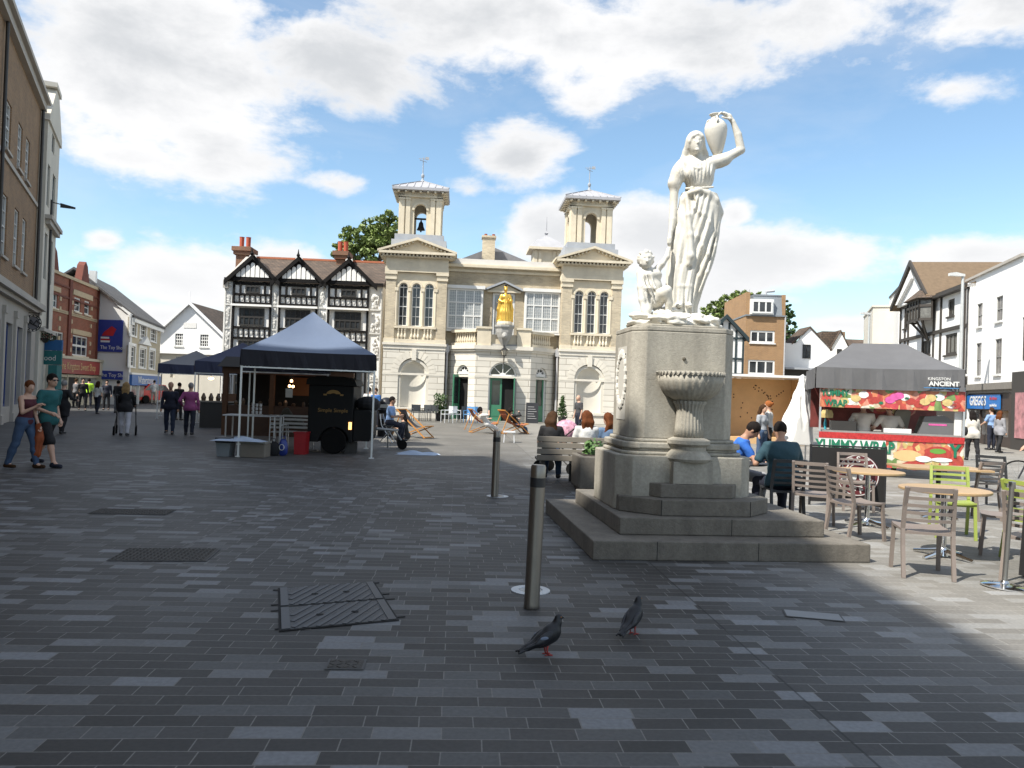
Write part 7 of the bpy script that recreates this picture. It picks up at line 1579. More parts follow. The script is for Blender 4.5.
# --- open fronted plywood stage and the furled parasol by its side
P0, P1 = at(722, 430, 30), at(806, 430, 30); ply = mat('plywood', (.60, .385, .19), .6, var=.14, scale=2, big=.1); t = thing('wooden_pavilion', 'open fronted plywood pavilion with scattered round holes and a thin white roof edge', 'pavilion', ((P0.x + P1.x) / 2, 30, 0), R(0)); w = (P1.x - P0.x) / 2; zt = at(770, 377.5, 30).z
MB().box(-w, w, 1.6, 1.66, 0, zt - .02).build('back_wall', ply, t); MB().box(-w, -w + .06, 0, 1.6, 0, zt - .02).build('side_wall', ply, t); MB().box(w - .06, w, 0, 1.6, 0, zt - .02).build('side_wall', ply, t)
MB().box(-w - .1, w + .1, -.25, 1.8, zt, zt + .09).build('roof', white_paint, t); MB().box(-w, w, -.05, 1.6, 0, .25).build('stage_floor', ply, t)
h = MB(); q = random.Random(8)
pts = [(.62 + .06 * math.sin(i), .9 + i * .11) for i in range(10)] + [(.78 + .05 * math.sin(i * 2), .9 + i * .11) for i in range(10)] + [(.35 + .3 * math.cos(a), 1.85 + .12 * a) for a in (0, .6, 1.2, 1.9, 2.5, 3.1, 3.8)] + [(.15 + .12 * i, 2.3 - .09 * i) for i in range(4)] + [(-1.3 + .18 * (i % 4), 1.7 + .12 * (i // 4) + .09 * (i % 2)) for i in range(10)] + [(1.0 + .09 * i, 1.9 + .07 * i) for i in range(4)] + [(-.5 + .5 * q.random(), .8 + .8 * q.random()) for _ in range(5)]
for x, z in pts:
    if abs(x) < w - .1 and z < zt - .1:
        h.add([(x, 1.596, z)] + [(x + .03 * math.cos(k * math.pi / 4), 1.596, z + .03 * math.sin(k * math.pi / 4)) for k in range(8)], [(0, 1 + k, 1 + (k + 1) % 8) for k in range(8)])
h.build('drilled_holes', mat('hole_dark', (.06, .03, .02), .9), t, fix=False)
P = at(794, 440, 21); t = thing('furled_parasol', 'tall furled white parasol hanging between the pavilion and the food stall', 'parasol', (P.x, 21, 0))
wc = mat('white_canvas', (.74, .74, .73), .8, var=.06, scale=2); zt = at(803, 378, 21).z; x1 = at(803, 378, 21).x - P.x
s = SDF((-1.1, -.4, .3), (.8, .4, 2.7), .03); s.chain([(x1, 0, zt), (x1 * .8, 0, zt - .5), (x1 * .35, 0, 1.1), (x1 * .1, 0, .55)], [.07, .17, .36, .46], .08)
s.func(lambda F, X, Y, Z: np.maximum(F + .03 * np.sin(9 * np.arctan2(Y, X - x1 * (Z - .5) / 2) + 2 * Z), .5 - Z), (-1.1, -.4, .3), (.8, .4, 2.7)); s.obj('canopy', wc, t); MB().tube([(0, 0, 0), (x1, 0, zt + .1)], .025).build('pole', alu, t); MB().lathe([(.3, 0), (.3, .06), (.06, .1)], (0, 0, 0), 20).build('base', frame_dark, t)
# --- bench and planter beside the monument
tw = mat('bench_timber', (.22, .195, .16), .75, var=.15, scale=4, big=.1)
a, b = at(537, 450, 14.0), at(612, 450, 14.0); t = thing('timber_bench', 'weathered timber bench seen from behind next to the granite planter', 'bench', ((a.x + b.x) / 2, 14.0, 0), R(2)); w = (b.x - a.x) / 2
m = MB()
for z in (.47, .585, .70, .81): m.box(-w, w, -.03, .01, z - .05, z + .048)
m.build('backrest', tw, t, bevel=.006); m = MB()
for y in (.06, .19, .32, .45): m.box(-w, w, y, y + .115, .41, .45)
m.build('seat', tw, t, bevel=.006)
for x in (-w + .12, 0, w - .12): m = MB(); m.box(x - .03, x + .03, .012, .09, 0, .8); m.box(x - .03, x + .03, .48, .54, 0, .4); m.box(x - .03, x + .03, .09, .48, .34, .4); m.build('leg', frame_dark, t)
P = G(597, 491); t = thing('planter', 'square granite planter with low green leaves against the monument', 'planter', (P.x + .07, P.y + .15, 0), R(5)); m = MB(); m.prism([(-.44, -.4), (.44, -.4), (.44, .45), (-.44, .45)], .06, .60, axis='z'); m.prism([(-.40, -.36), (.40, -.36), (.40, .4), (-.40, .4)], 0, .06, axis='z'); m.build('tub', granite_d, t, bevel=.02)
MB().box(-.36, .36, -.32, .36, .603, .61).build('soil', mat('soil', (.03, .02, .015), .95), t); m = MB(); leaves(m, (-.15, 0, .72), (.17, .2, .16), 110, .07, 8); leaves(m, (.12, .05, .68), (.2, .2, .1), 70, .07, 9)
for i in range(9): a = i * .7; m.tube([(-.1, 0, .6), (-.1 + .14 * math.cos(a), .12 * math.sin(a), .82)], [.006, .003], 4)
m.build('foliage', mat('fresh_leaf', (.10, .19, .06), .5, var=.3), t, fix=False)
# --- outside the market house: potted shrubs, chairs, boards, bin
def potted(px, py, h, lab, Y, con=True):
    p = at(px, py, Y); t = thing('potted_shrub', lab, 'shrub', (p.x, Y, 0), 0); MB().lathe([(.17, 0), (.24, .38), (.26, .42)], (0, 0, 0), 14).build('pot', frame_dark, t); m = MB()
    for i in range(8): z = .45 + (h - .45) * i / 8; r = (.38 * (1 - i / 8.5) if con else .4); leaves(m, (0, 0, z), (r, r, .18), 60, .10, i + int(px))
    m.build('foliage', leaf_green, t, fix=False)
potted(440, 405, 1.5, 'rounded shrub in a pot left of the first green door', 42.0, False); potted(562.5, 405, 1.6, 'small pointed conifer in a pot by the right green door', 43.5)
def bistro(lab, px, Y, m, rz, grp='metal chairs outside the market house'):
    p = at(px, 410, Y); t = thing('bistro_chair', lab, 'chair', (p.x, Y, 0), rz, grp); q = MB().box(-.22, .22, -.2, .22, .43, .46); q.build('seat', m, t); q = MB().box(-.22, .22, -.24, -.22, .5, .86); q.build('backrest', m, t)
    for sx in (-1, 1): q = MB(); q.tube([(sx * .23, -.25, 0), (sx * .23, -.23, .87)], .018, 6); q.tube([(sx * .23, .22, 0), (sx * .23, .22, .64), (sx * .23, -.22, .66)], .018, 6); q.build('leg', m, t)
    return t
white_ch = mat('white_chair', (.62, .64, .66), .4); blue_ch = mat('blue_chair', (.12, .30, .55), .5); dark_ch = mat('dark_chair', (.06, .065, .07), .5)
for px, Y, m, rz, lab in ((417, 41, dark_ch, R(200), 'dark metal chair below the left niche of the market house'), (425, 41.3, dark_ch, R(150), 'second dark metal chair from the left below the niche'), (433, 41.6, dark_ch, R(170), 'dark metal chair nearest the potted shrub'),
                          (447, 39.8, white_ch, R(120), 'white metal chair just right of the potted shrub'), (455, 40.2, white_ch, R(210), 'white metal chair in front of the first green door'), (464, 41.2, dark_ch, R(30), 'dark chair between the white chair and the blue ones'),
                          (469.5, 40.6, blue_ch, R(160), 'blue chair left of the other blue one'), (475, 40.9, blue_ch, R(200), 'blue chair closest to the main green doors')): bistro(lab, px, Y, m, rz)
P = at(532, 412, 43.6); t = thing('chalkboard', 'black A board leaning by the wall right of the main doors', 'sign board', (P.x, 43.3, 0)); m = MB().prism([(0, 0), (.25, 1.15), (.3, 1.15), (.06, 0)], -.35, .35, axis='x'); m.prism([(.6, 0), (.3, 1.15), (.26, 1.15), (.54, 0)], -.35, .35, axis='x'); m.build('boards', black_paint, t)
ch = MB()
for i in range(6): ch.box(-.25, .25 - .07 * (i % 3), .045 + i * .027 - .02, .05 + i * .027 - .02, .25 + i * .13, .28 + i * .13)
ch.build('chalk_lines', mat('chalk', (.4, .4, .4), .8), t)
P = at(384, 415, 26); t = thing('litter_bin', 'black domed litter bin behind the seated man in pale blue', 'bin', (P.x, 26.4, 0)); MB().lathe([(.27, 0), (.27, .85), (.3, .87), (.3, .92), (.27, .95), (.27, 1.12), (.2, 1.26), (.08, 1.33), (0, 1.34)], (0, 0, 0), 24).build('bin_body', mat('bin_black', (.015, .015, .018), .4), t, smooth='auto'); MB().box(-.17, .17, -.285, -.24, .98, 1.1).build('opening', mat('bin_opening', (.35, .35, .33), .6), t)
# handcart
P = G(402, 449.5); t = thing('handcart', 'small two wheeled handcart beside the gazebo leg', 'cart', (P.x, P.y, 0), R(10)); m = MB(); m.tube([(-.9, 0, .55), (-.2, 0, .5), (.0, 0, .2)], .025); m.tube([(-.9, .5, .55), (-.2, .5, .5), (.0, .5, .2)], .025); m.tube([(-.4, 0, .52), (-.38, .02, .03)], .02); m.box(-.7, -.1, 0, .5, .5, .53); m.build('frame', mat('cart_grey', (.25, .25, .24), .5, .5), t)
for y in (-.04, .54): w = MB(); w.lathe([(.09, -.02), (.125, -.025), (.13, 0), (.125, .025), (.09, .02)], (0, 0, 0), 22).xf(Matrix.Translation((0, y, .13)) @ Matrix.Rotation(math.pi / 2, 4, 'X')); wo = w.build('wheel', tyre, t); MB().lathe([(.088, -.01), (.088, .01)], (0, 0, 0), 16).xf(Matrix.Translation((0, y, .13)) @ Matrix.Rotation(math.pi / 2, 4, 'X')).build('hub', MATS['cart_grey'], wo)
# deckchairs: two crossed frames and a sling
dw = mat('deckchair_wood', (.50, .22, .05), .5, var=.1)
def deck(lab, px, py, rz, sling):
    p = G(px, py); t = thing('deckchair', lab, 'deckchair', p, rz, 'wooden deckchairs'); w = .29
    for s in (-1, 1):
        MB().beam((s * w, -.62, .95), (s * w, .52, .03), .045, .03).build('long_rail', dw, t); MB().beam((s * (w - .05), -.55, .03), (s * (w - .05), .5, .42), .045, .03).build('short_rail', dw, t); MB().beam((s * (w + .04), -.45, .8), (s * (w + .04), -.72, .1), .035, .025).build('prop', dw, t)
    c = MB()
    for y, z in ((-.62, .95), (.5, .42), (-.55, .04), (.5, .05)): c.beam((-w, y, z), (w, y, z), .035)
    c.build('crossbars', dw, t); m = MB(); n = 10; P = []
    for i in range(n + 1): f = i / n; P.append((-.62 + 1.12 * f, .95 - .53 * f - .30 * math.sin(math.pi * f ** .8)))
    for (y0, z0), (y1, z1) in zip(P, P[1:]): m.quad((-w + .04, y0, z0), (w - .04, y0, z0), (w - .04, y1, z1), (-w + .04, y1, z1))
    m.build('sling', sling, t, fix=False); return t
dk = mat('sling_black', (.02, .02, .025), .8); stripe = mat('sling_stripe', (.35, .12, .06), .8, var=.4, scale=8)
deck('empty orange wood deckchair nearest the pale sheet on the ground', 416, 438, R(-115), dk); deck('deckchair holding the woman in white near the main doors', 438 + 46, 433, R(-70), stripe); deck('deckchair holding the person in a dark jacket and jeans', 514, 434, R(-60), stripe)

# pram with pink cover beside the bench; pushchair of the woman in white trousers
def pram(lab, p, rz, hood, body, sc=1.0):
    t = thing('pushchair', lab, 'pushchair', p, rz); t.scale = (sc,) * 3
    s = SDF((-.35, -.5, .35), (.35, .5, 1.15), .025); s.ell((0, .0, .62), (.2, .36, .2), .05); s.func(lambda F, X, Y, Z: np.maximum(F, -(.17 - np.sqrt((X) ** 2 + ((Y - .1) * .6) ** 2 + (Z - .82) ** 2))), (-.35, -.5, .35), (.35, .5, 1.15)); s.obj('seat', body, t)
    h = SDF((-.35, -.5, .5), (.35, .3, 1.2), .02); h.ell((0, -.12, .82), (.23, .25, .24), .02); h.func(lambda F, X, Y, Z: np.maximum(np.maximum(F, -(F + .03)), np.maximum(Y - .05, .7 - Z)), (-.35, -.5, .5), (.35, .3, 1.2)); h.obj('hood', hood, t)
    f = MB()
    for sx in (-1, 1): f.tube([(sx * .22, -.55, 1.02), (sx * .22, .1, .5), (sx * .23, .35, .12)], .014); f.tube([(sx * .22, .1, .5), (sx * .25, -.38, .12)], .014)
    f.tube([(-.22, -.55, 1.02), (.22, -.55, 1.02)], .018); f.build('frame', frame_dark, t)
    for x, y in ((-.25, -.38), (.25, -.38), (-.23, .35), (.23, .35)):
        w = MB(); w.lathe([(.06, -.02), (.11, -.022), (.12, 0), (.11, .022), (.06, .02)], (0, 0, 0), 18).xf(Matrix.Translation((x, y, .12)) @ Matrix.Rotation(math.pi / 2, 4, 'Y')); w.build('wheel', tyre, t)
P = at(561, 424, 16.0); pram('pushchair with a pink and white patterned hood beside the bench', (P.x, 16.0, 0), R(60), mat('pram_pink', (.55, .28, .36), .7, var=1.0, scale=14), mat('pram_dark', (.03, .03, .035), .7), 1.05)
P = G(127, 436.5); pram('dark pushchair pushed by the blond woman in white trousers', (P.x - .42, P.y + .75, 0), R(24), MATS['pram_dark'], MATS['pram_dark'], 1.15)
# bicycle cut by the right edge
P = at(1013, 440, 14.6); t = thing('bicycle', 'dark bicycle held at the right edge of the photo', 'bicycle', (P.x + .12, 14.6, 0), R(-12)); bm_ = mat('bike_frame', (.03, .03, .035), .35)
for x in (.0, 1.05):
    w = MB(); o_ = len(w.v); K = 32; w.tube([(x + .33 * math.cos(2 * math.pi * k / K), 0, .34 + .33 * math.sin(2 * math.pi * k / K)) for k in range(K + 1)], .016, 6, caps=False); wo = w.build('wheel', tyre, t); sp_ = MB()
    for k in range(12): a = k * math.pi / 6; sp_.beam((x, 0, .34), (x + .32 * math.cos(a), 0, .34 + .32 * math.sin(a)), .004)
    sp_.build('spokes', steel, wo)
f = MB(); f.tube([(0, 0, .34), (.12, 0, .62), (.18, 0, .95)], .016); f.tube([(.15, 0, .78), (.75, 0, .75), (.5, 0, .32), (.14, 0, .65)], .017); f.tube([(.75, 0, .85), (.62, 0, .32), (1.05, 0, .34), (.74, 0, .72)], .013); f.tube([(.18, -.25, .98), (.18, 0, .95), (.18, .25, .98)], .013); f.build('frame', bm_, t); MB().ball((.75, 0, .9), (.13, .06, .03), 10, 6).build('saddle', black_paint, t)
# lamp posts on the right
for px, py, Y, lab in ((963, 274, 35, 'tall pale street lamp in front of the white building on the right'), (869.5, 313, 52, 'further thin street lamp by the cream block')):
    p = at(px, py, Y); t = thing('street_lamp', lab, 'street lamp', (p.x, Y, 0), 0, 'street lamps'); MB().tube([(0, 0, 0), (0, 0, 1.2), (0, 0, p.z)], [.11, .09, .06], 10).build('pole', mat('lamp_pole_grey', (.5, .52, .52), .5, .3), t); MB().prism([(0.05, p.z - .02), (-.35, p.z + .06), (-.62, p.z + .02), (-.62, p.z - .1), (0.05, p.z - .12)], -.1, .1).build('lantern', mat('lamp_head', (.6, .61, .6), .4), t)

# ================================================================== people
skin_a = mat('skin_fair', (.52, .32, .23), .55, var=.05); skin_b = mat('skin_tan', (.36, .20, .13), .55, var=.05); eye_w = mat('eye_dark', (.03, .02, .02), .2)
def cl(n, c, r=.85): return mat('cloth_' + n, c, r, var=.1, scale=9, bump=.25)
def hr(n, c): return mat('hair_' + n, c, .8, var=.35, scale=25, bump=.4, spec=.15)
def person(label, loc, rz, H=1.72, pel=None, lean=0, side=0, legs=((0, 0), (0, 0)), splay=(4, 4), arms=(None, None), head=(0, 0), top=None, sleeve='short', hem=-.06, bot=None, botlen='long', shoe=None, hair=None, style='short',
           skin=None, vox=.024, fem=False, fat=1.0, group=None, fingers=False, extra=None, eyes=False, tz=0.0, strap=False):
    """faces +y; legs = (thigh forward angle, knee bend) for left, right; arms = wrist targets in a standing frame, or None to hang"""
    k = H / 1.75; t = thing('person', label, 'person', (loc[0], loc[1], 0), rz, group); skin = skin or skin_a; V = Vector
    T = Matrix.Rotation(-R(lean), 3, 'X') @ Matrix.Rotation(R(side), 3, 'Y'); sw, hw = (.165, .095) if fem else (.19, .09)
    J = {}; J['P'] = V((0, 0, 0)); J['C'] = T @ V((0, 0, .28)); J['N'] = T @ V((0, 0, .50)); 
    for i, s in enumerate((-1, 1)):
        J['S', s] = T @ V((s * sw, 0, .445)); J['H', s] = V((s * hw, 0, -.03)); a = R(legs[i][0]); b = a - R(legs[i][1]); sp = s * math.sin(R(splay[i]))
        J['K', s] = J['H', s] + V((sp, math.sin(a), -math.cos(a))).normalized() * .42; J['A', s] = J['K', s] + V((sp * .3, math.sin(b), -math.cos(b))).normalized() * .41
    low = min(J['A', -1].z, J['A', 1].z); pz = (pel / k) if pel else .085 - low
    up = V((0, 0, pz)); J = {q: v + up for q, v in J.items()}
    Hm = Matrix.Rotation(R(head[1]), 3, 'Z') @ Matrix.Rotation(-R(head[0] + lean * .55), 3, 'X'); hc = J['N'] + T @ V((0, .015, .05)) + Hm @ V((0, .012, .13))
    for i, s in enumerate((-1, 1)):
        S0 = J['S', s]; tg = arms[i]
        w = V(tg) if tg is not None else S0 + T @ V((s * .07, .06, -.53))
        d = w - S0; L = d.length; u1, u2 = .285, .255
        if L > .535: w = S0 + d * (.535 / L); d = w - S0; L = .535
        c = (u1 * u1 - u2 * u2 + L * L) / (2 * L); h = math.sqrt(max(u1 * u1 - c * c, 0)); dn = d / L; pole = V((s * .45, -.7, -.5)); pole = (pole - dn * pole.dot(dn)).normalized()
        J['E', s] = S0 + dn * c + pole * h; J['W', s] = w
    def sc(v): return np.array(v) * k
    allp = [sc(v) for v in J.values()] + [sc(hc)]; lo = np.min(allp, 0) - .24 * k; hi = np.max(allp, 0) + .24 * k; lo[2] = max(lo[2], -.03)
    def new(): return SDF(lo, hi, vox)
    Tn = np.array(T)
    def torso(s, g=0.0, legs_=True):
        e = lambda p, r, kk=.05: s.ell(sc(p), np.array(r) * k + g, kk * k, M=Tn)
        e(J['C'] + T @ V((0, .0, .05)), ((.145 if fem else .165) * fat, (.105 if fem else .115) * fat, .17)); e(J['P'] + T @ V((0, .0, .12)), ((.12 if fem else .145) * fat, .105 * fat, .14)); e(J['P'] + V((0, -.01, -.0)), ((.165 if fem else .155) * fat, .125 * fat, .12))
        s.cap(sc(J['S', -1] + T @ V((.03, 0, 0))), sc(J['S', 1] + T @ V((-.03, 0, 0))), .062 * k + g, .062 * k + g, .06 * k); s.cap(sc(J['C'] + T @ V((0, 0, .12))), sc(J['N']), .10 * k + g * .5, .055 * k + g * .2, .06 * k)
        if fem:
            for q in (-1, 1): s.ell(sc(J['C'] + T @ V((q * .062, .085, .05))), np.array((.06, .055, .06)) * k + g * .5, .04 * k)
    def legs_(s, g=0.0, full=1.0):
        for q in (-1, 1):
            s.chain([sc(J['H', q]), sc(J['K', q])], [(.088 if fem else .085) * fat * k + g, .058 * k + g], .04 * k)
            if full > .5: e = J['K', q] + (J['A', q] - J['K', q]) * full; m_ = J['K', q] + (J['A', q] - J['K', q]) * .35; m_ = m_ - V((0, .012, 0)); s.chain([sc(J['K', q]), sc(m_), sc(e)], [.057 * k + g, .056 * k + g, .040 * k + g * 1.2], .03 * k)
            else: s.chain([sc(J['K', q]), sc(J['K', q] + (J['A', q] - J['K', q]) * max(full, .03))], [.058 * k + g * 1.6, .058 * k + g * 1.8], .03 * k)
    # --- the body, one continuous surface
    s = new(); torso(s); legs_(s, -.004)
    for q in (-1, 1):
        s.chain([sc(J['S', q]), sc(J['E', q]), sc(J['W', q])], [.050 * k, .038 * k, .026 * k], .03 * k, .008); hd = (J['W', q] - J['E', q]).normalized(); s.chain([sc(J['W', q]), sc(J['W', q] + hd * .05), sc(J['W', q] + hd * .10 + V((0, .01, 0)))], [.027 * k, .036 * k, .028 * k], .02 * k)
        s.cap(sc(J['A', q]), sc(J['A', q] + V((0, .10, -.045))), .038 * k, .03 * k, .03 * k)
    s.cap(sc(J['N']), sc(hc + Hm @ V((0, -.02, -.05))), .052 * k, .05 * k, .03 * k)
    s.ell(sc(hc), np.array((.074, .094, .112)) * k, .02 * k, M=np.array(Hm)); s.ell(sc(hc + Hm @ V((0, .03, -.06))), np.array((.05, .055, .055)) * k, .03 * k); s.cap(sc(hc + Hm @ V((0, .09, .005))), sc(hc + Hm @ V((0, .105, -.03))), .009 * k, .014 * k, .014 * k)
    for q in (-1, 1): s.ell(sc(hc + Hm @ V((q * .077, .0, -.01))), np.array((.010, .02, .03)) * k, .01, M=np.array(Hm)); s.ell(sc(hc + Hm @ V((q * .030, .098, .012))), np.array((.02, .016, .013)) * k, .012, M=np.array(Hm), cut=True)
    ex = MB()
    if fingers:
        for q in (-1, 1):
            hd = (J['W', q] - J['E', q]).normalized(); ax = hd.cross(V((0, 0, 1))).normalized() if abs(hd.z) < .9 else V((0, 1, 0)); cd = (V((0, .5, -1)) if abs(hd.z) < .6 else V((-q, .3, 0))).normalized(); b0 = J['W', q] + hd * .085
            for i in range(4):
                p = b0 + ax * (i - 1.5) * .019; l = (.034, .04, .038, .03)[i]; ex.tube([p * k, (p + hd * l + cd * .006) * k, (p + hd * l * 1.7 + cd * .028) * k, (p + hd * l * 1.75 + cd * .05) * k], [.010 * k, .0095 * k, .0085 * k, .006 * k], 7)
            p = J['W', q] + hd * .035 + ax * .026 * (1 if q > 0 else -1); ex.tube([p * k, (p + hd * .03 + ax * .022 * (1 if q > 0 else -1)) * k, (p + hd * .058 + ax * .02 * (1 if q > 0 else -1) + cd * .02) * k], [.012 * k, .0105 * k, .007 * k], 7)
    s.obj('body', skin, t, extra=ex)
    # --- clothes
    def wr(F, X, Y, Z): return F + .005 * np.sin(23 * X + 9 * Z) * np.sin(31 * Z + 7 * Y)
    if top is not None:
        s = new(); torso(s, .014)
        if sleeve != 'none':
            for q in (-1, 1):
                if sleeve == 'long': s.chain([sc(J['S', q]), sc(J['E', q]), sc(J['W', q])], [.064 * k, .052 * k, .040 * k], .03 * k, .01)
                else: e = J['S', q] + (J['E', q] - J['S', q]) * .72; s.chain([sc(J['S', q]), sc(e)], [.066 * k, .060 * k], .03 * k)
        if hem < -.07: s.cap(sc(J['H', -1] + V((.01, 0, -.02))), sc(J['H', 1] + V((-.01, 0, -.02))), .125 * fat * k, .125 * fat * k, .05 * k)
        if hem < -.15:
            for q in (-1, 1): e = J['H', q] + (J['K', q] - J['H', q]) * min(1.0, (-hem - .03) / .42); s.cap(sc(J['H', q] + V((0, 0, .05))), sc(e), .115 * k, .12 * k, .07 * k)
        s.func(wr, lo, hi)
        P0 = J['P']; up_ = T @ V((0, 0, 1))
        def cutp(F, X, Y, Z):
            d = (X / k - P0.x) * up_.x + (Y / k - P0.y) * up_.y + (Z / k - P0.z) * up_.z
            nb = (X / k - J['N'].x) * up_.x + (Y / k - J['N'].y) * up_.y + (Z / k - J['N'].z) * up_.z
            F = np.maximum(F, (nb - (.005 if sleeve != 'none' else -.06)) * k); F = np.maximum(F, (-Z + .001)) 
            return np.maximum(F, (hem - d) * k) if (hem > -.12 or not pel) else F
        s.func(cutp, lo, hi); o = s.obj('dress' if bot is None else 'top', top, t)
    if bot is not None:
        s = new(); g = .012
        s.ell(sc(J['P'] + V((0, -.01, 0))), np.array(((.165 if fem else .155) * fat, .125 * fat, .12)) * k + g, .04 * k); s.ell(sc(J['P'] + T @ V((0, 0, .07))), np.array(((.125 if fem else .145) * fat, .105 * fat, .06)) * k + g, .05 * k)
        if botlen == 'skirt':
            for q in (-1, 1): s.chain([sc(J['H', q]), sc(J['K', q])], [.12 * k, .13 * k], .1 * k)
        else: legs_(s, g, {'long': .95, 'shorts': .04, 'crop': .7}[botlen])
        s.func(wr, lo, hi); s.obj('skirt' if botlen == 'skirt' else ('shorts' if botlen == 'shorts' else 'trousers'), bot, t)
    for q in (-1, 1):
        s = SDF(sc(J['A', q]) - .22 * k, sc(J['A', q]) + .25 * k, min(vox, .016)); a = J['A', q]; fl = a.z - .085 if pel is None or a.z < .2 else a.z - .085
        s.cap(sc(V((a.x, a.y - .035, fl + .045))), sc(V((a.x + q * .01, a.y + .15, fl + .035))), .044 * k, .038 * k, .02 * k); s.cap(sc(V((a.x, a.y - .01, fl + .05))), sc(V((a.x, a.y, fl + .085))), .043 * k, .045 * k, .03 * k)
        s.func(lambda F, X, Y, Z, z0=fl * k: np.maximum(F, z0 + .004 - Z), sc(J['A', q]) - .22 * k, sc(J['A', q]) + .25 * k); s.obj('shoe', shoe or black_paint, t)
    if hair is not None:
        s = SDF(sc(hc) - .3 * k - (0, 0, .3 * k), sc(hc) + .25 * k, min(vox, .017)); Hn = np.array(Hm)
        if style == 'cap':
            s.ell(sc(hc + Hm @ V((0, -.01, .045))), np.array((.09, .105, .085)) * k, .02, M=Hn); s.cap(sc(hc + Hm @ V((-.03, .10, .04))), sc(hc + Hm @ V((.03, .10, .04))), .02, .02, .02)
        else:
            s.ell(sc(hc + Hm @ V((0, -.016, .026))), np.array((.086, .102, .108)) * k, .02, M=Hn)
            s.ell(sc(hc + Hm @ V((0, .115, -.045))), np.array((.078, .075, .105)) * k, .01, M=Hn, cut=True); s.ell(sc(hc + Hm @ V((0, -.02, -.13))), np.array((.12, .13, .075)) * k, .01, M=Hn, cut=True) if style == 'short' else None
            if style == 'long':
                for x in (-.05, 0, .05): s.chain([sc(hc + Hm @ V((x, -.05, .02))), sc(hc + Hm @ V((x * 1.3, -.085, -.12))), sc(hc + T @ V((x * 1.5, -.10, -.26)))], [.06 * k, .055 * k, .035 * k], .03)
            if style == 'bun': s.ell(sc(hc + Hm @ V((0, -.115, .05))), np.array((.045, .045, .045)) * k, .015)
            if style == 'curly': q2 = random.Random(3); [s.ell(sc(hc + Hm @ (V((q2.gauss(0, 1), q2.gauss(-.6, .8), q2.gauss(.2, .9))).normalized() * .095 + V((0, -.02, -.02)))), np.array((.04,) * 3) * k, .015) for _ in range(34)]
            s.func(lambda F, X, Y, Z: F + .004 * np.sin(90 * X + 20 * Z) * np.cos(70 * Y), sc(hc) - .3 * k - (0, 0, .3 * k), sc(hc) + .25 * k)
        s.obj('cap' if style == 'cap' else 'hair', hair, t)
    if eyes:
        m = MB(); 
        for q in (-1, 1): c = (hc + Hm @ V((q * .030, .086, .010))) * k; m.ball(c, .012 * k, 8, 6)
        m.build('eyes', eye_w, t)
    if extra: extra(t, J, hc, Hm, k, T)
    if tz: t.location.z = tz
    return t
V = Vector
def aw(dx, dy): return math.atan2(-dx, dy)          # rotation that makes +y point along (dx, dy)
def shades(t, J, hc, Hm, k, T):
    m = MB()
    for q in (-1, 1): c = (hc + Hm @ V((q * .034, .098, .014))) * k; m.ball(c, (.026 * k, .010 * k, .019 * k), 10, 6)
    m.tube([(hc + Hm @ V((-.075, .01, .02))) * k, (hc + Hm @ V((-.06, .09, .02))) * k, (hc + Hm @ V((.06, .09, .02))) * k, (hc + Hm @ V((.075, .01, .02))) * k], .006, 5); m.build('sunglasses', black_paint, t)
dnavy = cl('navy', (.012, .015, .03)); black_c = cl('black', (.010, .010, .012)); teal = cl('teal', (.012, .10, .105)); jeans = cl('jeans', (.045, .08, .15)); whitec = cl('white', (.6, .6, .59)); greyc = cl('grey', (.16, .16, .17)); brown_h = hr('brown', (.05, .025, .012)); dark_h = hr('dark', (.012, .009, .008)); blond = hr('blond', (.28, .18, .08)); auburn = hr('auburn', (.11, .035, .012)); grey_h = hr('grey', (.25, .24, .23)); ginger = hr('ginger', (.3, .10, .03))
# couple walking on the left
p = G(46, 466.5); person('man in a teal t-shirt, black shorts and sunglasses walking on the left', p, aw(.9, -.2), 1.74, lean=3, legs=((-20, 14), (26, 12)), arms=((-.24, .02, .86), (.20, .24, .98)), head=(4, -10), top=teal, bot=black_c, botlen='shorts', hem=-.13, shoe=dnavy, hair=dark_h, vox=.015, fingers=True, extra=shades)
def bagcloth(t, J, hc, Hm, k, T):
    s = SDF((-.45, -.35, .15), (.2, .5, 1.0), .016); w = J['W', -1] * k; s.chain([w + V((0, 0, -.02)), w + V((-.01, .0, -.25)), w + V((.02, .02, -.52))], [.05, .085, .06], .04); s.func(lambda F, X, Y, Z: F + .014 * np.sin(60 * X + 12 * Z) * np.cos(50 * Y), (-.45, -.35, .15), (.2, .5, 1.0)); o = s.obj('draped_jacket', cl('rust', (.24, .055, .015)), t)
def bag_hip(t, J, hc, Hm, k, T):
    s = SDF((-.5, -.3, .55), (.1, .4, 1.15), .016); w = J['H', -1] * k + V((-.14, -.02, .02)); s.ell(w, (.05, .14, .10), .03); s.obj('shoulder_bag', black_c, t); MB().tube([w + V((0, .1, .05)), J['S', -1] * k + V((0, .07, .03)), J['S', -1] * k + V((0, -.07, .0)), w + V((0, -.1, .05))], .008, 5).build('bag_strap', black_c, t)
p = G(23, 468.5); person('woman in a maroon strap top and jeans beside the man in teal', p, aw(.9, -.1), 1.57, lean=4, legs=((16, 8), (-12, 8)), arms=((-.16, .16, .86), (.10, .30, 1.22)), head=(6, -25), top=cl('maroon', (.07, .012, .02)), sleeve='none', bot=jeans, shoe=brown_h, hair=auburn, style='bun', vox=.015, fem=True, fingers=True, extra=lambda *a: (bagcloth(*a), bag_hip(*a)))
p = G(62, 434); person('woman in a long black coat walking away behind the couple', p, aw(.1, 1), 1.56, legs=((12, 6), (-10, 8)), arms=((-.3, .18, 1.05), (.32, .18, 1.1)), top=black_c, sleeve='long', hem=-.36, bot=black_c, hair=grey_h, fem=True, fat=1.12)
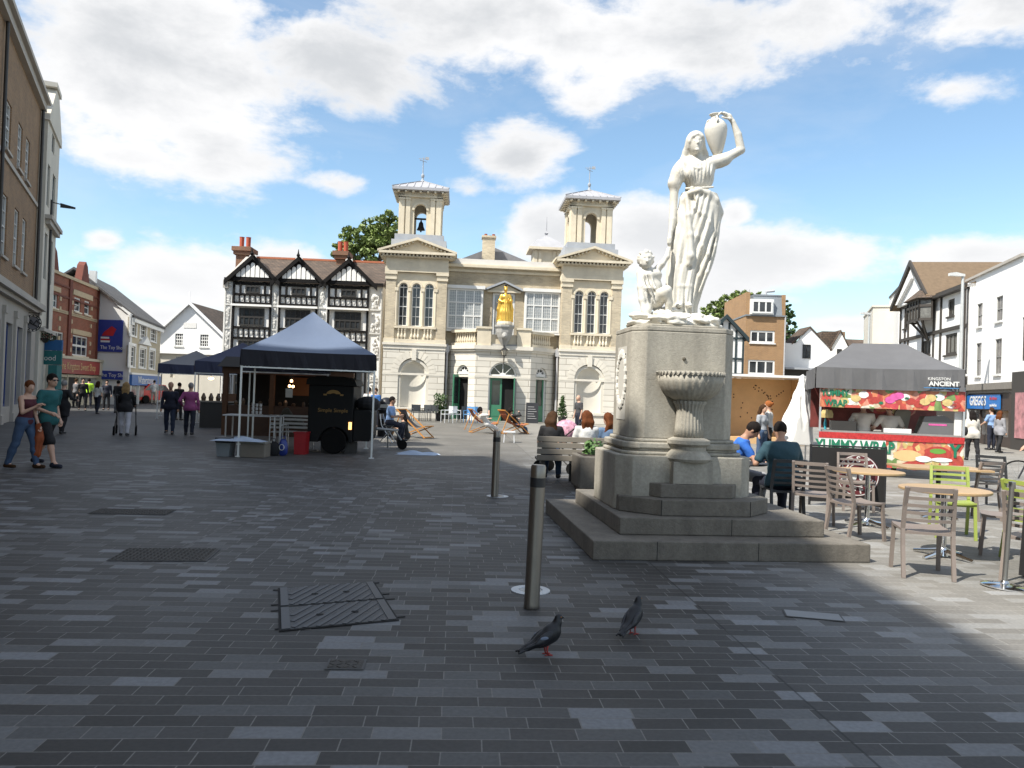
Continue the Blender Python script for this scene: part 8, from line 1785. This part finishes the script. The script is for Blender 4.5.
p = G(124, 436); person('blond woman in a black cardigan and white trousers pushing the pushchair', p, aw(-.25, 1), 1.58, legs=((14, 6), (-12, 8)), arms=((-.2, .38, 1.0), (.2, .38, 1.0)), lean=4, top=black_c, sleeve='long', hem=-.16, bot=cl('white_trousers', (.50, .50, .55)), botlen='long', hair=blond, style='long', fem=True, fat=1.05)
p = G(169, 434); person('man in a dark open jacket and jeans walking toward the camera', p, aw(.25, -1), 1.62, legs=((14, 6), (-12, 10)), head=(0, 0), top=dnavy, sleeve='long', hem=-.14, bot=cl('dark_jeans', (.02, .03, .06)), hair=skin_b, skin=skin_b, fat=1.08)
p = G(189, 435.5); person('grey haired man in a pink long sleeved shirt walking away', p, aw(-.2, 1), 1.62, legs=((12, 6), (-12, 10)), arms=((-.28, .12, 1.0), None), top=cl('pink', (.30, .07, .20)), sleeve='long', hem=-.12, bot=dnavy, hair=grey_h, fat=1.1)
p = G(97, 414); person('woman in a white top and dark skirt carrying a bag up the left street', p, aw(.1, 1), 1.55, legs=((14, 6), (-12, 8)), top=whitec, bot=dnavy, hair=brown_h, style='long', fem=True, vox=.03)
p = G(106, 410); person('person in dark clothes standing by the blue toy shop fascia', p, aw(.4, -1), 1.6, top=dnavy, sleeve='long', bot=black_c, hair=dark_h, vox=.03)
p = G(82, 410.5); person('person in black walking by the sweet shop', p, aw(.6, -.8), 1.66, legs=((12, 6), (-12, 8)), top=black_c, sleeve='long', bot=black_c, hair=dark_h, vox=.03)
p = G(88, 408.5); person('worker in a yellow high visibility vest by the sweet shop', p, aw(-.3, 1), 1.66, top=cl('hi_vis', (.45, .75, .05)), bot=dnavy, sleeve='long', hair=dark_h, vox=.03)
p = G(75, 408); person('person in grey standing at the sweet shop doorway', p, aw(.3, 1), 1.62, top=greyc, bot=black_c, hair=brown_h, vox=.03)
p = G(153.5, 404.5); person('man in a white t-shirt and pale trousers in the sunlit far street', p, aw(-.2, 1), 1.7, top=whitec, bot=cl('beige', (.42, .38, .32)), hair=dark_h, vox=.03)
p = G(117, 413); person('person in black with a shoulder bag just ahead of the blond woman', p, aw(.2, 1), 1.6, top=black_c, sleeve='long', bot=greyc, hair=dark_h, vox=.03)
p = G(178, 420); person('person in dark clothes half hidden between the two walking men', p, aw(.2, 1), 1.6, top=black_c, sleeve='long', bot=black_c, hair=dark_h, vox=.03)
# by the blue gazebo and bin
p = at(389, 440, 23.5); person('man in a pale blue shirt seated in profile beside the litter bin', p, aw(.95, -.1), 1.7, pel=.62, lean=4, legs=((80, 85), (78, 88)), arms=((-.1, .32, .85), (.1, .34, .82)), top=cl('pale_blue', (.22, .34, .58)), bot=dnavy, hair=dark_h, skin=skin_b)
t = thing('folding_chair', 'metal folding chair under the man in pale blue', 'chair', (p.x - .02, p.y, 0), aw(.95, -.1)); MB().box(-.2, .2, -.2, .2, .50, .53).build('seat', dark_ch, t)
for sx in (-.19, .19): MB().tube([(sx, .18, 0), (sx, -.18, .52), (sx, -.24, .86)], .014, 6).tube([(sx, -.22, 0), (sx, .16, .5)], .014, 6).build('leg', alu, t)
MB().box(-.2, .2, -.25, -.23, .7, .86).build('backrest', dark_ch, t)
p = at(406, 440, 24.8); person('dark haired person in black sitting on the ground by the empty deckchair', p, aw(-.9, -.3), 1.66, pel=.14, lean=12, legs=((62, 95), (75, 120)), arms=((-.12, .38, .42), (.12, .40, .42)), top=black_c, bot=black_c, botlen='shorts', hair=dark_h, style='long', fem=True)
p = at(368, 420, 33); person('person in a white top standing beyond the black van', p, aw(.2, 1), 1.68, top=whitec, bot=dnavy, hair=dark_h, vox=.03); p = at(375, 420, 32); person('person in a bright blue top beyond the gazebo leg', p, aw(-.5, -1), 1.66, top=cl('blue', (.03, .12, .35)), bot=dnavy, hair=brown_h, vox=.03)
# deckchair sitters
for px, lab, tp, bt, sk, rz in ((484, 'woman in a white top lying back in the left occupied deckchair', whitec, whitec, skin_a, R(-70)), (514, 'person in a dark jacket and blue jeans lounging in the right deckchair', black_c, jeans, skin_a, R(-60))):
    p = G(px, 433.5); d = V((-math.sin(rz), math.cos(rz), 0)); q0 = p + d * .12
    person(lab, q0, rz, 1.64, pel=.40, lean=-38, legs=((72, 40), (66, 48)), arms=((-.2, .15, .62), (.12, .02, .92)), head=(18, 0), top=tp, sleeve='short' if tp is whitec else 'long', bot=bt, botlen='shorts' if bt is whitec else 'long', hair=dark_h, style='curly', fem=True)
p = at(487, 440, 27.5)
t = thing('low_stool', 'small white stool beside the deckchairs', 'stool', (at(509, 440, 25.5).x, 25.5, 0)); MB().box(-.2, .2, -.2, .2, .33, .37).build('seat', white_ch, t)
for sx in (-.17, .17): MB().beam((sx, -.16, 0), (sx * .9, -.14, .33), .03).beam((sx, .16, 0), (sx * .9, .14, .33), .03).build('leg', white_ch, t)
# bench sitters, seen from behind
bx = lambda px: at(px, 440, 14.25).x
person('woman with long brown hair in a black top at the left end of the bench', (bx(551), 14.28), R(-8), 1.66, pel=.56, lean=8, legs=((85, 85), (85, 85)), arms=((-.16, .34, .75), (.16, .34, .75)), head=(12, -20), top=black_c, bot=jeans, hair=brown_h, style='long', fem=True, vox=.018)
person('woman with auburn curls in a white top in the middle of the bench', (bx(587), 14.28), R(4), 1.72, pel=.56, lean=5, legs=((85, 85), (85, 85)), arms=((-.16, .34, .75), (.16, .34, .75)), head=(8, 10), top=whitec, bot=greyc, hair=auburn, style='long', fem=True, vox=.018)
person('woman in a denim blue top at the bench end next to the monument', (bx(610), 14.32), R(10), 1.66, pel=.56, lean=6, legs=((85, 85), (85, 85)), arms=((-.16, .34, .75), (.16, .34, .75)), head=(8, 30), top=cl('denim', (.10, .16, .26)), bot=jeans, hair=auburn, style='long', fem=True, vox=.018)
p = at(578, 430, 30); person('bald man in dark grey standing beyond the bench', p, aw(-.8, -.4), 1.66, top=cl('dark_grey', (.05, .05, .055)), bot=dnavy, skin=skin_a, vox=.03)
# two seated men at the cafe
def phone(t, J, hc, Hm, k, T): c = (J['W', -1] + J['W', 1]) * .5 * k; MB().box(c.x - .035, c.x + .035, c.y + .03, c.y + .045, c.z - .01, c.z + .12).build('phone', black_paint, t)
person('man in a bright blue polo shirt seated and looking down beside the monument', (3.36, 11.52), aw(.95, -.3), 1.76, pel=.57, lean=15, legs=((84, 88), (84, 88)), splay=(8, 8), arms=((-.09, .50, .80), (.09, .50, .80)), head=(34, 0), top=cl('bright_blue', (.03, .14, .52)), bot=cl('pale_grey', (.28, .28, .29)), botlen='long', shoe=dnavy, hair=dark_h, skin=skin_b, vox=.0125, fingers=True, eyes=True, extra=phone)
person('heavy man in a dark teal shirt seated with his back to the camera', (3.76, 10.56), aw(-.1, 1), 1.80, pel=.56, lean=12, legs=((84, 86), (84, 86)), splay=(12, 10), arms=((-.26, .36, .78), (.22, .38, .80)), head=(26, -22), top=cl('dark_teal', (.018, .055, .075)), bot=dnavy, shoe=black_paint, hair=dark_h, skin=skin_b, vox=.0125, fat=1.34, fingers=True, hem=-.10)
# by the pavilion
p = at(762.5, 420, 20); person('person in a grey checked top standing before the pavilion, left of the pair', p, aw(.5, -.7), 1.56, top=cl('check', (.30, .32, .35)), bot=jeans, hair=brown_h, style='long', fem=True); p = at(768.5, 420, 20.3); person('ginger haired person in a white top standing before the pavilion', p, aw(-.8, .4), 1.66, top=whitec, bot=black_c, hair=ginger, style='bun', fem=True)
# stall workers
bse = V((8.78, 17.98, 0)); rt = Matrix.Rotation(R(-17), 3, 'Z')
q = bse + rt @ V((-.50, .08, .1)); tan_shirt = cl('stone_shirt', (.62, .56, .49)); person('stall worker in a red cap and pale shirt behind the red counter', q, aw(.3, 1), 1.74, top=tan_shirt, bot=black_c, hair=cl('red_cap', (.4, .03, .03)), style='cap', arms=((-.28, .3, 1.1), (.2, .35, 1.1)), vox=.018); q = bse + rt @ V((.06, .06, .1)); person('dark haired stall worker in a pale shirt, elbows out, right of the red cap', q, aw(.2, 1), 1.70, top=tan_shirt, bot=black_c, hair=dark_h, arms=((-.38, .2, 1.02), (.38, .25, 1.0)), vox=.018, fat=1.1)
q = bse + rt @ V((1.05, 2.6, 0)); person('distant customer in a pink top seen through the stall', q, aw(-.6, -.6), 1.6, top=cl('rose', (.5, .25, .3)), bot=dnavy, hair=brown_h, vox=.03)
# right hand walkers
def stick(t, J, hc, Hm, k, T): w = J['W', 1] * k; MB().tube([w + V((0, -.06, .03)), w + V((0, .03, .03)), V((w.x + .12, w.y + .35, .0))], .011, 6).build('walking_stick', black_paint, t); s = SDF((-.55, -.3, .75), (.0, .3, 1.3), .02); c = J['C'] * k + V((-.22, .0, -.18)); s.ell(c, (.07, .15, .15), .03); s.obj('shoulder_bag', black_c, t)
p = G(972, 460.5); person('woman in a cream jacket and dark trousers walking with a stick', p, aw(.15, 1), 1.60, legs=((10, 6), (-8, 6)), arms=(None, (.30, .22, .86)), top=cl('cream', (.58, .54, .47)), sleeve='long', hem=-.18, bot=black_c, hair=dark_h, style='long', fem=True, fat=1.15, extra=stick, lean=6)
p = G(991, 450); person('man in a pale blue shirt by the blue shop sign', p, aw(-.3, .9), 1.74, top=cl('pale_blue', (.22, .34, .58)), bot=dnavy, hair=brown_h, fat=1.1, arms=((-.25, .3, 1.0), (.25, .25, 1.0))); p = G(999, 453); person('woman in grey with dark leggings walking past the blue shop sign', p, aw(.9, .3), 1.64, legs=((18, 8), (-16, 10)), top=cl('mid_grey', (.25, .25, .27)), sleeve='long', hem=-.2, bot=black_c, hair=auburn, style='long', fem=True)
p = at(1058, 440, 14.3); person('cyclist at the right edge reaching a bare arm to the bicycle', p, aw(-.9, .4), 1.75, lean=14, arms=((-.22, .50, .86), (.18, .50, .90)), top=whitec, bot=greyc, botlen='shorts', hair=brown_h, fingers=True, vox=.018)
